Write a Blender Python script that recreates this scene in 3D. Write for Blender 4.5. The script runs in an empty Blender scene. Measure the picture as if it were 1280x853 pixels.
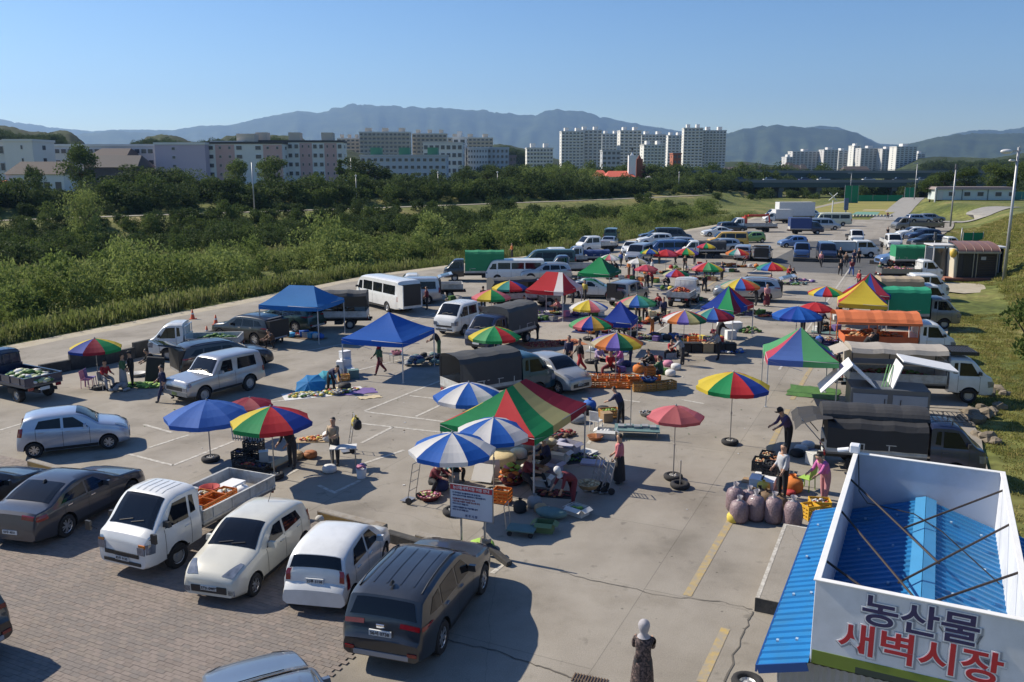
import bpy, bmesh, math, random
from math import sin, cos, pi, radians, sqrt, atan2
from mathutils import Vector, Matrix, noise
R = random.Random(7)
SC = bpy.context.scene
COL = SC.collection
CAM_H, FPX, PITCH = 10.0, 1072.0, radians(11.4)
cd = bpy.data.cameras.new('camera')
cam = bpy.data.objects.new('camera', cd)
COL.objects.link(cam)
cam.location = (0, 0, CAM_H)
cam.rotation_euler = (radians(90) - PITCH, 0, 0)
cd.sensor_width = 36.0
cd.lens = FPX / 1280 * 36
cd.clip_start = 0.1
cd.clip_end = 40000
SC.camera = cam
SUN_EL, SUN_AZ = radians(39), atan2(0.40, -0.916)      # direction TO the sun in the ground plane
w = bpy.data.worlds.new('World'); SC.world = w
w.use_nodes = True
nt = w.node_tree
bg = nt.nodes['Background']
sky = nt.nodes.new('ShaderNodeTexSky')
sky.sky_type = 'NISHITA'
sky.sun_disc = False
sky.sun_elevation = SUN_EL
sky.sun_rotation = pi / 2 - SUN_AZ
sky.altitude = 0
sky.air_density = 1.0
sky.dust_density = 0.25
sky.ozone_density = 4.0
hs_ = nt.nodes.new('ShaderNodeHueSaturation')
hs_.inputs['Saturation'].default_value = 1.2
hs_.inputs['Hue'].default_value = .507
nt.links.new(sky.outputs[0], hs_.inputs['Color'])
nt.links.new(hs_.outputs[0], bg.inputs[0])
bg.inputs[1].default_value = 0.086
sl = bpy.data.lights.new('sun', 'SUN')
sl.energy = 5.0
sl.angle = radians(0.5)
sl.color = (1.0, 0.90, 0.745)
so = bpy.data.objects.new('sun', sl); COL.objects.link(so)
tosun = Vector((cos(SUN_AZ) * cos(SUN_EL), sin(SUN_AZ) * cos(SUN_EL), sin(SUN_EL)))
so.rotation_euler = tosun.to_track_quat('Z', 'Y').to_euler()
so.location = (-30, 10, 60)
SC.view_settings.view_transform = 'Standard'
SC.view_settings.look = 'None'
SC.view_settings.exposure = 0.56
SC.view_settings.gamma = 1
SC.render.engine = 'CYCLES'
SC.cycles.max_bounces = 5
SC.cycles.diffuse_bounces = 2
SC.cycles.glossy_bounces = 2
SC.cycles.transmission_bounces = 3
SC.cycles.transparent_max_bounces = 6
SC.cycles.volume_bounces = 0
SC.cycles.use_denoising = True
SC.cycles.sample_clamp_indirect = 4
def P(px, py, z=0.0):
 "point of the place at height z that the photograph shows at pixel (px, py)"
 u = (px - 640) / FPX; v = -(py - 426.5) / FPX
 dz = v * cos(PITCH) - sin(PITCH); dy = cos(PITCH) + v * sin(PITCH)
 t = (z - CAM_H) / dz
 return Vector((u * t, dy * t, z))
LA = radians(65)                       # long direction of the parking ground
AV = Vector((cos(LA), sin(LA), 0)); BV = Vector((sin(LA), -cos(LA), 0))
def st(s, t, z=0): v = AV * s + BV * t; return Vector((v.x, v.y, z))
def ST(v): return (v.x * AV.x + v.y * AV.y, v.x * BV.x + v.y * BV.y)
def srgb(h):
 h = h.lstrip('#'); c = [int(h[i:i + 2], 16) / 255 for i in (0, 2, 4)]
 return tuple(((x / 12.92) if x <= 0.04045 else ((x + 0.055) / 1.055) ** 2.4) for x in c)
MATS = {}
def M(name, col=(.5, .5, .5), rough=.6, metal=0, var=.12, scale=3, bump=0, bscale=40, trans=0, coat=0, spec=.5, dirt=None, dscale=.6, emit=0, dpos=(.45, .75)):
 "plain procedural material: noise-varied colour, optional bump, translucency, dirt"
 if name in MATS: return MATS[name]
 if isinstance(col, str): col = srgb(col)
 m = bpy.data.materials.new(name); m.use_nodes = True
 n = m.node_tree.nodes; l = m.node_tree.links
 b = n['Principled BSDF']; out = n['Material Output']
 tc = n.new('ShaderNodeTexCoord')
 no = n.new('ShaderNodeTexNoise'); no.inputs['Scale'].default_value = scale; no.inputs['Detail'].default_value = 4
 l.new(tc.outputs['Object'], no.inputs['Vector'])
 mix = n.new('ShaderNodeMix'); mix.data_type = 'RGBA'
 mix.inputs[6].default_value = (*[max(0, c * (1 - var)) for c in col], 1)
 mix.inputs[7].default_value = (*[min(1, c * (1 + var)) for c in col], 1)
 l.new(no.outputs[0], mix.inputs[0])
 last = mix.outputs[2]
 if dirt:
  n2 = n.new('ShaderNodeTexNoise'); n2.inputs['Scale'].default_value = dscale; n2.inputs['Detail'].default_value = 8
  n2.inputs['Roughness'].default_value = .65
  l.new(tc.outputs['Object'], n2.inputs['Vector'])
  cr = n.new('ShaderNodeValToRGB'); cr.color_ramp.elements[0].position, cr.color_ramp.elements[1].position = dpos
  l.new(n2.outputs[0], cr.inputs[0])
  m2 = n.new('ShaderNodeMix'); m2.data_type = 'RGBA'
  l.new(cr.outputs[0], m2.inputs[0]); l.new(last, m2.inputs[6]); m2.inputs[7].default_value = (*dirt, 1)
  last = m2.outputs[2]
 l.new(last, b.inputs['Base Color'])
 b.inputs['Roughness'].default_value = rough; b.inputs['Metallic'].default_value = metal
 b.inputs['Specular IOR Level'].default_value = spec
 if coat: b.inputs['Coat Weight'].default_value = coat; b.inputs['Coat Roughness'].default_value = .04
 if emit:
  l.new(last, b.inputs['Emission Color']); b.inputs['Emission Strength'].default_value = emit
 if bump:
  bn = n.new('ShaderNodeTexNoise'); bn.inputs['Scale'].default_value = bscale; bn.inputs['Detail'].default_value = 6
  l.new(tc.outputs['Object'], bn.inputs['Vector'])
  bp = n.new('ShaderNodeBump'); bp.inputs['Strength'].default_value = bump; bp.inputs['Distance'].default_value = .02
  l.new(bn.outputs[0], bp.inputs['Height']); l.new(bp.outputs[0], b.inputs['Normal'])
 if trans:
  t = n.new('ShaderNodeBsdfTranslucent'); l.new(last, t.inputs[0])
  ms = n.new('ShaderNodeMixShader'); ms.inputs[0].default_value = trans
  l.new(b.outputs[0], ms.inputs[1]); l.new(t.outputs[0], ms.inputs[2]); l.new(ms.outputs[0], out.inputs[0])
 MATS[name] = m
 return m
def link(name, me, mat=None, parent=None, loc=None, rz=None):
 o = bpy.data.objects.new(name, me)
 COL.objects.link(o)
 if mat is not None and me is not None and not me.materials:
  for x in (mat if isinstance(mat, (list, tuple)) else [mat]): me.materials.append(x)
 if parent is not None: o.parent = parent
 if loc is not None: o.location = loc
 if rz is not None: o.rotation_euler[2] = rz
 return o
def tag(o, label=None, cat=None, group=None, kind=None):
 if label: o['label'] = label
 if cat: o['category'] = cat
 if group: o['group'] = group
 if kind: o['kind'] = kind
 return o
def thing(name, label, cat, loc=(0, 0, 0), rz=0, group=None):
 o = bpy.data.objects.new(name, None); COL.objects.link(o)
 o.location = loc; o.rotation_euler = (0, 0, rz); o.empty_display_size = .2
 return tag(o, label, cat, group)
def kids(o): return [c for c in bpy.data.objects if c.parent == o]
class MB:
 "collects faces, builds one mesh"
 def __init__(s): s.v = []; s.f = []; s.m = []; s.mi = 0
 def face(s, pts, mi=None):
  k = len(s.v); s.v += [tuple(p) for p in pts]; s.f.append(tuple(range(k, k + len(pts)))); s.m.append(s.mi if mi is None else mi)
 def box(s, c, d, rz=0, ry=0, rx=0, top=1.0):
  "centre c, full size d, top face scaled by top"
  k = len(s.v); x, y, z = d[0] / 2, d[1] / 2, d[2] / 2
  mt = Matrix.Rotation(rz, 3, 'Z') @ Matrix.Rotation(ry, 3, 'Y') @ Matrix.Rotation(rx, 3, 'X')
  for sz in (-1, 1):
   q = top if sz > 0 else 1
   for sx, sy in ((-1, -1), (1, -1), (1, 1), (-1, 1)):
    p = mt @ Vector((sx * x * q, sy * y * q, sz * z)); s.v.append((p.x + c[0], p.y + c[1], p.z + c[2]))
  for f in ((3, 2, 1, 0), (4, 5, 6, 7), (0, 1, 5, 4), (1, 2, 6, 5), (2, 3, 7, 6), (3, 0, 4, 7)):
   s.f.append(tuple(k + i for i in f)); s.m.append(s.mi)
  return s
 def tube(s, a, b, r, n=6, r2=None, cap=True):
  a = Vector(a); b = Vector(b); d = b - a
  if d.length < 1e-6: return s
  q = d.to_track_quat('Z', 'Y'); r2 = r if r2 is None else r2; k = len(s.v)
  for p, rr in ((a, r), (b, r2)):
   for i in range(n):
    an = 2 * pi * i / n; e = q @ Vector((cos(an) * rr, sin(an) * rr, 0)); s.v.append(tuple(p + e))
  for i in range(n):
   j = (i + 1) % n; s.f.append((k + i, k + j, k + n + j, k + n + i)); s.m.append(s.mi)
  if cap:
   s.f.append(tuple(k + i for i in reversed(range(n)))); s.m.append(s.mi)
   s.f.append(tuple(k + n + i for i in range(n))); s.m.append(s.mi)
  return s
 def lathe(s, c, prof, n=12, cap=False):
  k = len(s.v)
  for r, z in prof:
   for i in range(n):
    an = 2 * pi * i / n; s.v.append((c[0] + cos(an) * r, c[1] + sin(an) * r, c[2] + z))
  for j in range(len(prof) - 1):
   for i in range(n):
    i2 = (i + 1) % n; s.f.append((k + j * n + i, k + j * n + i2, k + (j + 1) * n + i2, k + (j + 1) * n + i)); s.m.append(s.mi)
  if cap:
   s.f.append(tuple(k + i for i in reversed(range(n)))); s.m.append(s.mi)
   q = k + (len(prof) - 1) * n; s.f.append(tuple(q + i for i in range(n))); s.m.append(s.mi)
  return s
 def prism(s, pts, z0, z1):
  k = len(s.v); n = len(pts)
  for z in (z0, z1):
   for p in pts: s.v.append((p[0], p[1], z))
  for i in range(n):
   j = (i + 1) % n; s.f.append((k + i, k + j, k + n + j, k + n + i)); s.m.append(s.mi)
  s.f.append(tuple(k + i for i in reversed(range(n)))); s.m.append(s.mi)
  s.f.append(tuple(k + n + i for i in range(n))); s.m.append(s.mi)
  return s
 def blob(s, c, r, n=6, m=4, jit=.15, rnd=None):
  rnd = rnd or R; k = len(s.v); r = r if hasattr(r, '__len__') else (r, r, r)
  s.v.append((c[0], c[1], c[2] - r[2]))
  for j in range(1, m):
   th = pi * j / m
   for i in range(n):
    an = 2 * pi * i / n; q = 1 + rnd.uniform(-jit, jit)
    s.v.append((c[0] + cos(an) * sin(th) * r[0] * q, c[1] + sin(an) * sin(th) * r[1] * q, c[2] - cos(th) * r[2] * q))
  s.v.append((c[0], c[1], c[2] + r[2])); e = len(s.v) - 1
  for i in range(n):
   i2 = (i + 1) % n
   s.f.append((k, k + 1 + i2, k + 1 + i)); s.m.append(s.mi)
   for j in range(m - 2):
    a = k + 1 + j * n; s.f.append((a + i, a + i2, a + n + i2, a + n + i)); s.m.append(s.mi)
   a = k + 1 + (m - 2) * n; s.f.append((a + i, a + i2, e)); s.m.append(s.mi)
  return s
 def mesh(s, name, smooth=False):
  me = bpy.data.meshes.new(name); me.from_pydata(s.v, [], s.f)
  if any(s.m): me.polygons.foreach_set('material_index', s.m)
  if smooth: me.polygons.foreach_set('use_smooth', [True] * len(s.f))
  me.update(); return me
 def build(s, name, mat, parent=None, loc=None, rz=None, smooth=False, bevel=0):
  o = link(name, s.mesh(name, smooth), mat, parent, loc, rz)
  if bevel:
   b = o.modifiers.new('bevel', 'BEVEL'); b.width = bevel; b.segments = 1; b.limit_method = 'ANGLE'
  return o
def copy_tree(o, parent=None):
 c = o.copy(); COL.objects.link(c)
 if parent is not None: c.parent = parent
 for ch in CH.get(o.name, None) or kids(o): copy_tree(ch, c)
 return c
CH = {}
def evald(o):
 dg = bpy.context.evaluated_depsgraph_get(); dg.update()
 return bpy.data.meshes.new_from_object(o.evaluated_get(dg))
def smooth_angle(me, ang=35):
 me.polygons.foreach_set('use_smooth', [True] * len(me.polygons))
 try: me.set_sharp_from_angle(angle=radians(ang))
 except Exception: pass
# ================================================================ ground
def interp(tab, x):
 if x <= tab[0][0]: return tab[0][1]
 for (a, b), (c, d) in zip(tab, tab[1:]):
  if x <= c: return b + (d - b) * (x - a) / (c - a)
 return tab[-1][1]
LEFT_EDGE = [(-60, -46), (68, -46.2), (85, -42), (95, -38.5), (135, -34.5), (165, -31), (200, -29), (230, -26), (262, -24), (275, -20)]
RIGHT_EDGE = [(-60, 3.4), (25, 3.3), (42, 2.7), (80, 2.2), (140, 3), (165, 6), (192, 7), (206, -1), (230, -4), (300, -8)]
BANK = [(-400, -60), (-190, 35), (-110, 100), (-66, 143), (-28, 173), (25, 222), (62, 262), (110, 330), (190, 420), (300, 520), (500, 700)]
def smooth(a, b, x):
 x = max(0, min(1, (x - a) / (b - a))); return x * x * (3 - 2 * x)
def bank_dist(x, y):
 "signed distance behind the far river bank"
 best = 1e9; sg = 1
 for (ax, ay), (bx, by) in zip(BANK, BANK[1:]):
  dx, dy = bx - ax, by - ay; L = dx * dx + dy * dy
  q = max(0, min(1, ((x - ax) * dx + (y - ay) * dy) / L))
  ex, ey = x - ax - q * dx, y - ay - q * dy; d = ex * ex + ey * ey
  if d < best: best = d; sg = 1 if dx * ey - dy * ex > 0 else -1
 return sg * sqrt(best)
def ns(x, y, f, o=0): return noise.noise(Vector((x * f, y * f, o)))
def height(x, y):
 s = x * AV.x + y * AV.y; t = x * BV.x + y * BV.y
 L = interp(LEFT_EDGE, s); Rr = interp(RIGHT_EDGE, s)
 if y > 560 or y < -80:
  return 0.0
 if L <= t <= Rr and s < 300: return -.12
 if t < L:
  d = L - t; h = -.1 - 1.1 * smooth(1, 6, d) + .5 * smooth(9, 13, d) + .35 * ns(x, y, .05)
  h -= .4 * smooth(4.5, 6, d) * (1 - smooth(7, 9, d))
  bd = bank_dist(x, y)
  if bd > -14: h = h + (2 - h) * smooth(-14, -1, bd)
  if bd > 4: h = 2 + 1.6 * smooth(5, 14, bd)
  if bd > 30: h += 5 * smooth(150, 400, bd)
 else:
  d = t - Rr
  crest = 6.2
  h = -.1 + crest * smooth(2.5, 19, d) + (.12 * ns(x, y, .25) if d > 2 else 0)
  if s > 150:                       # lower levee beyond the ramp
   k = smooth(150, 175, s); h = h * (1 - k) + k * (-.1 + 2.6 * smooth(1, 10, d) + 2 * smooth(26, 60, d))
 if s > 255: h *= 1 - smooth(255, 300, s) * (1 if bank_dist(x, y) < 4 else 0)
 h *= 1 - smooth(420, 560, y)
 return h
def ground_mat(name, cols, scale, bump=.3, fine=60, rough=.9, var2=.15):
 "soil or paving: three tones by large noise, speckle and cracks by fine noise"
 m = bpy.data.materials.new(name); m.use_nodes = True
 n = m.node_tree.nodes; l = m.node_tree.links; b = n['Principled BSDF']
 g = n.new('ShaderNodeNewGeometry')
 a = n.new('ShaderNodeTexNoise'); a.inputs['Scale'].default_value = scale; a.inputs['Detail'].default_value = 9; a.inputs['Roughness'].default_value = .62
 l.new(g.outputs['Position'], a.inputs['Vector'])
 r = n.new('ShaderNodeValToRGB'); l.new(a.outputs[0], r.inputs[0])
 e = r.color_ramp.elements; e[0].position = .32; e[0].color = (*cols[0], 1); e[1].position = .68; e[1].color = (*cols[-1], 1)
 for i, c in enumerate(cols[1:-1]): q = e.new(.32 + .36 * (i + 1) / (len(cols) - 1)); q.color = (*c, 1)
 f = n.new('ShaderNodeTexNoise'); f.inputs['Scale'].default_value = fine; f.inputs['Detail'].default_value = 3
 l.new(g.outputs['Position'], f.inputs['Vector'])
 mr = n.new('ShaderNodeMapRange'); mr.inputs[3].default_value = 1 - var2; mr.inputs[4].default_value = 1 + var2
 mr.inputs[1].default_value = .3; mr.inputs[2].default_value = .7
 l.new(f.outputs[0], mr.inputs[0])
 mu = n.new('ShaderNodeVectorMath'); mu.operation = 'SCALE'; l.new(r.outputs[0], mu.inputs[0]); l.new(mr.outputs[0], mu.inputs['Scale'])
 l.new(mu.outputs[0], b.inputs['Base Color']); b.inputs['Roughness'].default_value = rough
 b.inputs['Specular IOR Level'].default_value = .25
 bp = n.new('ShaderNodeBump'); bp.inputs['Strength'].default_value = bump; bp.inputs['Distance'].default_value = .03
 l.new(f.outputs[0], bp.inputs['Height']); l.new(bp.outputs[0], b.inputs['Normal'])
 m['last'] = 'x'; MATS[name] = m
 return m, mu, b, g
def steps(segs):
 out = []
 for a, b, d in segs:
  n = max(1, round((b - a) / d)); out += [a + (b - a) * i / n for i in range(n)]
 out.append(segs[-1][1]); return out
xs = steps([(-9000, -2000, 1200), (-2000, -400, 160), (-400, -120, 10), (-120, 120, 1.6), (120, 320, 5), (320, 800, 40), (800, 2000, 150), (2000, 9000, 1200)])
ys = steps([(-300, -20, 20), (-20, 10, 3), (10, 240, 1.7), (240, 560, 7), (560, 2000, 90), (2000, 12000, 1000)])
vv = []; nx = len(xs)
for y in ys:
 for x in xs: vv.append((x, y, height(x, y)))
ff = [(j * nx + i, j * nx + i + 1, (j + 1) * nx + i + 1, (j + 1) * nx + i) for j in range(len(ys) - 1) for i in range(nx - 1)]
me = bpy.data.meshes.new('ground'); me.from_pydata(vv, [], ff)
me.polygons.foreach_set('use_smooth', [True] * len(ff))
GR, _, _, _ = ground_mat('meadow', [(.055, .072, .018), (.095, .115, .028), (.15, .155, .045), (.24, .19, .085)], .09, .6, 1.6, .95, .4)
tag(link('ground', me, GR), kind='structure')
def sheet(name, pts, mat, z, zf=None, cell=None):
 mb = MB()
 mb.face([(p[0], p[1], z) for p in pts]); o = mb.build(name, mat)
 bm = bmesh.new(); bm.from_mesh(o.data); bmesh.ops.triangulate(bm, faces=bm.faces[:]); bmesh.ops.recalc_face_normals(bm, faces=bm.faces[:])
 for f in bm.faces:
  if f.normal.z < 0: f.normal_flip()
 bm.to_mesh(o.data); bm.free()
 return tag(o, kind='structure')
CON, cmu, cb, cg = ground_mat('worn_concrete', [(.20, .181, .152), (.262, .238, .202), (.300, .275, .236), (.24, .217, .18)], .30, .22, 38, .88, .15)
n = CON.node_tree.nodes; l = CON.node_tree.links
rot = n.new('ShaderNodeVectorRotate'); rot.rotation_type = 'Z_AXIS'; rot.inputs['Angle'].default_value = -LA
l.new(cg.outputs['Position'], rot.inputs[0])
mp = n.new('ShaderNodeVectorMath'); mp.operation = 'MULTIPLY'; mp.inputs[1].default_value = (.16, .9, 1); l.new(rot.outputs[0], mp.inputs[0])
wn = n.new('ShaderNodeTexNoise'); wn.inputs['Scale'].default_value = .55; wn.inputs['Detail'].default_value = 5; l.new(mp.outputs[0], wn.inputs[0])
wr = n.new('ShaderNodeMapRange'); wr.inputs[1].default_value = .35; wr.inputs[2].default_value = .7; wr.inputs[3].default_value = .93; wr.inputs[4].default_value = 1.08; l.new(wn.outputs[0], wr.inputs[0])
sp = n.new('ShaderNodeTexVoronoi'); sp.inputs['Scale'].default_value = 1.3; l.new(cg.outputs['Position'], sp.inputs['Vector'])
sr = n.new('ShaderNodeMapRange'); sr.inputs[1].default_value = .02; sr.inputs[2].default_value = .055; sr.inputs[3].default_value = .45; sr.inputs[4].default_value = 1; l.new(sp.outputs['Distance'], sr.inputs[0])
vw = n.new('ShaderNodeTexNoise'); vw.inputs['Scale'].default_value = .7; vw.inputs['Detail'].default_value = 6; l.new(cg.outputs['Position'], vw.inputs['Vector'])
va = n.new('ShaderNodeMix'); va.data_type = 'RGBA'; va.inputs[0].default_value = .35; l.new(cg.outputs['Position'], va.inputs[6]); l.new(vw.outputs['Color'], va.inputs[7])
vc = n.new('ShaderNodeTexVoronoi'); vc.feature = 'DISTANCE_TO_EDGE'; vc.inputs['Scale'].default_value = .22; l.new(va.outputs[2], vc.inputs['Vector'])
cr = n.new('ShaderNodeMapRange'); cr.inputs[1].default_value = 0; cr.inputs[2].default_value = .0018; cr.inputs[3].default_value = .78; cr.inputs[4].default_value = 1; l.new(vc.outputs['Distance'], cr.inputs[0])
st1 = n.new('ShaderNodeTexNoise'); st1.inputs['Scale'].default_value = 2.1; st1.inputs['Detail'].default_value = 3; l.new(cg.outputs['Position'], st1.inputs['Vector'])
st2 = n.new('ShaderNodeMapRange'); st2.inputs[1].default_value = .64; st2.inputs[2].default_value = .74; st2.inputs[3].default_value = 1; st2.inputs[4].default_value = .70; l.new(st1.outputs[0], st2.inputs[0])
bk = n.new('ShaderNodeTexBrick'); l.new(rot.outputs[0], bk.inputs['Vector'])
for k_, v_ in (('Scale', 1), ('Mortar Size', .012), ('Brick Width', 7.5), ('Row Height', 5.2), ('Mortar Smooth', .2)): bk.inputs[k_].default_value = v_
bk.inputs['Color1'].default_value = (.90, .90, .90, 1); bk.inputs['Color2'].default_value = (1.06, 1.06, 1.06, 1); bk.inputs['Mortar'].default_value = (.66, .66, .66, 1)
bb = n.new('ShaderNodeRGBToBW'); l.new(bk.outputs['Color'], bb.inputs[0])
prev = cmu
for q in (wr, sr, cr, st2, bb):
 k = n.new('ShaderNodeVectorMath'); k.operation = 'SCALE'; l.new(prev.outputs[0], k.inputs[0]); l.new(q.outputs[0], k.inputs['Scale']); prev = k
l.new(prev.outputs[0], cb.inputs['Base Color'])
lot = [st(s, interp(LEFT_EDGE, s) + .15 * ns(s, 0, .4)) for s in range(-40, 252, 2)] + [st(s, interp(RIGHT_EDGE, s) + .25 * ns(s, 5, .35)) for s in range(250, -42, -2)]
sheet('parking_ground', [p for p in lot if ST(p)[0] < 186], CON, 0)
ASP, _, _, _ = ground_mat('asphalt', [(.075, .078, .082), (.10, .102, .105), (.085, .087, .09)], .3, .3, 60, .9, .15)
sheet('asphalt_patch', [P(940, 338), P(1010, 302), P(1105, 299), P(1100, 345)], ASP, .004)
EARTH, _, _, _ = ground_mat('dry_earth', [(.30, .26, .19), (.40, .36, .28), (.34, .29, .21)], .8, .4, 30, .95, .2)
sheet('earth_verge', [st(s, interp(LEFT_EDGE, s) + .9 + .5 * ns(s, 0, .3)) for s in range(0, 186, 2)] + [st(s, interp(LEFT_EDGE, s) - .5) for s in range(184, -2, -2)], EARTH, .004)
sheet('gravel_apron', [P(1165, 352), P(1262, 357), P(1258, 364), P(1205, 367), P(1160, 362)], EARTH, .004)
WHT = M('road_paint_white', (.50, .48, .43), .8, var=.2, scale=6, dirt=(.27, .245, .205), dscale=7, dpos=(.42, .66))
YEL = M('road_paint_yellow', (.42, .30, .10), .8, var=.2, scale=6, dirt=(.28, .25, .20), dscale=5, dpos=(.34, .60))
def stripe(a, b, wd=.12, mat=WHT, name='parking_line', z=.008):
 a = Vector(a); b = Vector(b); d = (b - a).normalized(); q = Vector((-d.y, d.x, 0)) * wd / 2
 mb = MB(); mb.face([(p.x, p.y, z) for p in (a - q, b - q, b + q, a + q)])
 return mb
wl = MB(); yl = MB()
def addm(dst, src):
 k = len(dst.v); dst.v += src.v; dst.f += [tuple(i + k for i in f) for f in src.f]; dst.m += src.m
def wline(p, q, wd=.13): addm(wl, stripe(P(*p), P(*q), wd))
def yline(p, q, wd=.2): addm(yl, stripe(P(*p), P(*q), wd))
for p, q in (((161, 568), (216, 582)), ((216, 582), (292, 552)), ((186, 560), (236, 544)), ((180, 531), (215, 541)),
 ((456, 514), (556, 474)), ((456, 515), (600, 533)), ((444, 529), (592, 545)), ((520, 521), (552, 506)), ((452, 554), (491, 534)),
 ((512, 495), (556, 500)), ((0, 538), (60, 520)), ((124, 478), (165, 485)), ((340, 503), (372, 498)),
 ((372, 568), (300, 590)), ((372, 587), (355, 596)), ((420, 615), (450, 601)), ((398, 607), (420, 617)), ((445, 583), (505, 563)),
 ((0, 703), (145, 741)), ((30, 717), (46, 701)), ((104, 733), (128, 717)), ((615, 717), (636, 700)), ((372, 441), (470, 423)),
 ((420, 470), (540, 440)), ((700, 505), (752, 512)), ((735, 555), (760, 520)), ((852, 500), (880, 505)),
 ((778, 500), (800, 503))):
 wline(p, q)
for p, q in (((859, 745), (916, 646)), ((876, 853), (907, 786)), ((960, 565), (985, 512)), ((990, 500), (1020, 450))):
 yline(p, q)
for i in range(5):
 a = P(862 + i * 27 + 20, 350 - 6); b = P(862 + i * 27 - 12, 366 - 4); addm(yl, stripe(a, b, .22))
for s0, t0, t1 in ((58, -30, -24), (61, -30, -24), (64, -12, -6), (70, -12, -6), (76, -12, -6), (82, -12, -6), (88, -12, -6)):
 addm(wl, stripe(st(s0, t0), st(s0, t1), .12))
for s0 in (48, 50.6, 53.2, 55.8):
 addm(wl, stripe(st(s0, -14), st(s0, -9), .12))
for t0 in (-30, -14, -5.6):
 addm(wl, stripe(st(44, t0), st(95, t0), .12))
addm(wl, stripe(P(975, 655), P(1000, 600), .16))
tag(wl.build('parking_lines', WHT), kind='structure')
tag(yl.build('yellow_lines', YEL), kind='structure')
ck = MB()
def crack(pts, wd=.035):
 for (a, b) in zip(pts, pts[1:]):
  A = P(*a); B = P(*b); n_ = 6; prev = A
  for i in range(1, n_ + 1):
   q = A.lerp(B, i / n_) + (Vector((R.uniform(-.05, .05), R.uniform(-.05, .05), 0)) if i < n_ else Vector((0, 0, 0)))
   addm(ck, stripe(prev, q, wd * R.uniform(.5, 1.3), z=.013)); prev = q
crack([(560, 800), (610, 812), (663, 829), (700, 842), (740, 856)]); crack([(905, 853), (930, 790), (941, 765)]); crack([(700, 715), (760, 730), (830, 745), (900, 752), (940, 762)], .02)
tag(ck.build('ground_cracks', M('crack_dark', (.11, .10, .085), .95)), kind='structure')
def in_pavers(x, y):
 s, t = ST(Vector((x, y, 0))); tq = ST(P(590, 705))[1]
 if s > ST(Vector((-3.63, 22.4, 0)))[0] - .15 or t > tq - .2: return False
 return not (y > 15.4 + (0.35 - x) * .45 and x > -1.6)
BR = [M('paver_%d' % i, c, .9, var=.2, scale=9, bump=.3, bscale=30) for i, c in enumerate([(.185, .155, .135), (.215, .18, .157), (.178, .156, .14), (.205, .175, .15)])]
brick_me = []
for i in range(4):
 mb = MB(); mb.box((0, 0, .012), (.221, .111, .024), top=.97); brick_me.append(mb.mesh('brick')); brick_me[-1].materials.append(BR[i])
cells = []; s = 5.0; srow = 0
while s < 27:
 t = -34 + (.1125 if srow % 2 else 0)
 while t < -4:
  p = st(s, t)
  if p.y > 11.5 and -.68 < p.x / p.y < .16 and in_pavers(p.x, p.y): cells.append((p.x, p.y, s, t))
  t += .225
 s += .115; srow += 1
front = [c for c in cells if 13.3 < c[1] < 17.5 and -7.2 < c[0] < -2.4]
front.sort(key=lambda c: c[0] ** 2 + c[1] ** 2); front = front[:298]; fs = set(id(c) for c in front)
pv = MB()
for c in cells:
 if id(c) in fs: continue
 pv.mi = R.randrange(4) if R.random() < .5 else int(2 + 2 * ns(c[0], c[1], .5)) % 4; x, y = c[0], c[1]; h = .022 + R.uniform(-.002, .003)
 a = AV * .0545; b = BV * .109; q = [Vector((x, y, 0)) + b * sx + a * sy for sx, sy in ((-1, -1), (1, -1), (1, 1), (-1, 1))]
 k = len(pv.v); pv.v += [(v.x, v.y, .002) for v in q] + [(v.x, v.y, h) for v in q]
 for f in ((4, 5, 6, 7), (0, 1, 5, 4), (1, 2, 6, 5), (2, 3, 7, 6), (3, 0, 4, 7)): pv.f.append(tuple(k + i for i in f)); pv.m.append(pv.mi)
sand = M('joint_sand', (.13, .115, .095), .95)
hull = MB(); rows = {}
for c in cells: rows.setdefault(round(c[2], 3), []).append(c[3])
for s_, ts in rows.items():
 a, b = min(ts) - .11, max(ts) + .11
 hull.face([st(s_ - .0575, a, .004), st(s_ - .0575, b, .004), st(s_ + .0575, b, .004), st(s_ + .0575, a, .004)])
pav = tag(hull.build('paver_ground', sand), kind='structure')
tag(pv.build('paving', BR, pav), kind='stuff')
for c in front:
 o = link('brick', brick_me[R.randrange(4)], None, pav, (c[0], c[1], R.uniform(-.002, .003)), LA - pi / 2)
WAT = M('stream_water', (.02, .03, .025), .08, var=.2, scale=.4, bump=.05, bscale=3)
wv = MB()
ss = list(range(-40, 190, 4))
for a, b in zip(ss, ss[1:]):
 la, lb = interp(LEFT_EDGE, a), interp(LEFT_EDGE, b)
 wv.face([st(a, la - 11, -1.22), st(a, la - 4.2, -1.22), st(b, lb - 4.2, -1.22), st(b, lb - 11, -1.22)])
tag(wv.build('stream', WAT), kind='structure')
def ribbon(name, pts, wd, mat, dz=.06, sub=12):
 mb = MB(); L = []
 for a, b in zip(pts, pts[1:]):
  for i in range(sub): L.append((Vector(a).lerp(Vector(b), i / sub)))
 L.append(Vector(pts[-1])); rows = []
 for i, p in enumerate(L):
  d = (L[min(i + 1, len(L) - 1)] - L[max(i - 1, 0)]).normalized(); q = Vector((-d.y, d.x)) * wd / 2
  row = [p + q * k for k in (-1, -.33, .33, 1)]; zz = max(height(r.x, r.y) for r in row) + dz
  rows.append([(r.x, r.y, zz) for r in row])
 for a, b in zip(rows, rows[1:]):
  for i in range(3): mb.face([a[i], a[i + 1], b[i + 1], b[i]][::-1])
 return tag(mb.build(name, mat, smooth=True), kind='structure')
PATH, _, _, _ = ground_mat('path_dirt', [(.22, .20, .16), (.30, .28, .23), (.26, .23, .18)], .3, .3, 20, .95, .1)
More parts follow.
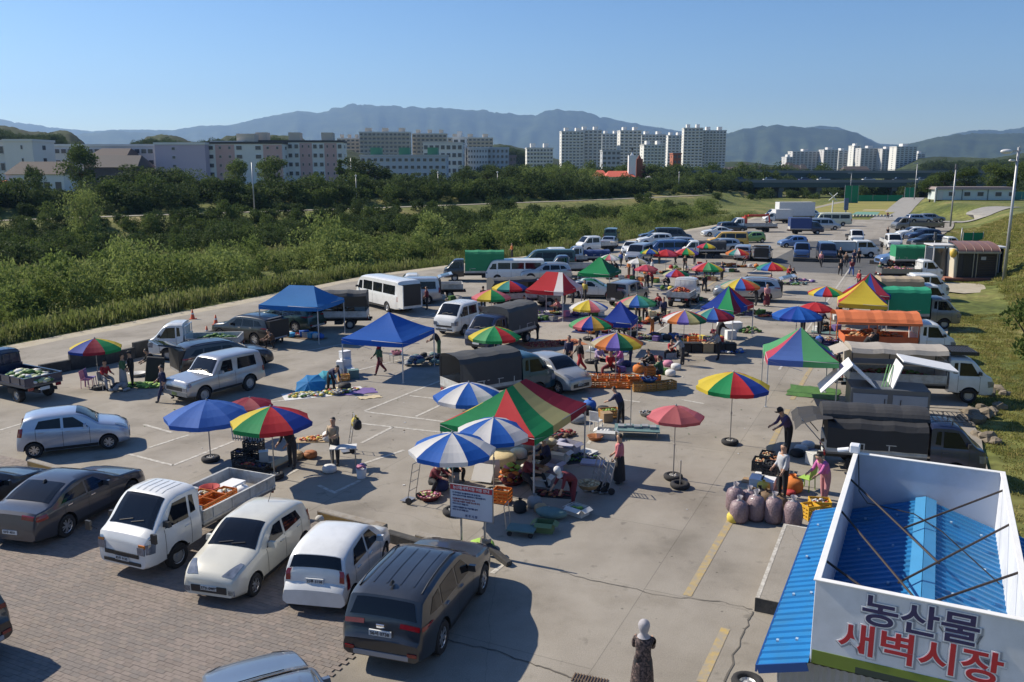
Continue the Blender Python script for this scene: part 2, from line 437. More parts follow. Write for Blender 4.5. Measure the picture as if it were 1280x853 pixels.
def off(i, d):
 x, y = BANK[i]; a = Vector(BANK[min(i + 1, len(BANK) - 1)]) - Vector(BANK[i - 1]); q = Vector((-a.y, a.x)).normalized() * d
 return (x + q.x, y + q.y)
ribbon('river_path', [off(i, 2.0) for i in range(1, 9)], 3.2, PATH, .10)
RAMP, _, _, _ = ground_mat('ramp_concrete', [(.24, .23, .21), (.30, .29, .27), (.27, .26, .24)], .3, .2, 30, .9, .1)
# ================================================================ vegetation
def scatter(name, meshes, pts, label=None, kind='stuff'):
 "one object: points carrying scale / turn / index, each standing for a plant of the given meshes"
 me = bpy.data.meshes.new(name); me.from_pydata([p[:3] for p in pts], [], [])
 a = me.attributes.new('psize', 'FLOAT', 'POINT'); a.data.foreach_set('value', [p[3] for p in pts])
 a = me.attributes.new('pturn', 'FLOAT', 'POINT'); a.data.foreach_set('value', [R.uniform(0, 6.283) for p in pts])
 a = me.attributes.new('pidx', 'INT', 'POINT'); a.data.foreach_set('value', [R.randrange(len(meshes)) for p in pts])
 a = me.attributes.new('ptall', 'FLOAT', 'POINT'); a.data.foreach_set('value', [p[4] if len(p) > 4 else p[3] * R.uniform(.85, 1.15) for p in pts])
 o = link(name, me)
 col = bpy.data.collections.new(name + '_plants')
 for i, m in enumerate(meshes):
  t = bpy.data.objects.new('%s_plant_%d' % (name, i), m); col.objects.link(t)
 g = bpy.data.node_groups.new(name, 'GeometryNodeTree')
 g.interface.new_socket('Geometry', in_out='INPUT', socket_type='NodeSocketGeometry')
 g.interface.new_socket('Geometry', in_out='OUTPUT', socket_type='NodeSocketGeometry')
 N = g.nodes; L = g.links
 gi = N.new('NodeGroupInput'); go = N.new('NodeGroupOutput')
 ci = N.new('GeometryNodeCollectionInfo'); ci.inputs[0].default_value = col; ci.inputs['Separate Children'].default_value = True; ci.inputs['Reset Children'].default_value = True
 ip = N.new('GeometryNodeInstanceOnPoints'); ip.inputs['Pick Instance'].default_value = True
 def att(nm, ty):
  q = N.new('GeometryNodeInputNamedAttribute'); q.data_type = ty; q.inputs[0].default_value = nm; return q.outputs[0]
 cx = N.new('ShaderNodeCombineXYZ'); L.new(att('pturn', 'FLOAT'), cx.inputs[2])
 cs = N.new('ShaderNodeCombineXYZ'); z = att('psize', 'FLOAT'); L.new(z, cs.inputs[0]); L.new(z, cs.inputs[1]); L.new(att('ptall', 'FLOAT'), cs.inputs[2])
 L.new(gi.outputs[0], ip.inputs['Points']); L.new(ci.outputs[0], ip.inputs['Instance'])
 L.new(att('pidx', 'INT'), ip.inputs['Instance Index']); L.new(cx.outputs[0], ip.inputs['Rotation']); L.new(cs.outputs[0], ip.inputs['Scale'])
 L.new(ip.outputs[0], go.inputs[0])
 md = o.modifiers.new('plants', 'NODES'); md.node_group = g
 return tag(o, label, None, None, kind)
def leafmat(name, cols, trans=.45):
 m = bpy.data.materials.new(name); m.use_nodes = True; n = m.node_tree.nodes; l = m.node_tree.links
 b = n['Principled BSDF']; b.inputs['Roughness'].default_value = .7; b.inputs['Specular IOR Level'].default_value = .08
 oi = n.new('ShaderNodeObjectInfo'); g = n.new('ShaderNodeNewGeometry')
 no = n.new('ShaderNodeTexNoise'); no.inputs['Scale'].default_value = .35; no.inputs['Detail'].default_value = 3
 l.new(g.outputs['Position'], no.inputs['Vector'])
 ad = n.new('ShaderNodeMath'); ad.operation = 'ADD'; l.new(g.outputs['Random Per Island'], ad.inputs[0]); l.new(oi.outputs['Random'], ad.inputs[1])
 a2 = n.new('ShaderNodeMath'); a2.operation = 'ADD'; l.new(ad.outputs[0], a2.inputs[0]); l.new(no.outputs[0], a2.inputs[1])
 dv = n.new('ShaderNodeMath'); dv.operation = 'MULTIPLY'; dv.inputs[1].default_value = .36; l.new(a2.outputs[0], dv.inputs[0])
 r = n.new('ShaderNodeValToRGB'); e = r.color_ramp.elements; e[0].position = .15; e[0].color = (*cols[0], 1); e[1].position = .85; e[1].color = (*cols[-1], 1)
 for i, c in enumerate(cols[1:-1]): q = e.new(.15 + .7 * (i + 1) / (len(cols) - 1)); q.color = (*c, 1)
 l.new(dv.outputs[0], r.inputs[0]); l.new(r.outputs[0], b.inputs['Base Color'])
 t = n.new('ShaderNodeBsdfTranslucent'); l.new(r.outputs[0], t.inputs[0])
 ms = n.new('ShaderNodeMixShader'); ms.inputs[0].default_value = trans
 l.new(b.outputs[0], ms.inputs[1]); l.new(t.outputs[0], ms.inputs[2]); l.new(ms.outputs[0], n['Material Output'].inputs[0])
 MATS[name] = m
 return m
WIL = leafmat('willow_leaf', [(.085, .125, .032), (.15, .20, .055), (.25, .29, .095)])
DRK = leafmat('dark_leaf', [(.036, .056, .018), (.056, .084, .026), (.088, .12, .038)], .3)
MID = leafmat('mid_leaf', [(.048, .078, .021), (.078, .115, .031), (.125, .165, .045)], .38)
REED = leafmat('reed_leaf', [(.10, .13, .036), (.16, .195, .055), (.28, .27, .13)], .45)
GRS = leafmat('grass_blade', [(.13, .155, .035), (.22, .225, .065), (.42, .34, .15)], .4)
BARK = M('bark', (.10, .075, .055), .95, var=.3, scale=8, bump=.6, bscale=12)
def crown_mesh(name, rx, rz, base, clumps, leaves, ls, mat, rnd, droop=0, aspect=2.2, inner=.55):
 mb = MB(); cs = []
 for i in range(clumps):
  for _ in range(30):
   v = Vector((rnd.uniform(-1, 1), rnd.uniform(-1, 1), rnd.uniform(-1, 1)))
   if inner < v.length < 1: break
  c = Vector((v.x * rx * .78, v.y * rx * .78, base + rz + v.z * rz * .82)); cs.append((c, rnd.uniform(.28, .5) * rx))
 for i in range(leaves):
  c, r = cs[i % clumps]
  v = Vector((rnd.gauss(0, 1), rnd.gauss(0, 1), rnd.gauss(0, 1))).normalized() * r * rnd.uniform(.55, 1.08)
  p = c + Vector((v.x, v.y, v.z * (.85 if not droop else 1.1) - droop * abs(v.length) * rnd.random()))
  if p.z < .02: p.z = rnd.uniform(.02, .4)
  s_ = ls * rnd.uniform(.6, 1.35)
  a = Vector((rnd.gauss(0, 1), rnd.gauss(0, 1), rnd.gauss(0, .8) + (.9 if not droop else -1.4))).normalized()
  b = a.cross(Vector((rnd.gauss(0, 1), rnd.gauss(0, 1), rnd.gauss(0, 1)))).normalized() * s_ / aspect
  a = a * s_
  mb.face([p - a * .5, p + b * .5, p + a * .5, p - b * .5])
 me = mb.mesh(name); me.materials.append(mat); return me
def trunk_mesh(name, h, r, spread, rnd, limbs=6):
 mb = MB(); lean = Vector((rnd.uniform(-.08, .08) * h, rnd.uniform(-.08, .08) * h, h * .62))
 p0 = Vector((0, 0, -.3)); p1 = lean * .5 + Vector((rnd.uniform(-.1, .1), 0, 0)); mb.tube(p0, p1, r, 7, r * .75); mb.tube(p1, lean, r * .75, 7, r * .5)
 for i in range(limbs):
  a = 2 * pi * i / limbs + rnd.uniform(-.4, .4); q = lean.lerp(p1, rnd.uniform(0, .9))
  e = q + Vector((cos(a) * spread * rnd.uniform(.5, .9), sin(a) * spread * rnd.uniform(.5, .9), h * rnd.uniform(.12, .34)))
  m = q.lerp(e, .5) + Vector((0, 0, -.04 * h)); mb.tube(q, m, r * .42, 5, r * .28); mb.tube(m, e, r * .28, 5, r * .08)
  for k in range(2):
   e2 = m + Vector((cos(a + rnd.uniform(-1, 1)), sin(a + rnd.uniform(-1, 1)), rnd.uniform(.3, 1))) * spread * .4; mb.tube(m, e2, r * .2, 4, r * .05)
 me = mb.mesh(name, True); me.materials.append(BARK); return me
rv = random.Random(11)
wil = [crown_mesh('willow_bush', 2.2 + .3 * i, 2.1 + .25 * i, 0, 16, 1700, .34, WIL, rv, aspect=2.6) for i in range(4)]
dbu = [crown_mesh('dark_bush', 2.0 + .4 * i, 1.6 + .3 * i, 0, 14, 1200, .38, DRK, rv, aspect=1.8) for i in range(3)]
mbu = [crown_mesh('mid_bush', 1.8 + .4 * i, 1.5 + .3 * i, 0, 14, 1200, .36, MID, rv, aspect=1.9) for i in range(3)]
pts = []
for i in range(5200):
 s = rv.uniform(-12, 205); L = interp(LEFT_EDGE, s)
 t = L - rv.uniform(6.5, 30)
 p = st(s, t); bd = bank_dist(p.x, p.y)
 if bd > -13: continue
 if p.y < 5 or abs(p.x / p.y) > .75: continue
 d = L - t
 if d > 17 + 4 * ns(p.x, p.y, .06, 2) + (4 if s < 45 else 0): continue
 if s > 112 and (ns(p.x, p.y, .045, 3) > .1 or d < 12): continue
 if ns(p.x, p.y, .07, 8) > .33: continue
 if d < 10.5 and (74 < s < 90 or ns(p.x, p.y, .12, 5) > .15): continue
 if any(abs(p.x - q[0]) < 2.2 and abs(p.y - q[1]) < 2.2 for q in pts[-700:]): continue
 k = rv.choice((.4, .62, .85, 1.05)) * rv.uniform(.85, 1.12) * (1.12 if s > 70 else 1) * (.8 if s > 120 else 1)
 pts.append((p.x, p.y, height(p.x, p.y) - .25, k))
scatter('willow_thicket', wil + mbu[:1] + wil[:1], pts)
print('willows', len(pts))
pts = []
for i in range(9000):
 b = rv.randrange(1, len(BANK) - 2); ax, ay = BANK[b]; bx, by = BANK[b + 1]; q = rv.random()
 x, y = ax + (bx - ax) * q, ay + (by - ay) * q; d = rv.uniform(-46, 26); nn = Vector((-(by - ay), bx - ax)).normalized()
 x += nn.x * d; y += nn.y * d
 if y < 30 or abs(x / y) > .74 or y > 520: continue
 bd = bank_dist(x, y)
 if -4 < bd < 6: continue
 dl = interp(LEFT_EDGE, x * AV.x + y * AV.y) - (x * BV.x + y * BV.y)
 if dl < 24 or (dl < 29 and x < -20): continue
 if bd > 0 and R.random() < .25: continue
 if bd < 0 and ns(x, y, .05, 4) > (.34 if x < 0 else .0): continue
 if any(abs(x - q[0]) < 1.7 and abs(y - q[1]) < 1.7 for q in pts[-500:]): continue
 big = (1.5 if x < -95 else 1.12 if x < -20 else 1.2) if bd > 8 else (.72 if bd < 0 else .5)
 pts.append((x, y, height(x, y) - .3, rv.uniform(.6, 1.15) * big * (.8 if y > 230 else 1)))
scatter('bank_undergrowth', dbu + dbu + mbu, pts)
print('bank', len(pts))
def tuft(name, n, h, spread, mat, rnd, wd=.03, plume=0):
 mb = MB()
 for i in range(n):
  a = rnd.uniform(0, 2 * pi); r = spread * sqrt(rnd.random()); x, y = cos(a) * r, sin(a) * r; hh = h * rnd.uniform(.5, 1.1)
  dx, dy = rnd.gauss(0, .16) * hh, rnd.gauss(0, .16) * hh; b = rnd.uniform(0, 2 * pi); q = Vector((cos(b), sin(b), 0)) * wd
  p0 = Vector((x, y, 0)); p1 = Vector((x + dx * .4, y + dy * .4, hh * .6)); p2 = Vector((x + dx, y + dy, hh))
  mb.face([p0 - q, p0 + q, p1 + q, p1 - q]); mb.face([p1 - q, p1 + q, p2])
  if rnd.random() < plume:
   q2 = q * 2.2; mb.face([p2 - q2, p2 + q2, p2 + Vector((dx * .3, dy * .3, .28)) + q2 * .3, p2 + Vector((dx * .3, dy * .3, .3)) - q2 * .3])
 me = mb.mesh(name); me.materials.append(mat); return me
reed = [tuft('reed', 46, 1.25, .75, REED, rv, .035, .25) for _ in range(3)]
pts = []
for i in range(5200):
 s = rv.uniform(-10, 190); L = interp(LEFT_EDGE, s); d = .9 + 4.2 * rv.random() ** .8
 if s > 75: d = .9 + rv.random() * 17
 p = st(s, L - d)
 if abs(p.x / max(p.y, 1)) > .72: continue
 pts.append((p.x, p.y, height(p.x, p.y) - .05, rv.uniform(.6, 1.1) * (.55 if d < 1.6 else 1), rv.uniform(.45, 1.0) * (.4 if d < 1.6 else 1)))
scatter('roadside_reeds', reed, pts)
pts = []
for i in range(9000):
 s = rv.uniform(-10, 215); L = interp(LEFT_EDGE, s); d = rv.uniform(14, 62); p = st(s, L - d)
 if abs(p.x / max(p.y, 1)) > .72 or bank_dist(p.x, p.y) > -8: continue
 if not (s > 105 or d > 17): continue
 pts.append((p.x, p.y, height(p.x, p.y) - .05, rv.uniform(.9, 1.7), rv.uniform(.4, .8)))
scatter('marsh_grass', reed, pts)
gr = [tuft('grass', 60, .24, .55, GRS, rv, .02) for _ in range(3)]
pts = []
for i in range(24000):
 s = rv.uniform(20, 165) if i % 3 else rv.uniform(20, 75); Rr = interp(RIGHT_EDGE, s); d = .25 + rv.random() ** .8 * 24; p = st(s, Rr + d)
 if p.x / max(p.y, 1) > .68: continue
 if 68 < s < 84 and d < 4.6: continue
 k = rv.uniform(.6, 1.2) * (1.3 if d > 5 else .8)
 pts.append((p.x, p.y, height(p.x, p.y) - .02, k, k * rv.uniform(.35, .8)))
scatter('slope_grass', gr, pts)
TREE_ME = {}
def tree_kind(kind, rnd):
 if kind == 'willow': c = [(crown_mesh('crown', 3.4, 3.3, 1.2, 22, 4200, .32, WIL, rnd, .3, 2.8, .4), trunk_mesh('trunk', 6.5, .28, 2.6, rnd)) for _ in range(2)]
 if kind == 'broad': c = [(crown_mesh('crown', 3.6, 3.6, 2.4, 24, 4200, .36, MID, rnd, 0, 1.8, .45), trunk_mesh('trunk', 8.5, .27, 2.8, rnd)) for _ in range(2)]
 if kind == 'dark': c = [(crown_mesh('crown', 3.3, 3.6, 2.0, 22, 3800, .38, DRK, rnd, 0, 1.8, .45), trunk_mesh('trunk', 8, .27, 2.6, rnd)) for _ in range(2)]
 if kind == 'poplar': c = [(crown_mesh('crown', 1.5, 4.6, 1.2, 26, 2600, .34, MID, rnd, 0, 1.8, .2), trunk_mesh('trunk', 9.5, .2, .9, rnd))]
 if kind == 'pine': c = [(crown_mesh('crown', 2.6, 2.2, 4.2, 14, 2200, .36, DRK, rnd, 0, 2.6, .5), trunk_mesh('trunk', 7.6, .2, 1.9, rnd))]
 TREE_ME[kind] = c
for k in ('willow', 'broad', 'dark', 'poplar', 'pine'): tree_kind(k, rv)
def tree(px, ytop, dist, kind, label, wpx=None, zb=None, group=None):
 "tree whose top shows at (px, ytop), standing dist metres out"
 u = (px - 640) / FPX; x = dist * u * .985; y = dist; zb = height(x, y) if zb is None else zb
 v = -(ytop - 426.5) / FPX; dz = v * cos(PITCH) - sin(PITCH); dy = cos(PITCH) + v * sin(PITCH); ztop = CAM_H + y / dy * dz
 x = u * y / dy
 c, t = rv.choice(TREE_ME[kind]); H = max(v_.co.z for v_ in c.vertices); W = max(v_.co.x for v_ in c.vertices)
 k = (ztop - zb) / H; kx = k if wpx is None else wpx / 2 / FPX * y / W
 o = thing(dict(willow='willow_tree', broad='broadleaf_tree', dark='dark_tree', poplar='poplar_tree', pine='pine_tree')[kind], label, 'tree', (x, y, zb), rv.uniform(0, 6), group)
 for nm, me_ in (('trunk', t), ('crown', c)):
  q = link(nm, me_, None, o); q.scale = (kx, kx, k)
 return o
for a in ((98, 224, 116, 'willow', 'round pale green willow standing above the dark thicket at far left', 50),
   (96, 176, 172, 'broad', 'tallest tree in front of the long white blocks on the left', 54),
   (40, 205, 165, 'dark', 'dark narrow tree before the pitched roof hall at the left edge', 24),
   (150, 214, 170, 'dark', 'dark tree just right of the tallest tree of the left bank', 60),
   (185, 205, 176, 'dark', 'low spreading tree under the brown temple roof', 66),
   (225, 208, 180, 'broad', 'bright leafed tree below the first pink gable', 60),
   (296, 197, 196, 'broad', 'loose airy tree before the gap between the two pink blocks', 40),
   (340, 194, 200, 'broad', 'dense round tree rising in front of the long pink block', 52),
   (376, 222, 212, 'broad', 'small round tree before the ground floor of the pink block', 22),
   (425, 199, 215, 'poplar', 'creeper clad narrow tree at the right end of the pink block', 16),
   (455, 196, 222, 'dark', 'dark tree in front of the grey blue slab block', 52),
   (480, 212, 225, 'broad', 'pale crowned tree on the bank left of the pine row', 46),
   (520, 215, 235, 'pine', 'leftmost pine of the row on the far bank', 26),
   (545, 211, 238, 'pine', 'second pine of the bank row, below the white office', 26),
   (580, 206, 242, 'pine', 'pine below the right end of the white office', 34),
   (612, 205, 246, 'pine', 'tall pine below the arcaded block', 34),
   (645, 205, 250, 'dark', 'dark tree right of the pine row', 30),
   (668, 204, 240, 'willow', 'leafy willow tree left of the low white block', 44),
   (700, 203, 240, 'willow', 'drooping willow tree below the first tall apartment slab', 46),
   (735, 208, 250, 'willow', 'drooping willow tree below the gap of the apartment slabs', 40),
   (665, 228, 225, 'dark', 'round bush like tree beside the river path lamps', 30),
   (826, 206, 300, 'dark', 'big dark tree in front of the tallest apartment slab', 36),
   (862, 219, 310, 'broad', 'tree at the left abutment of the bridge', 30),
   (1165, 217, 212, 'broad', 'bushy tree at the left end of the prefab office', 30),
   (1182, 212, 226, 'dark', 'dark tree behind the left part of the prefab office', 34),
   (1212, 207, 228, 'broad', 'tree behind the middle of the prefab office', 44),
   (1243, 202, 222, 'broad', 'yellow green tree behind the right part of the prefab office', 40),
   (1272, 200, 220, 'broad', 'tree behind the green fence at the right edge', 46)):
 tree(*a[:5], wpx=a[5])
def shrub(x, y, k, label):
 o = thing('leafy_shrub', label, 'shrub', (x, y, height(x, y) - .1), 1.0)
 mb = MB()
 for i in range(9):
  a = i * .7; e = Vector((cos(a) * 1.3 * k, sin(a) * 1.3 * k, 2.2 * k)); m = e * .5 + Vector((0, 0, .3)); mb.tube((0, 0, -.1), m, .05, 5, .035); mb.tube(m, e, .035, 5, .01)
 mb.build('stem', BARK, o); c = link('foliage', crown_mesh('foliage', 1.75 * k, 1.5 * k, .15, 16, 2400, .23, MID, rv, 0, 1.9, .4), None, o)
g = P(1290, 420, 1.5); shrub(g.x + 1, g.y + 1, 1.15, 'leafy shrub on the slope right of the kiosk, cut by the picture edge')
def woods(name, x0, x1, y0, y1, n, hmin, hmax, base=lambda x, y: height(x, y), ms=None):
 pts = []
 for i in range(n):
  x = rv.uniform(x0, x1); y = rv.uniform(y0, y1); pts.append((x, y, base(x, y) - .5, rv.uniform(hmin, hmax)))
 return scatter(name, ms or dbu, pts)
woods('riverside_woods', -20, 140, 330, 460, 380, 1.3, 2.0, ms=dbu + mbu)
woods('far_bank_scrub', 60, 260, 285, 420, 500, .8, 1.4, ms=mbu + dbu)
# ================================================================ buildings, bridge, hills
GLS = M('far_window', (.035, .045, .06), .18, var=.3, scale=.6, spec=.6)
def bloc(name, label, px0, px1, ytop, dist, depth, floors, cols, wall, ybase=None, zbase=None, ang=0, balc=True, roof=None, endwall=None, boxes=0, single=False, bands=None, wh=.5, ww=.62, cat='apartment block', group=None):
 "block whose front spans px0..px1 at distance dist; ang turns it about its left front corner"
 def X(px, d): return (px - 640) / FPX * d / cos(PITCH) * .985
 v = -(ytop - 426.5) / FPX; ztop = CAM_H + dist / (cos(PITCH) + v * sin(PITCH)) * (v * cos(PITCH) - sin(PITCH))
 z0 = 3.5 if zbase is None else zbase; Hh = ztop - z0
 x0, x1 = X(px0, dist), X(px1, dist); W = (x1 - x0)
 o = thing(name, label, cat, (x0, dist, z0), ang, group)
 W = W / cos(ang) if ang else W
 mb = MB(); mb.box((W / 2, depth / 2, Hh / 2), (W, depth, Hh)); mb.build('wall', wall, o)
 fh = Hh / floors; cw = W / cols
 fr = MB(); gl = MB(); bal = MB()
 pane = None
 if single:
  q = MB(); q.mi = 0; q.box((0, -.02, 0), (cw * ww, .16, fh * wh)); q.mi = 1; q.box((0, -.07, 0), (cw * ww * .9, .12, fh * wh * .84)); pane = q.mesh('window'); pane.materials.append(M('window_frame_pale', (.55, .56, .58), .6)); pane.materials.append(GLS)
 for f in range(floors):
  for c in range(cols):
   x = (c + .5) * cw; z = (f + .55) * fh
   if bands and bands[c % len(bands)] == 0: continue
   k = 1.0 if not bands else (1 if bands[c % len(bands)] == 1 else .42)
   if single:
    w_ = link('window', pane, None, o, (x, -.06, z)); w_.scale = (k, 1, 1 if k == 1 else .7)
   else:
    gl.box((x, -.04, z), (cw * ww * k, .14, fh * wh))
    if balc and k == 1: bal.box((x, -.35, z - fh * .38), (cw * .86, .75, fh * .3))
 if not single: tag(gl.build('windows', GLS, o), kind='stuff')
 if bal.v: tag(bal.build('balconies', endwall or wall, o), kind='stuff')
 ew = MB()
 for f in range(floors): ew.box((W + .03, depth * .5, (f + .55) * fh), (.1, depth * .14, fh * .35)); ew.box((-.03, depth * .5, (f + .55) * fh), (.1, depth * .14, fh * .35))
 tag(ew.build('end_windows', GLS, o), kind='stuff')
 rf = MB(); rf.box((W / 2, depth / 2, Hh + .35), (W + .5, depth + .5, .7)); rf.build('parapet', roof or wall, o)
 for i in range(boxes):
  b = MB(); b.box(((i + .5) * W / boxes, depth * .5, Hh + 1.9), (min(6, W / boxes * .35), depth * .5, 3.0)); b.build('stair_tower', endwall or wall, o)
 return o
wpale = M('wall_pale', (.52, .52, .52), .85, var=.08, scale=.2); wwhite = M('wall_white', (.62, .62, .60), .85, var=.06, scale=.2)
wpink = M('wall_pink', (.50, .33, .31), .85, var=.08, scale=.2); wbeige = M('wall_beige', (.52, .46, .38), .85, var=.06, scale=.2); wlilac = M('wall_lilac', (.44, .38, .46), .85, var=.05, scale=.2)
wgrey = M('wall_grey', (.38, .40, .43), .85, var=.06, scale=.2); wblue = M('wall_bluegrey', (.36, .42, .50), .85, var=.06, scale=.2)
rdark = M('roof_dark', (.06, .055, .055), .8); rgrn = M('roof_green', (.05, .20, .12), .8); rred = M('roof_red', (.50, .10, .06), .75); rbrown = M('roof_brown', (.075, .06, .055), .85)
brickr = M('church_brick', (.30, .10, .06), .9, var=.2, scale=2)
def gable(px0, px1, ytop, dist, lab, mat2):
 pass
bloc('pink_apartment_block', 'shorter pink and white five storey block with dark flat eaves', 268, 360, 180, 292, 11, 5, 8, wwhite, zbase=3.5, single=True, bands=[1, 2, 2, 1, 0], roof=rdark, boxes=1, endwall=wbeige, ang=radians(2))
bloc('pink_apartment_block', 'long pink and white five storey block behind the dense round tree', 314, 433, 178, 300, 11, 5, 16, wwhite, zbase=3.5, single=True, bands=[1, 2, 2, 1, 1, 2, 2, 1], roof=rdark, boxes=3, endwall=wbeige, ang=radians(4))
for px0, px1, d, y0 in ((206, 267, 288, 181), (275, 313, 293, 179)):
 bloc('gable_block', 'lilac and white windowless gable end %s the pink blocks' % ('left of' if px0 < 250 else 'between'), px0, px1, y0, d, 12, 5, 4, wwhite if 0 else wlilac, zbase=3.5, single=True, bands=[0, 2, 0, 0], roof=wwhite, cat='building', balc=False)
for o in [x for x in COL.objects if x.name.startswith('pink_apartment_block')]:
 wall = [c for c in COL.objects if c.parent == o and c.name.startswith('wall')][0]; W = wall.dimensions.x or 30; H_ = wall.data.vertices[4].co.z
 W = max(v.co.x for v in wall.data.vertices); cols = 8 if W < 27 else 16
 n_ = (8 if 'shorter' in o['label'] else 16)
 for c in range(n_):
  b_ = ([1, 2, 2, 1, 0] if n_ == 8 else [1, 2, 2, 1, 1, 2, 2, 1])
  if b_[c % len(b_)] == 2:
   mb = MB(); mb.box(((c + .5) * W / n_, -.012, H_ / 2 - .1), (W / n_ * 1.0, .06, H_ - .3)); mb.build('pink_panel', wpink, o)
bloc('school_block', 'white windowless end and glazed front of the school block at the left edge', -40, 23, 178, 270, 12, 3, 10, wwhite, zbase=2.5, single=True, balc=False, cat='school', roof=wpale, wh=.5, ww=.8)
bloc('gable_block', 'tall white blank gable of the school beside its pitched roof hall', 23, 58, 177, 268, 13, 4, 4, wwhite, zbase=2.5, single=True, bands=[0, 0, 2, 0], balc=False, cat='building')
bloc('school_wing', 'long glazed white wing running from the blank gable to the brown roofs', 59, 205, 183, 300, 12, 4, 18, wpale, zbase=2.5, single=True, balc=False, cat='school', wh=.45, ww=.8, roof=wwhite)
def hall(label, px0, px1, yr, dist, wall, roof, z0, depth=12, cat='hall', name='pitched_roof_hall'):
 X = lambda px: (px - 640) / FPX * dist * 1.005
 v = -(yr - 426.5) / FPX; zt = CAM_H + dist * (v * cos(PITCH) - sin(PITCH)) / (cos(PITCH) + v * sin(PITCH)); x0, x1 = X(px0), X(px1); W = x1 - x0; h = zt - z0
 o = thing(name, label, cat, (x0, dist, z0)); e = h * .68
 mb = MB(); mb.box((W / 2, depth / 2, e / 2), (W, depth, e)); mb.build('wall', wall, o)
 rf = MB(); a = .5
 rf.face([(-a, -a, e - .1), (W + a, -a, e - .1), (W + a - 1.5, depth / 2, h), (-a + 1.5, depth / 2, h)]); rf.face([(W + a, depth + a, e - .1), (-a, depth + a, e - .1), (-a + 1.5, depth / 2, h), (W + a - 1.5, depth / 2, h)])
 rf.face([(W + a, -a, e - .1), (W + a, depth + a, e - .1), (W + a - 1.5, depth / 2, h)]); rf.face([(-a, depth + a, e - .1), (-a, -a, e - .1), (-a + 1.5, depth / 2, h)])
 rf.face([(-a, depth + a, e - .12), (W + a, depth + a, e - .12), (W + a, -a, e - .12), (-a, -a, e - .12)])
 rf.build('roof', roof, o)
 n_ = max(2, int(W / 3))
 for i in range(n_):
  b = MB(); b.box(((i + .5) * W / n_, -.05, e * .5), (W / n_ * .5, .14, e * .38)); b.build('window', GLS, o)
 return o
hall('low hall with a grey brown pitched roof in front of the white gable', 22, 92, 202, 236, wwhite, rbrown, 1.5)
hall('low red edged house at the left picture edge', -10, 12, 226, 230, wwhite, rred, 1.5, cat='house', name='low_house')
hall('upper roof of the brown tiered pavilion left of the lilac gable', 126, 170, 185, 290, rbrown, rbrown, 8, 14, 'pavilion', 'tiered_pavilion')
hall('dark glazed lower storey of the brown tiered pavilion', 118, 182, 194, 276, rbrown, rdark, 2.5, 14, 'pavilion', 'tiered_pavilion')
for i, (a, b, yt, d, lab) in enumerate(((428, 455, 174, 640, 'leftmost beige flat block on the rise, mostly hidden'), (455, 516, 166, 620, 'wide beige eleven storey block with roof boxes'), (519, 561, 168, 640, 'second beige block with stepped roof boxes, right of the widest'), (562, 617, 173, 690, 'rightmost beige block of the row on the rise'))):
 bloc('beige_apartment_block', lab, a, b, yt, d, 14, 11, int((b - a) / 5), wbeige, zbase=3, roof=wwhite, boxes=3, group='beige apartment blocks on the rise', ang=radians(3), endwall=wbeige)
bloc('slab_block', 'low blue grey slab with green roof boxes before the beige flats', 455, 560, 196, 330, 12, 4, 14, wblue, zbase=3.5, single=True, balc=False, cat='building', roof=wgrey, boxes=3, endwall=rgrn)
bloc('white_office', 'white four storey office with large square windows', 532, 580, 180, 400, 16, 5, 7, wwhite, zbase=3.5, single=True, balc=False, cat='office', wh=.6, ww=.72, roof=wpale)
bloc('office_tower', 'square white stair tower behind the white office', 568, 584, 173, 420, 12, 6, 2, wwhite, zbase=3.5, balc=False, cat='office', boxes=1)
bloc('arcade_block', 'white block with rows of small arched windows', 586, 610, 186, 420, 16, 6, 7, wwhite, zbase=3.5, single=True, balc=False, cat='building', ww=.5)
bloc('arcade_block', 'plain beige block joined to the right of the arched windows', 610, 636, 186, 430, 16, 6, 5, wpale, zbase=3.5, balc=False, cat='building', ww=.5)
bloc('low_block', 'small brown red block between the trees right of the beige block', 633, 645, 196, 440, 12, 4, 3, M('wall_mauve', (.36, .25, .24), .85), zbase=3.5, balc=False, cat='building')
bloc('white_apartment_block', 'seven storey white block standing alone left of the tall slabs', 658, 690, 186, 560, 14, 8, 8, wwhite, zbase=3.5, boxes=2, roof=wpale, ang=radians(3))
tl = (('first tall white slab of the centre cluster, with a bare left end', 700, 727, 165, 720, 15, 6), ('second tall slab, its bare right end in the sun', 722, 749, 163.5, 735, 15, 5), ('slab set back between the second and third tall slabs', 749, 772, 168, 860, 15, 5),
  ('third tall slab with a bare white left end', 771, 797, 164, 730, 15, 5), ('stepped slab right of the third tall slab', 797, 827, 169, 790, 15, 7), ('lower slab block in front of the stepped slab', 800, 826, 182, 640, 11, 6),
  ('narrow slab set back left of the tallest', 829, 848, 170, 850, 14, 4), ('tallest slab of the centre cluster, left half', 848, 871, 161, 690, 17, 5), ('right half of the tallest slab, slightly lower', 871, 899, 164, 700, 17, 7))
for lab, a, b, yt, d, fl, c in tl:
 o = bloc('white_apartment_slab', lab, a, b, yt, d, 13, fl, c, wwhite, zbase=2, roof=wpale, boxes=2, group='tall white apartment slabs in the centre', ang=radians(-4 if a > 840 else 4), endwall=wwhite)
bloc('grey_block', 'bare grey block in front of the gap of the tall slabs', 750, 772, 189, 520, 14, 6, 4, wgrey, zbase=3, balc=False, cat='building')
o = thing('church', 'white church tower with a small cross beside a brick tower', 'church', P(789, 236, 3).to_tuple())
def px_h(d, y0, y1): return (y1 - y0) / FPX * d
d = o.location.y; u = d / FPX
b = MB(); b.box((0, 0, 20 * u), (9 * u, 9 * u, 40 * u)); b.box((0, 0, 41 * u), (5 * u, 5 * u, 5 * u), top=.2); b.build('tower', M('church_white', (.72, .72, .72), .8), o)
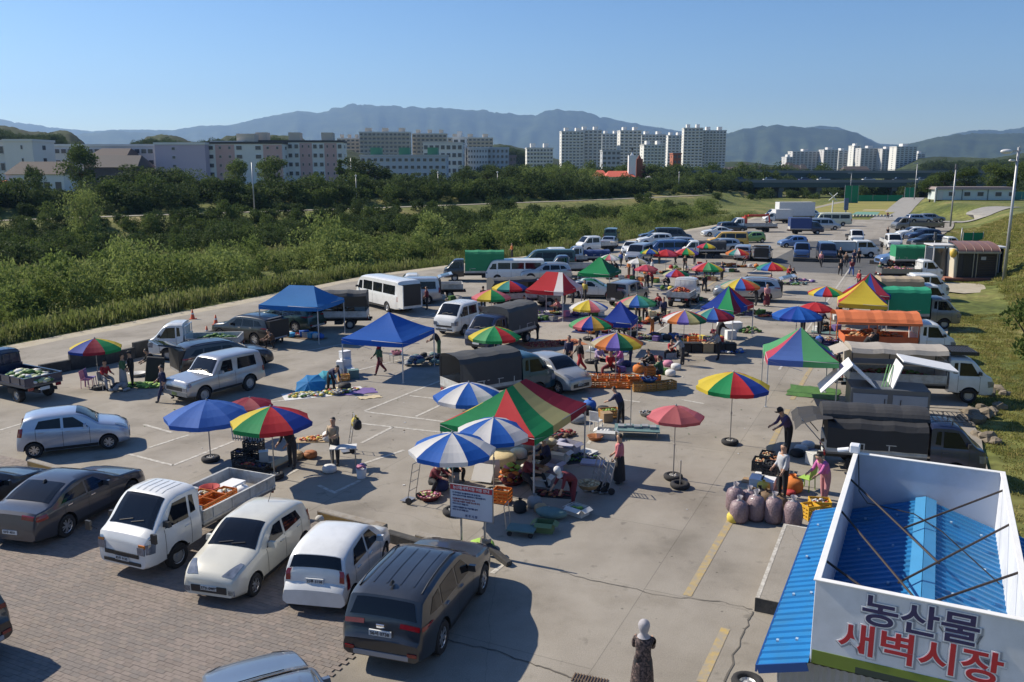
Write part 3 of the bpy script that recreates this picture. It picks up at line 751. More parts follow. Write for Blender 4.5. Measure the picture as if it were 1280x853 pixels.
b = MB(); b.box((0, 0, 46 * u), (.3, .3, 7 * u)); b.box((0, 0, 47.5 * u), (3 * u, .3, .3)); b.build('cross', rdark, o)
b = MB(); b.box((10 * u, 2, 18 * u), (8 * u, 8 * u, 36 * u)); b.box((15 * u, 4, 14 * u), (7 * u, 8 * u, 28 * u)); b.box((10 * u, 2, 38 * u), (5 * u, 5 * u, 5 * u), top=.2); b.build('brick_tower', brickr, o)
hall('low white house with a bright red roof left of the church', 756, 789, 214, 300, wwhite, rred, 3.2, 9, 'house', 'red_roof_house')
hall('small house with a red roof left of the bright red roofed one', 742, 756, 213, 310, wpale, rred, 3.2, 9, 'house', 'red_roof_house')
hall('white flat house right of the church tower', 796, 812, 219, 312, wwhite, wpale, 3.2, 9, 'house', 'low_house')
b = bloc('brick_building', 'narrow red brick building left of the tallest slab', 836, 846, 193, 480, 10, 5, 2, brickr, zbase=3, balc=False, cat='building')
for i in range(22):
 a = 900 + i * 4.4 + rv.uniform(-1, 1); d = rv.uniform(620, 760)
 hall(['small grey roofed house in the low town strip before the mountains', 'small white walled house in the low town strip before the mountains', 'small brown roofed grey house in the low town strip before the mountains'][i % 3], a, a + rv.uniform(5, 9), rv.uniform(203, 212), d, [wpale, wwhite, wgrey][i % 3], [rdark, rbrown, rbrown][i % 3], 0, 10, 'house', 'town_house')['group'] = 'houses of the town strip'
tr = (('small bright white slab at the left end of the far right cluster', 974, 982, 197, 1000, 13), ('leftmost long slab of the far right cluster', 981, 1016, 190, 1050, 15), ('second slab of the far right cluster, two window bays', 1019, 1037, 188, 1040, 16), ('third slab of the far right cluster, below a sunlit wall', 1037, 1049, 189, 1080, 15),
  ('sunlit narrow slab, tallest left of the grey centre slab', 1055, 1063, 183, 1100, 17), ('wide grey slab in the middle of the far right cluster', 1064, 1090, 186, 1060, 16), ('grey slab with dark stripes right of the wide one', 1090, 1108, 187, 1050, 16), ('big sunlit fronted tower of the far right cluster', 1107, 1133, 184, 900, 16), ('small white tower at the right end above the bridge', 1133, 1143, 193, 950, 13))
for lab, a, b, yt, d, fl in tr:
 bloc('far_apartment_slab', lab, a, b, yt, d, 14, fl, max(2, int((b - a) / 4.5)), wpale if 'sunlit' not in lab else wwhite, zbase=0, boxes=1, group='far apartment slabs beyond the bridge', ang=radians(5), roof=wwhite)  # slabs labelled sunlit take the whiter wall: sunlight put into the colour
hall('long red brown roofs at the foot of the far slabs', 1046, 1077, 208, 760, brickr, rbrown, 0, 12, 'building', 'brick_hall')
cn = M('bridge_concrete', (.18, .19, .19), .85, var=.1, scale=.3); cgn = M('bridge_green', (.05, .08, .08), .7)
BY = 300
def bridge(y, zt, th, lab, x0, x1, sp):
 o = thing('road_bridge', lab, 'bridge', (0, y, 0))
 b = MB(); b.box(((x0 + x1) / 2, 0, zt - th / 2), (x1 - x0, 11, th)); b.build('deck', cgn, o)
 b = MB(); b.box(((x0 + x1) / 2, -5.6, zt + .3), (x1 - x0, .25, 1.0)); b.build('parapet', cn, o)
 b = MB(); b.box(((x0 + x1) / 2, -5.3, zt + 1.1), (x1 - x0, .1, .12)); b.build('handrail', cgn, o)
 x = x0 + 5
 while x < x1:
  p = MB(); p.box((x, -2.8, (zt - th) / 2 - 1), (1.5, 1.5, zt - th + 2)); p.box((x, 2.8, (zt - th) / 2 - 1), (1.5, 1.5, zt - th + 2)); p.box((x, 0, zt - th - .6), (1.8, 9, 1.1)); p.build('pier', cn, o); x += sp
 return o
bridge(305, 5.3, 1.8, 'nearer green road bridge on concrete piers across the river', 62, 170, 13)
bridge(352, 8.3, 2.3, 'higher road bridge behind, its deck above the nearer one', 60, 190, 22)
cl = [(.6, .6, .6), (.05, .05, .06), (.5, .5, .52), (.1, .1, .25), (.62, .62, .6)]
for i in range(9):
 x = 68 + i * 10.5 + rv.uniform(-3, 3); t = thing('bridge_car', '%s car on the nearer bridge deck, %s from its left end' % (['white', 'black', 'silver', 'blue', 'white'][i % 5], ['first', 'second', 'third', 'fourth', 'fifth', 'sixth', 'seventh', 'eighth', 'ninth'][i]), 'car', (x, 302, 5.3), 0, 'cars on the bridge')
 b = MB(); b.box((0, 0, .75), (4.3, 1.7, .7), top=.97); b.build('body', M('bcar%d' % (i % 5), cl[i % 5], .3), t); b = MB(); b.box((-.1, 0, 1.35), (2.4, 1.5, .5), top=.8); b.build('window', GLS, t)
def ridge(name, prof, dist, depth, mat, base=-5, rough=.05, seed=0, step=3, zscale=1):
 mb = MB(); rows = 22; px0, px1 = prof[0][0], prof[-1][0]; xsx = []
 px = px0
 while px <= px1: xsx.append(px); px += step
 nr = rows + 6; vs = []
 for px in xsx:
  yt = interp(prof, px); d = dist; v = -(yt - 426.5) / FPX; zt = CAM_H + d * (v * cos(PITCH) - sin(PITCH)) / (cos(PITCH) + v * sin(PITCH)); X = (px - 640) / FPX * d / (cos(PITCH) + v * sin(PITCH))
  for j in range(nr):
   q = j / rows if j <= rows else 1 + (j - rows) * .12
   if q <= 1:
    y = d - depth * (1 - q); spur = .5 + .5 * noise.noise(Vector((X / dist * 22 + seed, q * 1.1, seed))) + .45 * noise.noise(Vector((X / dist * 70, q * 3, seed)))
    hgt = base + (zt - base) * (q ** 1.15) * (1 - (1 - q) * (.1 + 1.1 * spur) * .9)
    hgt = hgt if q < .999 else zt + zt * .035 * noise.noise(Vector((px * .09, seed, 0))) + zt * .018 * noise.noise(Vector((px * .31, seed, 0))) + zt * .009 * noise.noise(Vector((px * .8, seed, 0)))
   else: y = d + depth * (q - 1); hgt = zt * (1 - (q - 1) * 1.1)
   vs.append(((X * y / d), y, hgt))
 k = len(xsx)
 fs = [(i * nr + j, (i + 1) * nr + j, (i + 1) * nr + j + 1, i * nr + j + 1) for i in range(k - 1) for j in range(nr - 1)]
 me = bpy.data.meshes.new(name); me.from_pydata(vs, [], fs); me.polygons.foreach_set('use_smooth', [True] * len(fs))
 return tag(link(name, me, mat), kind='structure')
FOR, _, _, _ = ground_mat('forest_slope', [(.018, .030, .016), (.034, .050, .022), (.055, .070, .030)], .006, .8, .06, .95, .35)
FOR2, _, _, _ = ground_mat('forest_near', [(.014, .024, .010), (.028, .042, .016), (.045, .062, .022)], .03, .8, .3, .95, .5)
ridge('mountain_range', [(-300, 160), (-120, 158), (0, 149), (20, 153), (70, 160), (110, 164), (160, 162), (215, 163), (245, 158), (290, 156), (330, 147), (345, 144), (372, 139), (400, 141), (440, 130), (470, 132), (520, 134), (560, 136), (600, 138), (650, 144), (668, 144), (682, 139), (700, 137), (730, 140), (760, 148), (800, 156), (850, 164), (900, 172), (960, 178), (1020, 188), (1100, 200)], 9800, 3400, FOR, seed=3)
ridge('mountain_range', [(-200, 172), (-60, 170), (60, 172), (120, 166), (140, 163), (170, 166), (205, 167), (260, 180), (330, 200)], 8000, 1800, FOR, seed=5)
ridge('mountain_range', [(860, 190), (890, 172), (905, 168), (930, 161), (970, 156), (990, 158), (1010, 160), (1040, 162), (1060, 163), (1078, 170), (1095, 180), (1130, 190), (1180, 205)], 6600, 1900, FOR, seed=9)
ridge('mountain_range', [(960, 175), (1000, 161), (1025, 157), (1045, 159), (1070, 166), (1100, 180), (1140, 182), (1180, 170), (1210, 164), (1240, 162), (1250, 164), (1280, 159), (1340, 155), (1500, 150)], 9400, 2500, FOR, seed=12)
ridge('mountain_range', [(1080, 196), (1110, 184), (1140, 179), (1170, 172), (1200, 168), (1230, 167), (1280, 167), (1360, 162), (1500, 160)], 5200, 1500, FOR, seed=15)
ridge('wooded_hill', [(1120, 212), (1150, 198), (1170, 196), (1210, 197), (1240, 198), (1265, 194), (1300, 188), (1400, 180)], 900, 300, FOR2, seed=17, step=4, base=0)
ridge('wooded_hill', [(-60, 158), (0, 157), (15, 159), (35, 164), (60, 166), (75, 163), (85, 163), (105, 178), (120, 200)], 480, 120, FOR2, seed=21, step=3, base=2)
ridge('wooded_hill', [(160, 200), (182, 172), (200, 168), (220, 170), (240, 178), (270, 176), (285, 170), (320, 168), (340, 169), (370, 170), (385, 176), (430, 186), (480, 200)], 560, 120, FOR2, seed=23, step=3, base=2)
ridge('wooded_hill', [(600, 205), (616, 180), (632, 181), (655, 186), (700, 200), (720, 210)], 900, 200, FOR2, seed=25, step=3, base=2)
ridge('wooded_hill', [(860, 212), (890, 203), (930, 202), (960, 206), (1000, 210)], 1000, 200, FOR2, seed=27, step=3, base=0)
for nm, prof, d in (('hilltop_trees', [(-40, 157), (0, 157), (15, 159), (35, 165), (60, 168), (85, 164), (100, 176)], 470), ('hilltop_trees', [(178, 175), (200, 169), (225, 172), (240, 178), (285, 171), (320, 169), (370, 171), (390, 180)], 550), ('hilltop_trees', [(614, 184), (632, 182), (655, 188)], 880), ('hilltop_trees', [(1140, 203), (1165, 198), (1210, 199), (1265, 196), (1290, 192)], 870)):
 pts = []
 for i in range(520):
  px = rv.uniform(prof[0][0], prof[-1][0]); yt = interp(prof, px) + rv.uniform(.5, 9) * (1 + 2 * (i % 3 == 0)); dd = d * rv.uniform(.86, .99); v = -(yt - 426.5) / FPX
  z = CAM_H + dd * (v * cos(PITCH) - sin(PITCH)) / (cos(PITCH) + v * sin(PITCH)); k = rv.uniform(.9, 1.6) * (d / 520) ** .6; pts.append(((px - 640) / FPX * dd, dd, z - 4.5 * k, k))
 scatter(nm, dbu, pts)
def prefab():
 base = 2.6; a = P(1170, 250, base); o = thing('prefab_office', 'long pale prefab office with a flat brown grey roof on the levee', 'office', a.to_tuple(), radians(-8)); L = (1258 - 1170) / FPX * a.y * 1.02
 wall = M('prefab_wall', (.50, .56, .55), .6, var=.04);
 b = MB(); b.box((L / 2, 3, 1.25), (L, 6, 2.5)); b.build('wall', wall, o)
 b = MB(); b.box((L / 2 - .2, 3, 2.75), (L + 1, 7, .6), top=.93); b.build('roof', M('prefab_roof', (.22, .18, .17), .7), o)
 for i, x in enumerate((.16, .30, .36, .47, .53, .70, .76, .88, .93)):
  if i % 2 == 0 or i < 0:
   w_ = MB(); w_.box((L * x + .6, -.04, 1.4), (1.5, .12, 1.1)); ww_ = w_.build('window', M('window_frame_pale', (.55, .56, .58), .6), o); g_ = MB(); g_.box((L * x + .6, -.08, 1.4), (1.3, .12, .9)); g_.build('pane', GLS, ww_)
 for x in (0, .33, .66, 1): s_ = MB(); s_.box((L * x, -.05, 1.25), (.14, .16, 2.5)); s_.build('seam_post', M('seam_dark', (.10, .13, .14), .6), o)
 d_ = MB(); d_.box((L * .06, -.05, 1.0), (.9, .12, 2.0)); d_.build('door', wpale, o)
 f = thing('green_fence', 'green sheet fence right of the prefab office', 'fence', (a + Vector((L + .5, -.6, 0))).to_tuple(), radians(-8))
 for i in range(6): p = MB(); p.box((i * 2 + 1, 0, 1.0), (1.94, .05, 1.9)); p.build('panel', M('fence_green', (.04, .20, .18), .6), f)
 g2 = thing('gatepost', 'white gate column at the left end of the prefab office', 'post', (a + Vector((-1.0, -1.5, 0))).to_tuple()); b = MB(); b.tube((0, 0, -.5), (0, 0, 2.9), .18, 8); b.build('shaft', wwhite, g2)
prefab()
# ================================================================ vehicles
TYRE = M('tyre_rubber', (.022, .022, .024), .9, bump=.3, bscale=60); RIM = M('rim_alloy', (.55, .56, .58), .3, .8); RIMD = M('wheel_steel', (.42, .43, .44), .45, .5)
AGL = M('car_glass', (.006, .008, .013), .04, spec=.38, var=.1); BLK = M('black_trim', (.02, .02, .022), .5); CHR = M('chrome', (.7, .7, .72), .15, .9)
HLG = M('headlight_glass', (.13, .15, .19), .06, var=.8, scale=7, spec=.9, coat=.6); TLG = M('tail_light_red', (.22, .006, .010), .12, var=.3, scale=14, coat=.6); AMB = M('lamp_amber', (.55, .18, .03), .2)
PLT = M('plate_white', (.62, .64, .64), .45); PLG = M('plate_green', (.04, .20, .10), .45); INK = M('plate_ink', (.02, .02, .03), .6)
def paint(name, col, metal=.0, rough=.28):
 return M('paint_' + name, col, rough, metal, .05, 2, coat=.7, dirt=tuple(c * .82 + .02 for c in (col if not isinstance(col, str) else srgb(col))), dscale=1.6)
PW = paint('white', (.66, .67, .66)); PC = paint('cream', (.56, .55, .48)); PS = paint('silver', (.42, .43, .45), .55); PSB = paint('pale_blue_silver', (.40, .46, .56), .5); PG = paint('graphite', (.032, .036, .044), .25)
PK = paint('black', (.014, .014, .017)); PN = paint('navy', (.018, .028, .07), .2); PB = paint('blue', (.05, .10, .24), .3); PLB = paint('light_blue', (.16, .25, .44), .4); PGY = paint('grey', (.20, .205, .21), .4)
PY = paint('yellow', (.62, .36, .04)); PLG = paint('lime', (.20, .34, .08), .2); PDG = paint('dark_green', (.02, .05, .04), .2); PT = paint('teal', (.02, .07, .10), .2); PCR = paint('cream_bus', (.55, .56, .42)); PBK = paint('slate', (.055, .06, .075), .3)
BEDW = M('bed_paint_white', (.48, .49, .48), .55, var=.1, scale=4, dirt=(.28, .25, .21), dscale=3); FRM = M('chassis', (.03, .03, .032), .8); BEDF = M('bed_floor', (.16, .15, .14), .8)
def catmull(pts, d=.12):
 out = []
 for i in range(len(pts) - 1):
  p0 = pts[max(i - 1, 0)]; p1 = pts[i]; p2 = pts[i + 1]; p3 = pts[min(i + 2, len(pts) - 1)]
  L = sqrt((p2[0] - p1[0]) ** 2 + (p2[1] - p1[1]) ** 2); n = max(1, int(L / d))
  for k in range(n):
   t = k / n
   x = p1[0] + (p2[0] - p1[0]) * t
   m1 = (p2[1] - p0[1]) / max(1e-3, (p2[0] - p0[0])) * (p2[0] - p1[0]) if i > 0 else (p2[1] - p1[1]); m2 = (p3[1] - p1[1]) / max(1e-3, (p3[0] - p1[0])) * (p2[0] - p1[0]) if i < len(pts) - 2 else (p2[1] - p1[1])
   lim = 1.6 * (p2[1] - p1[1])
   if (p2[1] - p1[1]) >= 0: m1 = max(0, min(m1, max(lim, 0))); m2 = max(0, min(m2, max(lim, 0)))
   else: m1 = min(0, max(m1, lim)); m2 = min(0, max(m2, lim))
   h = (2 * t ** 3 - 3 * t * t + 1) * p1[1] + (t ** 3 - 2 * t * t + t) * m1 + (-2 * t ** 3 + 3 * t * t) * p2[1] + (t ** 3 - t * t) * m2
   out.append((x, h))
 out.append(pts[-1]); return out
class Shell:
 "car body: cross sections swept along the profile; the windows and lamps lie on the same surface"
 def __init__(s, L, W, prof, belt, z0, wide, tumble=.22, crown=.03, edge=.05):
  s.L, s.W, s.belt, s.z0, s.tumble, s.crown, s.edge = L, W, belt, z0, tumble, crown, edge
  s.st = catmull(prof); s.wide = wide
 def ring(s, x, zt):
  w = s.W / 2 * interp(s.wide, x); z0 = interp(s.z0, x); zb = min(interp(s.belt, x), zt - .05); e = min(s.edge, max(.012, (zt - zb) * .4)); wt = w - .035 - s.tumble * max(0, zt - e - zb)
  r = [(0, z0), (w * .55, z0), (w - .10, z0), (w - .03, z0 + .05), (w - .004, z0 + .25 * (zb - z0)), (w, z0 + .58 * (zb - z0)), (w - .012, zb - .07), (w - .035, zb - .005)]
  r += [(w - .04 - .5 * (w - .04 - wt), (zb + zt - e) / 2), (wt, zt - e), (wt - e * .9, zt - e * .25), (wt * .62, zt + s.crown * .6), (wt * .3, zt + s.crown * .9), (0, zt + s.crown)]
  return r
 def zt(s, x): return interp(s.st, x)
 def side(s, x, z):
  r = s.ring(x, s.zt(x))[2:11]
  for (a, b), (c, d) in zip(r, r[1:]):
   if z <= d: q = (z - b) / (d - b) if d != b else 0; return a + (c - a) * max(0, q)
  return r[-1][0]
 def top(s, x, yf):
  r = s.ring(x, s.zt(x)); y = abs(yf) * r[10][0]; q = r[10:][::-1]
  for (a, b), (c, d) in zip(q, q[1:]):
   if y <= c + 1e-6: k = (y - a) / (c - a) if c != a else 0; return (math.copysign(y, yf), b + (d - b) * k)
  return (math.copysign(y, yf), q[-1][1])
 def body(s, name, wheels, wr, mats=2):
  V = []; F = []; n = 14
  rows = []
  for x, z in s.st:
   r = s.ring(x, z); X = s.L / 2 - x
   full = [(X, y, zz) for y, zz in r] + [(X, -y, zz) for y, zz in r[-2:0:-1]]
   rows.append(full)
  m = len(rows[0]); V = [p for r in rows for p in r]
  for i in range(len(rows) - 1):
   for j in range(m): k = (j + 1) % m; F.append((i * m + j, i * m + k, (i + 1) * m + k, (i + 1) * m + j))
  F.append(tuple(reversed(range(m)))); F.append(tuple((len(rows) - 1) * m + j for j in range(m)))
  me = bpy.data.meshes.new(name); me.from_pydata(V, [], F)
  bm = bmesh.new(); bm.from_mesh(me); bmesh.ops.recalc_face_normals(bm, faces=bm.faces[:]); bm.to_mesh(me); bm.free()
  me.materials.append(PW); me.materials.append(BLK)
  if wheels:
   o = bpy.data.objects.new(name, me); COL.objects.link(o)
   c = MB(); c.mi = 1
   for x in wheels:
    for sg in (1, -1):
     w = s.W / 2 * interp(s.wide, x); k = len(c.v); c.tube((s.L / 2 - x, sg * (w - .24), wr + .01), (s.L / 2 - x, sg * (w + .3), wr + .01), wr * 1.17, 20)
   cm = c.mesh('arch_cut'); cm.materials.append(PW); cm.materials.append(BLK)
   bm = bmesh.new(); bm.from_mesh(cm); bmesh.ops.recalc_face_normals(bm, faces=bm.faces[:]); bm.to_mesh(cm); bm.free()
   co = bpy.data.objects.new('cut', cm); COL.objects.link(co)
   b = o.modifiers.new('b', 'BOOLEAN'); b.operation = 'DIFFERENCE'; b.solver = 'EXACT'; b.object = co
   me2 = evald(o); bpy.data.objects.remove(o); bpy.data.objects.remove(co)
   if len(me2.polygons) > 50: me = me2
  me.name = name; smooth_angle(me, 33); return me
 def spatch(s, quad, sg, nx=6, nz=4, eps=.008):
  "quad: 4 corners (x,z) on the flank"
  mb = MB(); g = []
  for i in range(nx + 1):
   for j in range(nz + 1):
    a = i / nx; b = j / nz; x = (quad[0][0] * (1 - a) + quad[1][0] * a) * (1 - b) + (quad[3][0] * (1 - a) + quad[2][0] * a) * b
    z = (quad[0][1] * (1 - a) + quad[1][1] * a) * (1 - b) + (quad[3][1] * (1 - a) + quad[2][1] * a) * b
    g.append((s.L / 2 - x, sg * (s.side(x, z) + eps), z))
  k = nz + 1
  for i in range(nx):
   for j in range(nz):
    f = [g[i * k + j], g[(i + 1) * k + j], g[(i + 1) * k + j + 1], g[i * k + j + 1]]; mb.face(f if sg < 0 else f[::-1])
  return mb
 def tpatch(s, x0, x1, y0, y1, y0b=None, y1b=None, nx=8, ny=8, eps=.010):
  "patch on the top surface between profile x0..x1; y as a share of the half width"
  mb = MB(); g = []; y0b = y0 if y0b is None else y0b; y1b = y1 if y1b is None else y1b
  for i in range(nx + 1):
   a = i / nx; x = x0 + (x1 - x0) * a
   h = .02; sl = (s.zt(x + h) - s.zt(x - h)) / (2 * h); nn = sqrt(1 + sl * sl)
   for j in range(ny + 1):
    b = j / ny; yf = (y0 * (1 - a) + y0b * a) * (1 - b) + (y1 * (1 - a) + y1b * a) * b; y, z = s.top(x, yf)
    g.append((s.L / 2 - x + eps * sl / nn, y, z + eps / nn))
  k = ny + 1
  for i in range(nx):
   for j in range(ny): mb.face([g[i * k + j], g[(i + 1) * k + j], g[(i + 1) * k + j + 1], g[i * k + j + 1]])
  return mb
def wheel_mesh(r, w, spokes=5, steel=False):
 t = MB(); pr = [(r * .62, -w / 2), (r * .93, -w / 2), (r, -w * .33), (r, w * .33), (r * .93, w / 2), (r * .62, w / 2), (r * .60, w * .2)]
 n = 22; k = 0
 for rr, y in pr:
  for i in range(n): a = 2 * pi * i / n; t.v.append((cos(a) * rr, y, sin(a) * rr))
 for j in range(len(pr) - 1):
  for i in range(n): i2 = (i + 1) % n; t.f.append((j * n + i, j * n + i2, (j + 1) * n + i2, (j + 1) * n + i)); t.m.append(0)
 for yy in (-w / 2 + .01,): t.f.append(tuple(range(n))); t.m.append(0)
 tm = t.mesh('wheel', True); tm.materials.append(TYRE); smooth_angle(tm, 40)
 q = MB(); q.mi = 0
 y = w * .32
 for i in range(n):
  a, b = 2 * pi * i / n, 2 * pi * (i + 1) / n
  q.face([(cos(a) * r * .64, w / 2 - .012, sin(a) * r * .64), (cos(b) * r * .64, w / 2 - .012, sin(b) * r * .64), (cos(b) * r * .56, y, sin(b) * r * .56), (cos(a) * r * .56, y, sin(a) * r * .56)])
 q.mi = 1; q.face([(cos(2 * pi * i / n) * r * .57, y - .03, sin(2 * pi * i / n) * r * .57) for i in range(n)]); q.mi = 0
 if steel:
  q.face([(cos(2 * pi * i / n) * r * .5, y, sin(2 * pi * i / n) * r * .5) for i in range(n)])
  q.tube((0, y, 0), (0, y + .04, 0), r * .2, 10)
 else:
  for i in range(spokes):
   a = 2 * pi * i / spokes
   for da in (-.16, .16):
    c_, s_ = cos(a + da), sin(a + da); c2, s2 = cos(a + da * 1.5), sin(a + da * 1.5); wd = .05 * r / .3
    p = Vector((-s_, 0, c_)) * wd * .42
    A = Vector((c_ * r * .08, y + .01, s_ * r * .08)); B = Vector((c2 * r * .58, w / 2 - .02, s2 * r * .58)); q.face([A - p, B - p, B + p, A + p])
  q.tube((0, y - .01, 0), (0, y + .02, 0), r * .13, 10)
 rm = q.mesh('rim'); rm.materials.append(RIMD if steel else RIM); rm.materials.append(BLK)
 return tm, rm
WHEELS = {}
def add_wheel(o, x, y, r, w, steel=False, parts=True):
 k = (round(r, 2), round(w, 2), steel)
 if k not in WHEELS: WHEELS[k] = wheel_mesh(r, w, 5 if r < .32 else 5, steel)
 t, rm = WHEELS[k]
 q = link('wheel', t, None, o, (x, y, r)); q.rotation_euler = (0, R.uniform(0, 6), 0 if y > 0 else pi)
 if parts: link('rim', rm, None, q)
TYPES = {}
def ctype(key, L, W, prof, belt, z0, wide, wheels, wr, **k):
 tb = k.get('tumble', .30)
 sh = Shell(L, W, prof, belt, z0, wide, tb, k.get('crown', .03), k.get('edge', .06))
 T = dict(sh=sh, L=L, W=W, wheels=wheels, wr=wr, k=k, key=key)
 T['body'] = sh.body('body', wheels, wr)
 parts = []   # (name, mesh, mat)
 ws = k['ws']; parts.append(('windshield', sh.tpatch(*ws[:2], -ws[2], ws[2], -ws[3], ws[3]).mesh('windshield', True), AGL))
 rw = k.get('rw')
 if rw: parts.append(('rear_window', sh.tpatch(*rw[:2], -rw[2], rw[2], -rw[3], rw[3]).mesh('rear_window', True), AGL))
 for q in k['sw']:
  for sg in (1, -1): parts.append(('side_window', sh.spatch(q, sg).mesh('side_window', True), AGL))
 for q in k.get('hl', ()):
  for sg in (1, -1): parts.append(('headlight', sh.spatch(q, sg, 5, 2, .012).mesh('headlight', True), HLG))
 for q in k.get('tl', ()):
  for sg in (1, -1): parts.append(('tail_light', sh.spatch(q, sg, 5, 2, .012).mesh('tail_light', True), TLG))
 for q in k.get('hlt', ()):
  for sg in (1, -1): parts.append(('headlight', sh.tpatch(q[0], q[1], sg * q[2], sg * q[3], sg * q[4], sg * q[5], 5, 4, .012).mesh('headlight', True), HLG))
 for q in k.get('tlt', ()):
  for sg in (1, -1): parts.append(('tail_light', sh.tpatch(q[0], q[1], sg * q[2], sg * q[3], sg * q[2], sg * q[3], 4, 4, .014).mesh('tail_light', True), TLG))
 for nm, y, z, wd, h, mt in k.get('front', ()):
  b = MB(); b.box((L / 2 + .005, y, z), (.035, wd, h)); parts.append((nm, b.mesh(nm), mt))
 for nm, y, z, wd, h, mt in k.get('rear', ()):
  b = MB(); b.box((-L / 2 - .005, y, z), (.035, wd, h)); parts.append((nm, b.mesh(nm), mt))
 for x, zb_, zt_ in k.get('seams', ()):
  for sg in (1, -1):
   q = sh.spatch([(x, zb_), (x + .014, zb_), (x + .014, zt_), (x, zt_)], sg, 1, 6, .004); parts.append(('door_seam', q.mesh('door_seam'), BLK))
 for sg in (1, -1):
  a, b_ = wheels[0] + wr * 1.2, wheels[-1] - wr * 1.2; z_ = interp(z0, (a + b_) / 2)
  q = sh.spatch([(a, z_ + .05), (b_, z_ + .05), (b_, z_ + .15), (a, z_ + .15)], sg, 6, 2, .006); parts.append(('sill', q.mesh('sill'), BLK))
 mi = k.get('mirror')
 if mi:
  for sg in (1, -1):
   y = sh.side(mi[0], mi[1]); b = MB(); b.box((L / 2 - mi[0], sg * (y + .10), mi[1] + .04), (.11, .2, .14), top=.8); parts.append(('mirror', b.mesh('mirror'), 'paint' if not k.get('bm') else BLK))
 for x, z in k.get('handles', ()):
  for sg in (1, -1): hd = MB(); hd.box((L / 2 - x, sg * (sh.side(x, z) + .015), z), (.17, .03, .03)); parts.append(('door_handle', hd.mesh('door_handle'), 'paint' if not k.get('chrome') else CHR))
 for y0_, y1_ in ((-.5, .02), (.0, .5)):
  wp = MB(); x = ws[0] + .03; p0 = sh.top(x, y0_); p1 = sh.top(x + .06, y1_); wp.tube((L / 2 - x + .01, p0[0], p0[1] + .03), (L / 2 - x - .05, p1[0], p1[1] + .035), .010, 4); parts.append(('wiper', wp.mesh('wiper'), BLK))
 if k.get('rails'):
  a, b_, yf = k['rails']
  for sg in (1, -1):
   r_ = MB(); pr = None
   for i in range(7):
    x = a + (b_ - a) * i / 6; y, z = sh.top(x, sg * yf); c = (L / 2 - x, y, z + (.045 if 0 < i < 6 else .01))
    if pr: r_.tube(pr, c, .016, 5)
    pr = c
   parts.append(('roof_rail', r_.mesh('roof_rail'), BLK))
 if k.get('ribs'):
  a, b_, ys_ = k['ribs']
  for yf in ys_: parts.append(('roof_rib', sh.tpatch(a, b_, yf - .028, yf + .028, nx=8, ny=1, eps=.012).mesh('roof_rib'), 'paint'))
 T['parts'] = parts; TYPES[key] = T
 return T
_w = [(0, .80), (.10, .90), (.35, .975), (.8, 1), (2.8, 1), (3.3, .98), (3.5, .95), (3.6, .90)]
ctype('hatch', 3.6, 1.62, [(0, .60), (.05, .70), (.14, .76), (.35, .88), (.75, .985), (.98, 1.03), (1.35, 1.30), (1.62, 1.43), (1.95, 1.475), (2.6, 1.475), (3.1, 1.43), (3.32, 1.36), (3.42, 1.15), (3.5, .95), (3.57, .80), (3.6, .62)],
  [(0, .58), (.3, .72), (.9, .88), (1.6, .93), (3.0, 1.02), (3.6, 1.0)], [(0, .26), (.5, .18), (3.1, .18), (3.6, .28)], _w, (.70, 3.08), .285,
  ws=(.99, 1.68, .93, .90), rw=(3.345, 3.455, .80, .86), sw=[[(1.30, .945), (2.10, .985), (2.10, 1.34), (1.78, 1.33)], [(2.19, .99), (3.0, 1.04), (2.86, 1.30), (2.19, 1.34)]], hlt=[(.07, .46, .50, .97, .86, 1.0)],
  tl=[[(3.42, .80), (3.57, .80), (3.50, 1.10), (3.36, 1.10)]], seams=((1.28, .35, .93), (2.14, .30, .97), (2.98, .60, 1.02)), mirror=(1.42, .97), handles=((1.98, .86), (2.82, .90)),
  front=(('grille', 0, .42, .92, .16, BLK), ('number_plate', 0, .45, .42, .11, PLT)), rear=(('number_plate', 0, .52, .40, .12, PLT), ), tumble=.26)
ctype('hatch_old', 3.5, 1.60, [(0, .58), (.05, .70), (.15, .78), (.45, .90), (.8, .97), (1.15, 1.25), (1.5, 1.43), (1.9, 1.48), (2.5, 1.47), (2.95, 1.40), (3.15, 1.32), (3.27, 1.10), (3.34, .92), (3.36, .74), (3.44, .68), (3.5, .60)],
  [(0, .58), (.4, .78), (1, .90), (3.0, .98), (3.5, .9)], [(0, .26), (.5, .18), (3.0, .18), (3.5, .26)], [(0, .82), (.15, .93), (.5, .99), (.9, 1), (2.7, 1), (3.2, .97), (3.5, .93)], (.68, 3.02), .28,
  ws=(.82, 1.50, .93, .90), rw=(3.16, 3.285, .92, .95), sw=[[(1.10, .93), (1.92, .95), (1.92, 1.35), (1.55, 1.33)], [(2.02, .955), (2.86, 1.0), (2.66, 1.31), (2.02, 1.35)]], hlt=[(.05, .34, .62, .98, .86, 1.0)],
  tl=[[(3.20, .62), (3.35, .62), (3.31, .96), (3.20, .98)]], tlt=[(3.29, 3.355, .84, 1.0)], seams=((1.1, .35, .90), (1.97, .30, .94), (2.82, .6, 1.0)), mirror=(1.25, .94), handles=((1.8, .84), (2.62, .87)),
  front=(('grille', 0, .45, .7, .12, BLK), ('number_plate', 0, .42, .4, .11, PLT)), rear=(), tumble=.26)
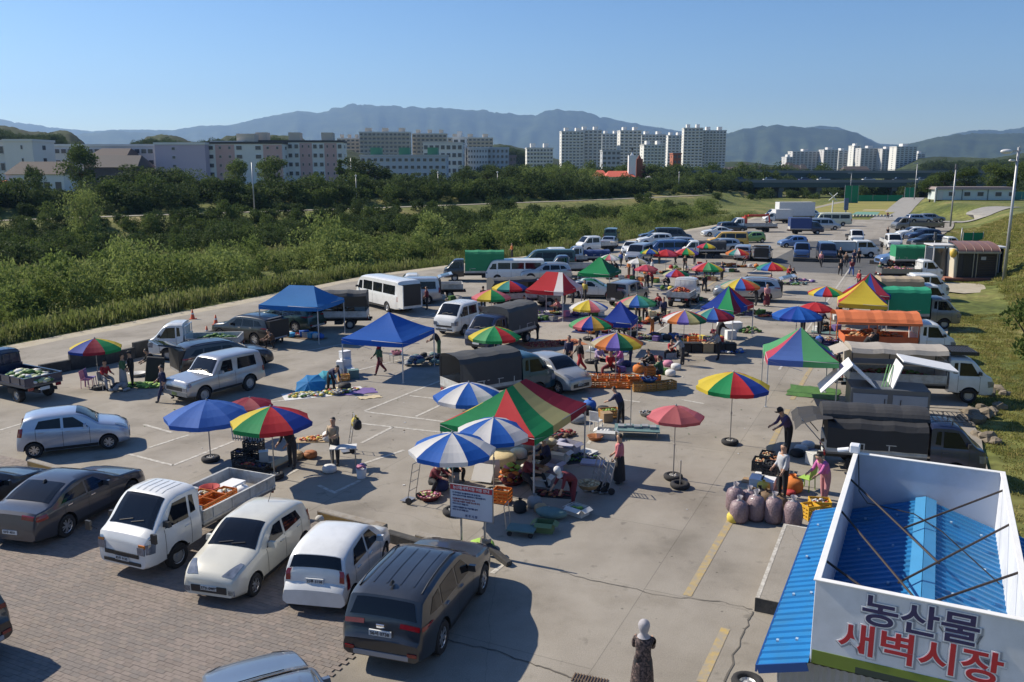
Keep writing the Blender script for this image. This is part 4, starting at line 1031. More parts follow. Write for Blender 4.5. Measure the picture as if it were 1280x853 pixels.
ctype('suv', 4.7, 1.88, [(0, .66), (.05, .80), (.16, .90), (.5, 1.02), (1.05, 1.10), (1.30, 1.15), (1.75, 1.42), (2.1, 1.58), (2.5, 1.645), (3.2, 1.65), (3.9, 1.61), (4.2, 1.57), (4.36, 1.52), (4.46, 1.33), (4.56, 1.10), (4.6, .98), (4.63, .80), (4.70, .72)],
  [(0, .64), (.4, .86), (1.2, 1.0), (3.0, 1.05), (4.3, 1.14), (4.7, 1.0)], [(0, .34), (.6, .24), (4.1, .24), (4.7, .36)], [(0, .76), (.12, .88), (.4, .965), (.9, 1), (3.9, 1), (4.4, .965), (4.6, .93), (4.7, .88)], (.92, 3.62), .365,
  ws=(1.32, 2.05, .94, .91), rw=(4.385, 4.535, .84, .92), sw=[[(1.75, 1.05), (2.62, 1.07), (2.62, 1.47), (2.22, 1.46)], [(2.70, 1.075), (3.55, 1.10), (3.50, 1.46), (2.70, 1.48)], [(3.62, 1.11), (4.18, 1.17), (3.92, 1.42), (3.58, 1.45)]],
  hlt=[(.05, .36, .55, .98, .88, 1.0)], tl=[[(4.10, 1.03), (4.58, .97), (4.56, 1.07), (4.2, 1.07)]], tlt=[(4.566, 4.596, .48, 1.0)], seams=((1.72, .42, 1.04), (2.66, .36, 1.07), (3.55, .55, 1.10)), mirror=(1.92, 1.10), handles=((2.5, .98), (3.36, 1.02)), chrome=1,
  front=(('grille', 0, .62, .86, .26, BLK), ('number_plate', 0, .50, .46, .11, PLT)), rear=(('bumper_trim', 0, .44, 1.2, .10, M('skid_plate', (.35, .35, .36), .5)), ('fog_lamp', .68, .52, .2, .07, TLG), ('fog_lamp', -.68, .52, .2, .07, TLG)), rails=(2.2, 4.15, .93), ribs=(2.35, 4.0, (-.6, -.2, .2, .6)), tumble=.24, crown=.025)
ctype('jeep', 4.3, 1.78, [(0, .78), (.04, .96), (.12, 1.04), (.8, 1.10), (1.32, 1.13), (1.62, 1.48), (1.82, 1.72), (2.1, 1.80), (3.0, 1.80), (3.9, 1.78), (4.08, 1.74), (4.18, 1.35), (4.23, 1.05), (4.26, .80), (4.3, .70)],
  [(0, .76), (.2, .98), (1.3, 1.08), (4.3, 1.10)], [(0, .42), (.5, .34), (3.8, .34), (4.3, .44)], [(0, .90), (.1, .96), (.4, 1), (3.9, 1), (4.2, .98), (4.3, .96)], (.85, 3.35), .37,
  ws=(1.36, 1.80, .93, .91), rw=(4.10, 4.175, .80, .86), sw=[[(1.70, 1.12), (2.45, 1.13), (2.45, 1.64), (1.98, 1.64)], [(2.72, 1.14), (3.80, 1.16), (3.74, 1.62), (2.78, 1.64)]],
  hl=[[(.02, .80), (.22, .84), (.22, .98), (.05, .95)]], tl=[[(4.12, .80), (4.25, .80), (4.22, 1.05), (4.12, 1.05)]], seams=((1.62, .5, 1.1), (2.55, .45, 1.12)), mirror=(1.78, 1.16), handles=((2.4, 1.0),),
  front=(('grille', 0, .72, .95, .16, BLK), ('headlight', .66, .72, .28, .16, HLG), ('headlight', -.66, .72, .28, .16, HLG), ('front_bumper', 0, .50, 1.62, .16, M('bumper_grey', (.16, .17, .18), .5)), ('number_plate', 0, .50, .34, .15, PLG)), rear=(('number_plate', .3, .62, .34, .15, PLT),), tumble=.13, crown=.02, edge=.07)
ctype('sedan', 4.65, 1.80, [(0, .56), (.05, .68), (.16, .75), (.6, .88), (1.15, .96), (1.35, .99), (1.9, 1.28), (2.25, 1.41), (2.7, 1.445), (3.1, 1.42), (3.6, 1.28), (4.0, 1.10), (4.2, 1.05), (4.5, 1.02), (4.58, .95), (4.62, .75), (4.65, .62)],
  [(0, .54), (.4, .70), (1.3, .90), (3.5, .97), (4.65, .93)], [(0, .24), (.6, .17), (4.0, .17), (4.65, .28)], [(0, .76), (.12, .88), (.45, .97), (.9, 1), (3.8, 1), (4.3, .97), (4.55, .92), (4.65, .86)], (.90, 3.60), .325,
  ws=(1.38, 2.18, .93, .88), rw=(3.22, 3.98, .88, .90), sw=[[(1.85, .94), (2.68, .96), (2.68, 1.30), (2.34, 1.29)], [(2.76, .965), (3.72, 1.0), (3.46, 1.20), (2.76, 1.30)]],
  hlt=[(.05, .42, .58, .98, .86, 1.0)], tl=[[(4.22, .80), (4.60, .80), (4.55, .94), (4.25, .94)]], tlt=[(4.565, 4.60, .5, 1.0)], seams=((1.80, .35, .92), (2.72, .3, .96), (3.62, .55, .98)), mirror=(2.0, .97), handles=((2.55, .86), (3.45, .90)), chrome=1,
  front=(('grille', 0, .46, .9, .14, BLK), ('number_plate', 0, .40, .46, .11, PLT)), rear=(('number_plate', 0, .50, .46, .11, PLT),), tumble=.30, crown=.02)
ctype('van', 5.1, 1.92, [(0, .70), (.04, .86), (.12, .95), (.5, 1.06), (.75, 1.14), (1.15, 1.55), (1.45, 1.80), (1.8, 1.90), (2.6, 1.93), (4.4, 1.93), (4.85, 1.89), (4.95, 1.80), (5.0, 1.4), (5.05, 1.0), (5.1, .7)],
  [(0, .68), (.4, .9), (1, 1.08), (5.1, 1.12)], [(0, .32), (.5, .24), (4.6, .24), (5.1, .34)], [(0, .82), (.12, .92), (.5, .99), (1, 1), (4.6, 1), (5.0, .97), (5.1, .95)], (1.0, 4.1), .33,
  ws=(.80, 1.55, .93, .92), rw=(4.955, 5.0, .82, .86), sw=[[(1.25, 1.12), (2.05, 1.13), (2.05, 1.68), (1.62, 1.66)], [(2.14, 1.13), (3.3, 1.14), (3.3, 1.70), (2.14, 1.70)], [(3.4, 1.14), (4.75, 1.15), (4.7, 1.70), (3.4, 1.70)]],
  hl=[[(.04, .74), (.4, .80), (.45, .97), (.1, .93)]], tl=[[(4.93, .85), (5.07, .85), (5.02, 1.25), (4.93, 1.25)]], seams=((1.2, .4, 1.1), (2.1, .35, 1.12), (3.35, .4, 1.12)), mirror=(1.4, 1.15), handles=((2.0, 1.0), (3.2, 1.0)),
  front=(('grille', 0, .60, .9, .2, BLK), ('number_plate', 0, .45, .46, .11, PLT)), rear=(('number_plate', 0, .8, .46, .11, PLT),), tumble=.14)
ctype('minibus', 6.3, 2.04, [(0, .80), (.03, 1.05), (.12, 1.20), (.35, 1.65), (.6, 2.05), (.85, 2.22), (1.3, 2.30), (3, 2.32), (5.8, 2.32), (6.15, 2.28), (6.24, 2.1), (6.28, 1.4), (6.3, .9)],
  [(0, .78), (.2, 1.12), (.6, 1.28), (6.3, 1.30)], [(0, .36), (.5, .30), (5.8, .30), (6.3, .36)], [(0, .88), (.12, .95), (.5, 1), (6, 1), (6.3, .97)], (1.25, 4.75), .36,
  ws=(.14, .72, .92, .92), rw=(6.25, 6.275, .8, .84), sw=[[(.50, 1.32), (1.15, 1.32), (1.15, 1.92), (.74, 1.90)], [(1.32, 1.34), (2.62, 1.34), (2.62, 1.98), (1.32, 1.98)], [(2.76, 1.34), (4.06, 1.34), (4.06, 1.98), (2.76, 1.98)], [(4.20, 1.34), (5.85, 1.34), (5.85, 1.98), (4.20, 1.98)]],
  hl=[[(.03, .85), (.2, .86), (.2, 1.02), (.04, 1.02)]], tl=[[(6.15, .9), (6.29, .9), (6.28, 1.25), (6.15, 1.25)]], seams=((1.24, .4, 1.3), (2.7, .4, 1.3)), mirror=(.5, 1.4), handles=(), bm=1,
  front=(('headlight', .7, .75, .35, .12, HLG), ('headlight', -.7, .75, .35, .12, HLG), ('number_plate', 0, .5, .46, .11, PLT)), rear=(('number_plate', 0, .7, .46, .11, PLT),), tumble=.09, edge=.1)
def cabtype(key, CL, W=1.74):
 ctype(key, CL, W, [(0, .92), (.03, 1.02), (.10, 1.13), (.30, 1.22), (.42, 1.36), (.72, 1.72), (.92, 1.89), (1.15, 1.95), (CL - .15, 1.95), (CL - .03, 1.93), (CL, 1.86)],
   [(0, .9), (.1, 1.06), (.4, 1.16), (CL, 1.18)], [(0, .36), (.3, .34), (CL, .44)], [(0, .86), (.08, .94), (.3, .985), (.6, 1), (CL, 1)], (.98,), .33,
   ws=(.34, .90, .93, .90), sw=[[(.62, 1.20), (1.42, 1.20), (1.42, 1.76), (.96, 1.74)]] + ([[(1.50, 1.28), (CL - .14, 1.30), (CL - .18, 1.74), (1.50, 1.76)]] if CL < 2 else [[(1.52, 1.22), (CL - .2, 1.22), (CL - .24, 1.74), (1.52, 1.76)]]),
   hl=[[(.015, .74), (.24, .72), (.28, .99), (.03, .98)]], seams=((.58, .5, 1.18), (1.46, .5, 1.2)), mirror=(.62, 1.3), bm=1, handles=((1.34, 1.02),),
   front=(('grille', 0, .66, 1.1, .10, BLK), ('headlight', .64, .82, .22, .2, HLG), ('headlight', -.64, .82, .22, .2, HLG), ('number_plate', 0, .54, .44, .11, PLT), ('bumper_opening', 0, .45, 1.2, .08, BLK)), tumble=.10, edge=.09, crown=.025,
   ribs=(1.0, CL - .12, (-.6, -.3, 0, .3, .6)))
cabtype('cab', 1.82); cabtype('dcab', 2.62)
def put(o, T, pt, dx=0, lod=0):
 b = link('body', T['body'], None, o, (dx, 0, 0)); b.material_slots[0].link = 'OBJECT'; b.material_slots[0].material = pt
 for nm, me, mt in T['parts']:
  if lod and nm in ('wiper', 'door_handle', 'roof_rail', 'roof_rib', 'number_plate', 'door_seam', 'sill'): continue
  q = link(nm, me, None, o, (dx, 0, 0))
  if not me.materials: me.materials.append(BLK)
  q.material_slots[0].link = 'OBJECT'; q.material_slots[0].material = pt if mt == 'paint' else mt
 for x in T['wheels']:
  for sg in (1, -1): add_wheel(o, dx + T['L'] / 2 - x, sg * (T['W'] / 2 - .11), T['wr'], .20, T['key'] in ('cab', 'dcab', 'minibus', 'jeep'), True)
CARP = {'hatch': 'hatchback', 'hatch_old': 'hatchback', 'suv': 'suv_car', 'jeep': 'jeep', 'sedan': 'sedan_car', 'van': 'van', 'minibus': 'minibus'}
def car(key, pt, label, pos, head, sc=1.0, lod=0, group='cars parked on the market ground', tailgate=False, cat=None):
 T = TYPES[key]; o = thing(CARP[key], label, cat or {'van': 'van', 'minibus': 'minibus'}.get(key, 'car'), (pos[0], pos[1], 0), radians(head), group)
 put(o, T, pt, 0, lod)
 if sc != 1: o.scale = (sc,) * 3 if not hasattr(sc, '__len__') else sc
 if tailgate:
  L, W = T['L'], T['W']; h = T['sh'].zt(L * .9)
  b = MB(); b.box((-L / 2 + .22, 0, h * .62), (.5, W * .82, h * .62)); b.build('boot_opening', BLK, o)
  b = MB(); b.box((-L / 2 - .38, 0, h + .16), (1.15, W * .84, .07), ry=radians(14), top=.95); q = b.build('tailgate', pt, o, bevel=.02)
  b = MB(); b.box((-L / 2 - .36, 0, h + .205), (.6, W * .7, .02), ry=radians(14)); b.build('pane', AGL, q)
 return o
def wpos(T, f, r, side):
 "position and heading from the ground contacts of the two wheels on one flank (pixels); side +1 = its left flank"
 a = P(*f); b = P(*r); d = (a - b); head = atan2(d.y, d.x); n = Vector((-sin(head), cos(head), 0)); m = (a + b) / 2
 return m, head, n
def carw(key, pt, label, f, r, side, **kw):
 T = TYPES[key]; m, h, n = wpos(T, f, r, side); sh = T['L'] / 2 - sum(T['wheels']) / 2
 c = m - n * side * (T['W'] / 2 - .05) - Vector((cos(h), sin(h), 0)) * sh
 return car(key, pt, label, c, math.degrees(h), **kw)
TARP = {}
def tarp(name, col): return M('tarp_' + name, col, .75, var=.12, scale=2, bump=.6, bscale=6, trans=.15)
def plate_text(o, txt, at, rz, size=.105, col=None):
 c = bpy.data.curves.new('plate_text', 'FONT'); c.body = txt; c.size = size; c.align_x = 'CENTER'; c.align_y = 'CENTER'; c.extrude = .002; c.offset = .0015
 c.materials.append(col or INK); q0 = bpy.data.objects.new('t', c); COL.objects.link(q0); me = evald(q0); bpy.data.objects.remove(q0); q = bpy.data.objects.new('plate_text', me); COL.objects.link(q); q.parent = o; q.location = at; q.rotation_euler = (pi / 2, 0, rz); return q
def truck(pt, label, pos, head, cab='cab', cover=None, bedL=2.9, ch=1.5, sides=None, lod=0, group='small trucks parked on the market ground', cat='truck', name='flatbed_truck', box=None, open_side=0, rack=False, sc=1, bed=True):
 "cab-over truck: cab at +X. cover = tarp material, box = hard box material"
 T = TYPES[cab]; CL = T['L']; tot = CL + .1 + bedL; xc = tot / 2 - CL / 2
 o = thing(name, label, cat, (pos[0], pos[1], 0), radians(head), group); put(o, T, pt, xc, lod)
 x1 = tot / 2 - CL - .08; x0 = -tot / 2; xm = (x0 + x1) / 2; W = 1.70; sides = sides or BEDW
 b = MB(); b.box((xm + .2, .38, .55), (bedL + .9, .09, .14)); b.box((xm + .2, -.38, .55), (bedL + .9, .09, .14)); b.box((xm, .0, .42), (.5, 1.3, .25)); b.build('chassis', FRM, o)
 for sg in (1, -1): add_wheel(o, x0 + bedL * .30, sg * .66, .31, .26, True, not lod)
 if bed:
  b = MB(); b.box((xm, 0, .76), (bedL, W, .08)); b.build('bed_floor', BEDF, o)
  for sg in (1, -1):
   b = MB(); b.box((xm, sg * (W / 2 - .02), .98), (bedL, .045, .38)); b.box((xm, sg * (W / 2 + .012), 1.16), (bedL, .03, .03)); b.box((xm, sg * (W / 2 + .012), .85), (bedL, .03, .03))
   for i in range(4): b.box((x0 + bedL * (i + .5) / 4, sg * (W / 2 + .014), 1.0), (.04, .035, .34))
   b.build('side_board', sides, o)
  b = MB(); b.box((x0 + .02, 0, .98), (.045, W - .09, .38)); b.build('tail_board', sides, o)
  b = MB(); b.box((x1 - .02, 0, 1.05), (.05, W - .09, .5))
  for y in (-.7, -.35, 0, .35, .7): b.tube((x1 - .02, y, 1.25), (x1 - .02, y, 1.78), .022, 5)
  b.tube((x1 - .02, -.74, 1.79), (x1 - .02, .74, 1.79), .03, 6); b.build('head_board', pt if not lod else sides, o)
 for sg in (1, -1): b = MB(); b.box((x0 - .02, sg * .62, .66), (.04, .24, .13)); b.build('tail_light', TLG, o)
 if not lod: b = MB(); b.box((x0 - .02, 0, .60), (.03, .42, .14)); b.build('number_plate', PLT, o)
 if box is not None:
  b = MB(); b.box((xm, 0, .82 + ch / 2), (bedL, W + .08, ch)); q = b.build('cargo_box', box, o, bevel=.02)
  b = MB()
  for y in (-.9, 0, .9): b.box((x0 - .015, y * .92, .82 + ch / 2), (.03, .04, ch * .94))
  for sg in (1, -1): b.box((xm, sg * (W / 2 + .05), .86), (bedL, .04, .07)); b.box((xm, sg * (W / 2 + .05), .80 + ch), (bedL, .04, .06))
  b.build('box_edging', M('box_edge', (.35, .36, .38), .5), q)
 if cover is not None:
  zt = .8 + ch; cm = MB(); nx_ = 9; prof = [(W / 2 + .03, .95), (W / 2 + .03, zt - .22), (W / 2 - .10, zt - .04), (W / 4, zt + .03), (0, zt + .05)]
  full = prof + [(-y, z) for y, z in prof[-2::-1]]
  if open_side: full = full[1:] if open_side > 0 else full[:-1]
  rows = []
  for i in range(nx_ + 1):
   x = x0 + bedL * i / nx_; sag = (0 if i % 3 == 0 else -.035)
   rows.append([(x, y * (1 + R.uniform(-.01, .01)), z + (sag if z > 1.3 else 0) + R.uniform(-.01, .01)) for y, z in full])
  for a, b_ in zip(rows, rows[1:]):
   for j in range(len(full) - 1): cm.face([a[j], b_[j], b_[j + 1], a[j + 1]])
  cm.face(rows[-1][::-1]);
  if not rack: cm.face(rows[0])
  q = cm.build('tarp_cover', cover, o);
  r_ = MB()
  for x in (x0 + .05, xm, x1 - .05):
   for sg in (1, -1): r_.tube((x, sg * (W / 2 - .03), .9), (x, sg * (W / 2 - .03), zt - .2), .02, 5)
  r_.build('cover_frame', FRM, o)
 if sc != 1: o.scale = (sc,) * 3
 return o
def at(o, x, y, z):
 "point in the frame of a thing -> world"
 r = o.rotation_euler[2]; return Vector((o.location.x + x * cos(r) - y * sin(r), o.location.y + x * sin(r) + y * cos(r), z))
g0 = 'cars parked nose in along the concrete wheel stops'
q = carw('suv', PG, 'dark graphite crossover parked beside the notice board, tail to the viewer', (604, 741), (552, 817), -1, group=g0)
plate_text(q, '56서 0738', (-2.35 - .035 + .02, 0, .86), -pi / 2, .10);
for c in [c for c in COL.objects if c.parent == q and c.name.startswith('plate_text')]: c.location = (-2.375, 0, .90)
b = MB(); b.box((-2.345, 0, .90), (.035, .48, .12)); b.build('number_plate', PLT, q)
b = MB(); b.lathe((-2.30, 0, 1.03), [(.0, .02), (.085, .0)], 14);
b = MB(); b.box((-2.32, 0, 1.04), (.02, .17, .085), ry=-.3); b.build('badge', CHR, q)
b = MB(); b.box((-1.72, 0, 1.70), (.18, .05, .08), top=.4); b.build('shark_fin_aerial', BLK, q)
q = carw('hatch_old', PW, 'white rounded hatchback seen from behind, second from the notice board', (484, 700), (437, 767), -1, group=g0)
b = MB(); b.box((-1.63, 0, .80), (.03, .42, .13)); b.build('number_plate', PLT, q); plate_text(q, '25루 5158', (-1.65, 0, .80), -pi / 2, .09)
b = MB(); b.tube((-1.40, .05, 1.02), (-1.47, -.45, 1.05), .012, 4); b.build('rear_wiper', BLK, q)
q = carw('hatch', PC, 'cream hatchback facing the viewer between the truck and the white hatchback', (311, 752), (386, 686), 1, group=g0)
plate_text(q, '37누 0987', (1.80 + .028, 0, .45), pi / 2, .095); b = MB(); b.tube((-.95, 0, 1.49), (-1.2, 0, 1.80), .008, 4); b.build('aerial', BLK, q)
for sg in (1, -1): b = MB(); b.box((1.785, sg * .58, .38), (.03, .16, .13)); b.build('fog_lamp', HLG, q)
q = carw('sedan', PBK, 'slate grey saloon parked left of the white truck, tail to the viewer', (172, 622), (76, 676), -1, group=g0); plate_text(q, '03우 4031', (-2.35, 0, .50), -pi / 2, .09)
b = MB(); b.box((-.95, 0, 1.44), (.16, .04, .08), top=.4); b.build('shark_fin_aerial', BLK, q)
K3 = q
n_ = Vector((-sin(K3.rotation_euler[2]), cos(K3.rotation_euler[2]), 0))
car('sedan', PK, 'black saloon half hidden behind the slate grey saloon', (K3.location + n_ * 2.25 + Vector((-.7, -.55, 0))), math.degrees(K3.rotation_euler[2]), group=g0)
f = P(190, 733); fl = P(117, 716); h = atan2((fl - f).y, (fl - f).x); head = h + pi / 2 - pi
fwd = Vector((-(fl - f).y, (fl - f).x, 0)).normalized(); fwd = fwd if fwd.y < 0 else -fwd
hd = LA + pi + radians(2); fwd = Vector((cos(hd), sin(hd), 0)); ctr = (f + fl) / 2 - fwd * 2.5
PORTER = truck(PW, 'white flatbed truck in the front row with orange crates on its bed', ctr, math.degrees(hd), bedL=2.95, group=g0)
plate_text(PORTER, '82우 9135', (2.435 + .027, 0, .54), pi / 2, .09)
for sg in (1, -1):
 b = MB(); b.box((2.425, sg * .66, .93), (.045, .18, .10)); b.build('indicator_lamp', AMB, PORTER)
 b = MB(); b.tube((2.35, sg * .86, 1.12), (2.42, sg * 1.06, 1.25), .014, 5); b.box((2.42, sg * 1.08, 1.22), (.06, .16, .24)); b.build('wing_mirror', BLK, PORTER)
car('suv', PK, 'black car cut by the left picture edge, red tail lamp showing', P(-62, 812) + Vector((-1.1, 0, 0)), 160, group='cars passing on the brick paved lane')
car('suv', paint('steel_blue', (.17, .21, .27), .5), 'steel blue people carrier at the bottom edge, only bonnet and ribbed roof in view', P(330, 965) + Vector((.25, 0, 0)), 119, group='cars passing on the brick paved lane')
carw('hatch', PSB, 'silver blue hatchback crossing the open ground, left of the painted bays', (136, 562), (45, 573), -1)
g1 = 'vehicles along the left side of the market'
o = carw('jeep', PS, 'silver two door jeep with a grey bumper, facing the viewer', (259, 503), (310, 489), 1, group=g1)
carw('suv', PK, 'black people carrier with its tailgate raised beside the silver jeep', (330, 462), (248, 474), -1, group=g1, tailgate=True)
carw('suv', PK, 'black car with open tailgate in front of the blue square tent', (278, 427), (317, 432), 1, group=g1, tailgate=True)
carw('suv', PDG, 'dark green black car standing under the blue square tent', (330, 412), (367, 416), 1, group=g1)
TRA = truck(PW, 'white truck loaded with greens parked left of the black people carrier', P(218, 447) + Vector((1.2, .2, 0)), 187, group=g1, bedL=2.7)
TRB = truck(PN, 'dark truck heaped with cabbages at the left picture edge', P(30, 500) + Vector((-1.0, 1.0, 0)), 150, group=g1, sides=PN, bedL=2.9)
TRC = truck(PGY, 'grey truck under a dark cover with boxes behind the blue square tent', P(413, 414) + Vector((-.6, 1.2, 0)), 184, cover=tarp('charcoal', (.055, .058, .062)), bedL=3.6, ch=1.55, open_side=1, group=g1)
BUS1 = carw('minibus', PW, 'white minibus with open rear doors behind the dark covered truck', (452, 382), (487, 391), 1, group=g1)
b = MB(); b.box((-3.17, 0, 1.3), (.05, 1.7, 1.5)); b.build('rear_opening', BLK, BUS1); b = MB(); b.box((-3.5, 1.0, 1.3), (.75, .06, 1.6)); b.build('rear_door', PW, BUS1)
VAN1 = car('van', PS, 'silver van with its tailgate up right of the white minibus', P(505, 383) + Vector((0, 1.6, 0)), 188, group=g1, tailgate=True)
TRD = truck(PW, 'empty white flatbed behind the silver van', P(540, 374) + Vector((-.3, .6, 0)), 186, bedL=3.4, group=g1)
TRE = truck(PW, 'white double cab truck facing the viewer left of the navy truck', P(576, 418) + Vector((.3, 1.3, 0)), 240, cab='dcab', bedL=2.3, group=g1, sides=PGY)
TRF = truck(PN, 'navy truck with a tall charcoal cover facing the viewer', P(618, 436) + Vector((.4, .9, 0)), 236, cover=tarp('slate', (.075, .078, .08)), bedL=3.1, ch=1.5, group=g1)
TRG = truck(PT, 'dark teal truck with a charcoal tarpaulin, its open tail to the viewer', P(612, 508) + Vector((.4, 1.3, 0)), 34, cover=tarp('charcoal', (.055, .058, .062)), bedL=3.1, ch=1.45, group=g1, rack=True)
carw('hatch', paint('grey_silver', (.36, .365, .36), .4), 'grey silver hatchback in front of the dark teal truck', (700, 493), (655, 479), -1)
TRH = truck(PK, 'dark truck with a bright green tarpaulin at the stream side', P(592, 352) + Vector((0, .8, 0)), 183, cover=tarp('green', (.02, .22, .10)), bedL=3.5, ch=1.9, group=g1)
car('minibus', PW, 'white van just right of the green covered truck', P(648, 353) + Vector((-.3, 1.2, 0)), 182, sc=.85, group=g1)
car('suv', PS, 'silver car beside the stacked brown boxes', P(682, 352) + Vector((0, .6, 0)), 185, group=g1)
car('van', PDG, 'dark long van behind the silver car', P(684, 337) + Vector((0, .8, 0)), 183, sc=(1.15, 1, 1), group=g1)
truck(PW, 'white pickup with a silver canopy left of the blue covered pickup', P(703, 333), 188, cab='dcab', bedL=2.2, group=g1, lod=1)
TRI = truck(PGY, 'grey covered truck behind the two rainbow umbrellas', P(652, 386) + Vector((.2, .8, 0)), 20, cover=tarp('slate', (.075, .078, .08)), bedL=3.3, ch=1.4, open_side=-1, group=g1)
truck(PS, 'silver pickup with a dark blue bed cover', P(733, 331), 186, cab='cab', cover=tarp('navy', (.02, .05, .16)), ch=.75, bedL=2.8, group=g1, lod=1)
truck(PN, 'dark truck parked left of the green tent', P(716, 345), 182, cab='cab', bedL=2.8, group=g1, lod=1)
carw('sedan', PW, 'white saloon behind the red and white tent', (760, 374), (721, 373), -1, group='cars in the middle of the market')
JP = car('jeep', PGY, 'grey box shaped car seen from behind, its tail door open, with a spare wheel', P(786, 383) + Vector((.1, 1.2, 0)), 60, group='cars in the middle of the market')
b = MB(); b.tube((-2.2, -.25, .95), (-2.38, -.25, .95), .33, 16); b.build('spare_wheel', TYRE, JP); b = MB(); b.box((-2.12, .45, 1.2), (.08, .75, 1.1)); b.build('boot_opening', BLK, JP)
g2 = 'vehicles parked in the far rows'
far = [('dc', PW, 'white double cab van nearest the silver saloon in the far left row', 746, 316, 205), ('sedan', PS, 'silver saloon in front of the tall dark van', 763, 310, 75), ('van', PDG, 'tall dark van at the edge of the reeds', 765, 303, 80),
  ('hatch', PW, 'white car nose to the viewer at the end of the far left row', 789, 319, 250), ('van', PS, 'silver people carrier right behind the white umbrella', 800, 328, 245), ('suv', PW, 'white crossover behind the brown cartons', 819, 308, 190),
  ('van', PK, 'long black van in the far row', 842, 303, 0), ('sedan', PK, 'dark saloon half hidden behind the long black van', 820, 301, 185), ('suv', PS, 'silver crossover in front of the long black van', 846, 314, 185), ('van', PB, 'blue van behind the red and yellow umbrellas', 833, 322, 185),
  ('sedan', PW, 'white saloon alone on the open ground left of the crane truck', 898, 296, 185), ('suv', PG, 'dark crossover behind the lone white saloon', 916, 291, 10), ('hatch', PLG, 'lime green hatchback right of the yellow van', 941, 304, 190),
  ('van', PY, 'yellow van with dark windows', 911, 309, 180), ('suv', PS, 'silver crossover in front of the yellow van', 902, 316, 185), ('suv', PGY, 'grey crossover with raised tailgate at the kerb', 956, 326, 70), ('suv', PS, 'silver crossover left of the raised grey tailgate', 932, 325, 70),
  ('hatch', PLB, 'light blue hatchback by the asphalt patch', 993, 310, 185), ('van', PN, 'navy van nose to the viewer at the asphalt edge', 1036, 326, 255), ('van', PS, 'silver van in front of the cream bus', 1032, 288, -3),
  ('hatch', PS, 'small silver car left of the cream bus', 1018, 272, 30), ('minibus', PCR, 'cream bus with a dark window band', 1042, 283, 180)]
for k_, pt, lab, x, y, hd in far:
 c = P(x, y) + Vector((0, .9, 0))
 if k_ == 'dc': truck(pt, lab, c, hd, cab='dcab', bedL=2.2, ch=1.1, lod=1, group=g2)
 else: car(k_, pt, lab, c, hd, lod=1, group=g2, tailgate='raised tailgate' in lab and 'left' not in lab)
truck(PB, 'blue truck nose to the viewer left of the navy van', P(1006, 326) + Vector((0, 1.2, 0)), 252, bedL=2.6, cover=tarp('navy', (.02, .05, .16)), ch=.8, lod=1, group=g2)
truck(PW, 'white canopy pickup with people standing before it', P(1068, 322) + Vector((0, .4, 0)), -4, cab='dcab', bedL=2.6, box=M('canopy_white', (.52, .53, .53), .5), ch=1.0, lod=1, group=g2)
truck(PW, 'white truck nose to the viewer on the asphalt', P(1072, 306) + Vector((0, 1.2, 0)), 258, bedL=2.8, lod=1, group=g2, sides=PK)
truck(PW, 'white small truck nose to the viewer near the walking man', P(1118, 312) + Vector((0, 1.2, 0)), 258, bedL=2.8, lod=1, group=g2, cab='dcab')
truck(PN, 'blue box truck on the empty concrete', P(1008, 293) + Vector((0, .4, 0)), -5, bedL=3.2, box=M('box_blue', (.02, .05, .18), .5), ch=1.7, lod=1, group=g2)
boxw = M('box_white', (.56, .57, .58), .5)
truck(PW, 'small white box truck in front of the big one', P(971, 279), 188, bedL=3.3, box=boxw, ch=1.7, lod=1, group=g2)
truck(PW, 'big white box truck at the far edge of the ground', P(990, 277) + Vector((0, 2, 0)), 186, bedL=6.2, box=boxw, ch=2.3, lod=1, group=g2, sc=1.15)
CR = truck(PW, 'white truck carrying a red loading crane', P(940, 290), 184, bedL=4.6, lod=1, group=g2, sc=1.15)
b = MB(); b.box((1.15, 0, 1.4), (.4, 1.2, 1.3)); b.tube((1.15, 0, 2.2), (-2.2, .2, 2.35), .14, 6); b.tube((-2.2, .2, 2.35), (-2.4, .2, 1.3), .1, 6); b.box((-.5, .1, 2.25), (2.4, .35, .3)); b.build('crane', M('crane_red', (.50, .06, .03), .5), CR)
truck(PW, 'truck with a charcoal cover behind the leftmost far rainbow umbrella', P(878, 322), 182, bedL=3.0, cover=tarp('charcoal', (.055, .058, .062)), ch=1.1, lod=1, group=g2)
SUVO = carw('suv', PS, 'silver people carrier with raised tailgate right of the multicoloured tent', (915, 377), (950, 378), 1, group='cars in the middle of the market', tailgate=True, sc=(1.08, 1, 1.08))
TRJ = truck(PW, 'small white truck with heaps of orange produce seen from behind', P(856, 384) + Vector((.2, 1.4, 0)), 66, bedL=2.2, group='cars in the middle of the market')
g3 = 'vehicles parked nose to the grass slope'
truck(PGY, 'grey white flatbed truck facing left at the far end of the right row', P(1146, 289), 183, bedL=5.0, lod=1, group=g3, sc=1.15, sides=PGY)
for k_, pt, lab, x, y, hd in (('suv', PS, 'silver crossover behind the long flatbed in the right row', 1148, 279, 0), ('suv', PGY, 'grey blue car at the far right of the row end', 1164, 278, 0), ('suv', PW, 'white crossover before the dark one, mid right row', 1140, 298, 182), ('suv', PN, 'dark navy car between the white crossover and the black one', 1153, 301, 182), ('suv', PK, 'black crossover behind the pale flatbed', 1158, 309, 182)):
 car(k_, pt, lab, P(x, y), hd, lod=1, group=g3)
truck(PW, 'white cab flatbed ending at the grey kiosk', P(1170, 316), -4, bedL=3.6, lod=1, group=g3, sides=PGY)
car('suv', PLB, 'blue and white estate car left of the green covered truck', P(1128, 333) + Vector((0, .6, 0)), 184, lod=1, group=g3, sc=1.05)
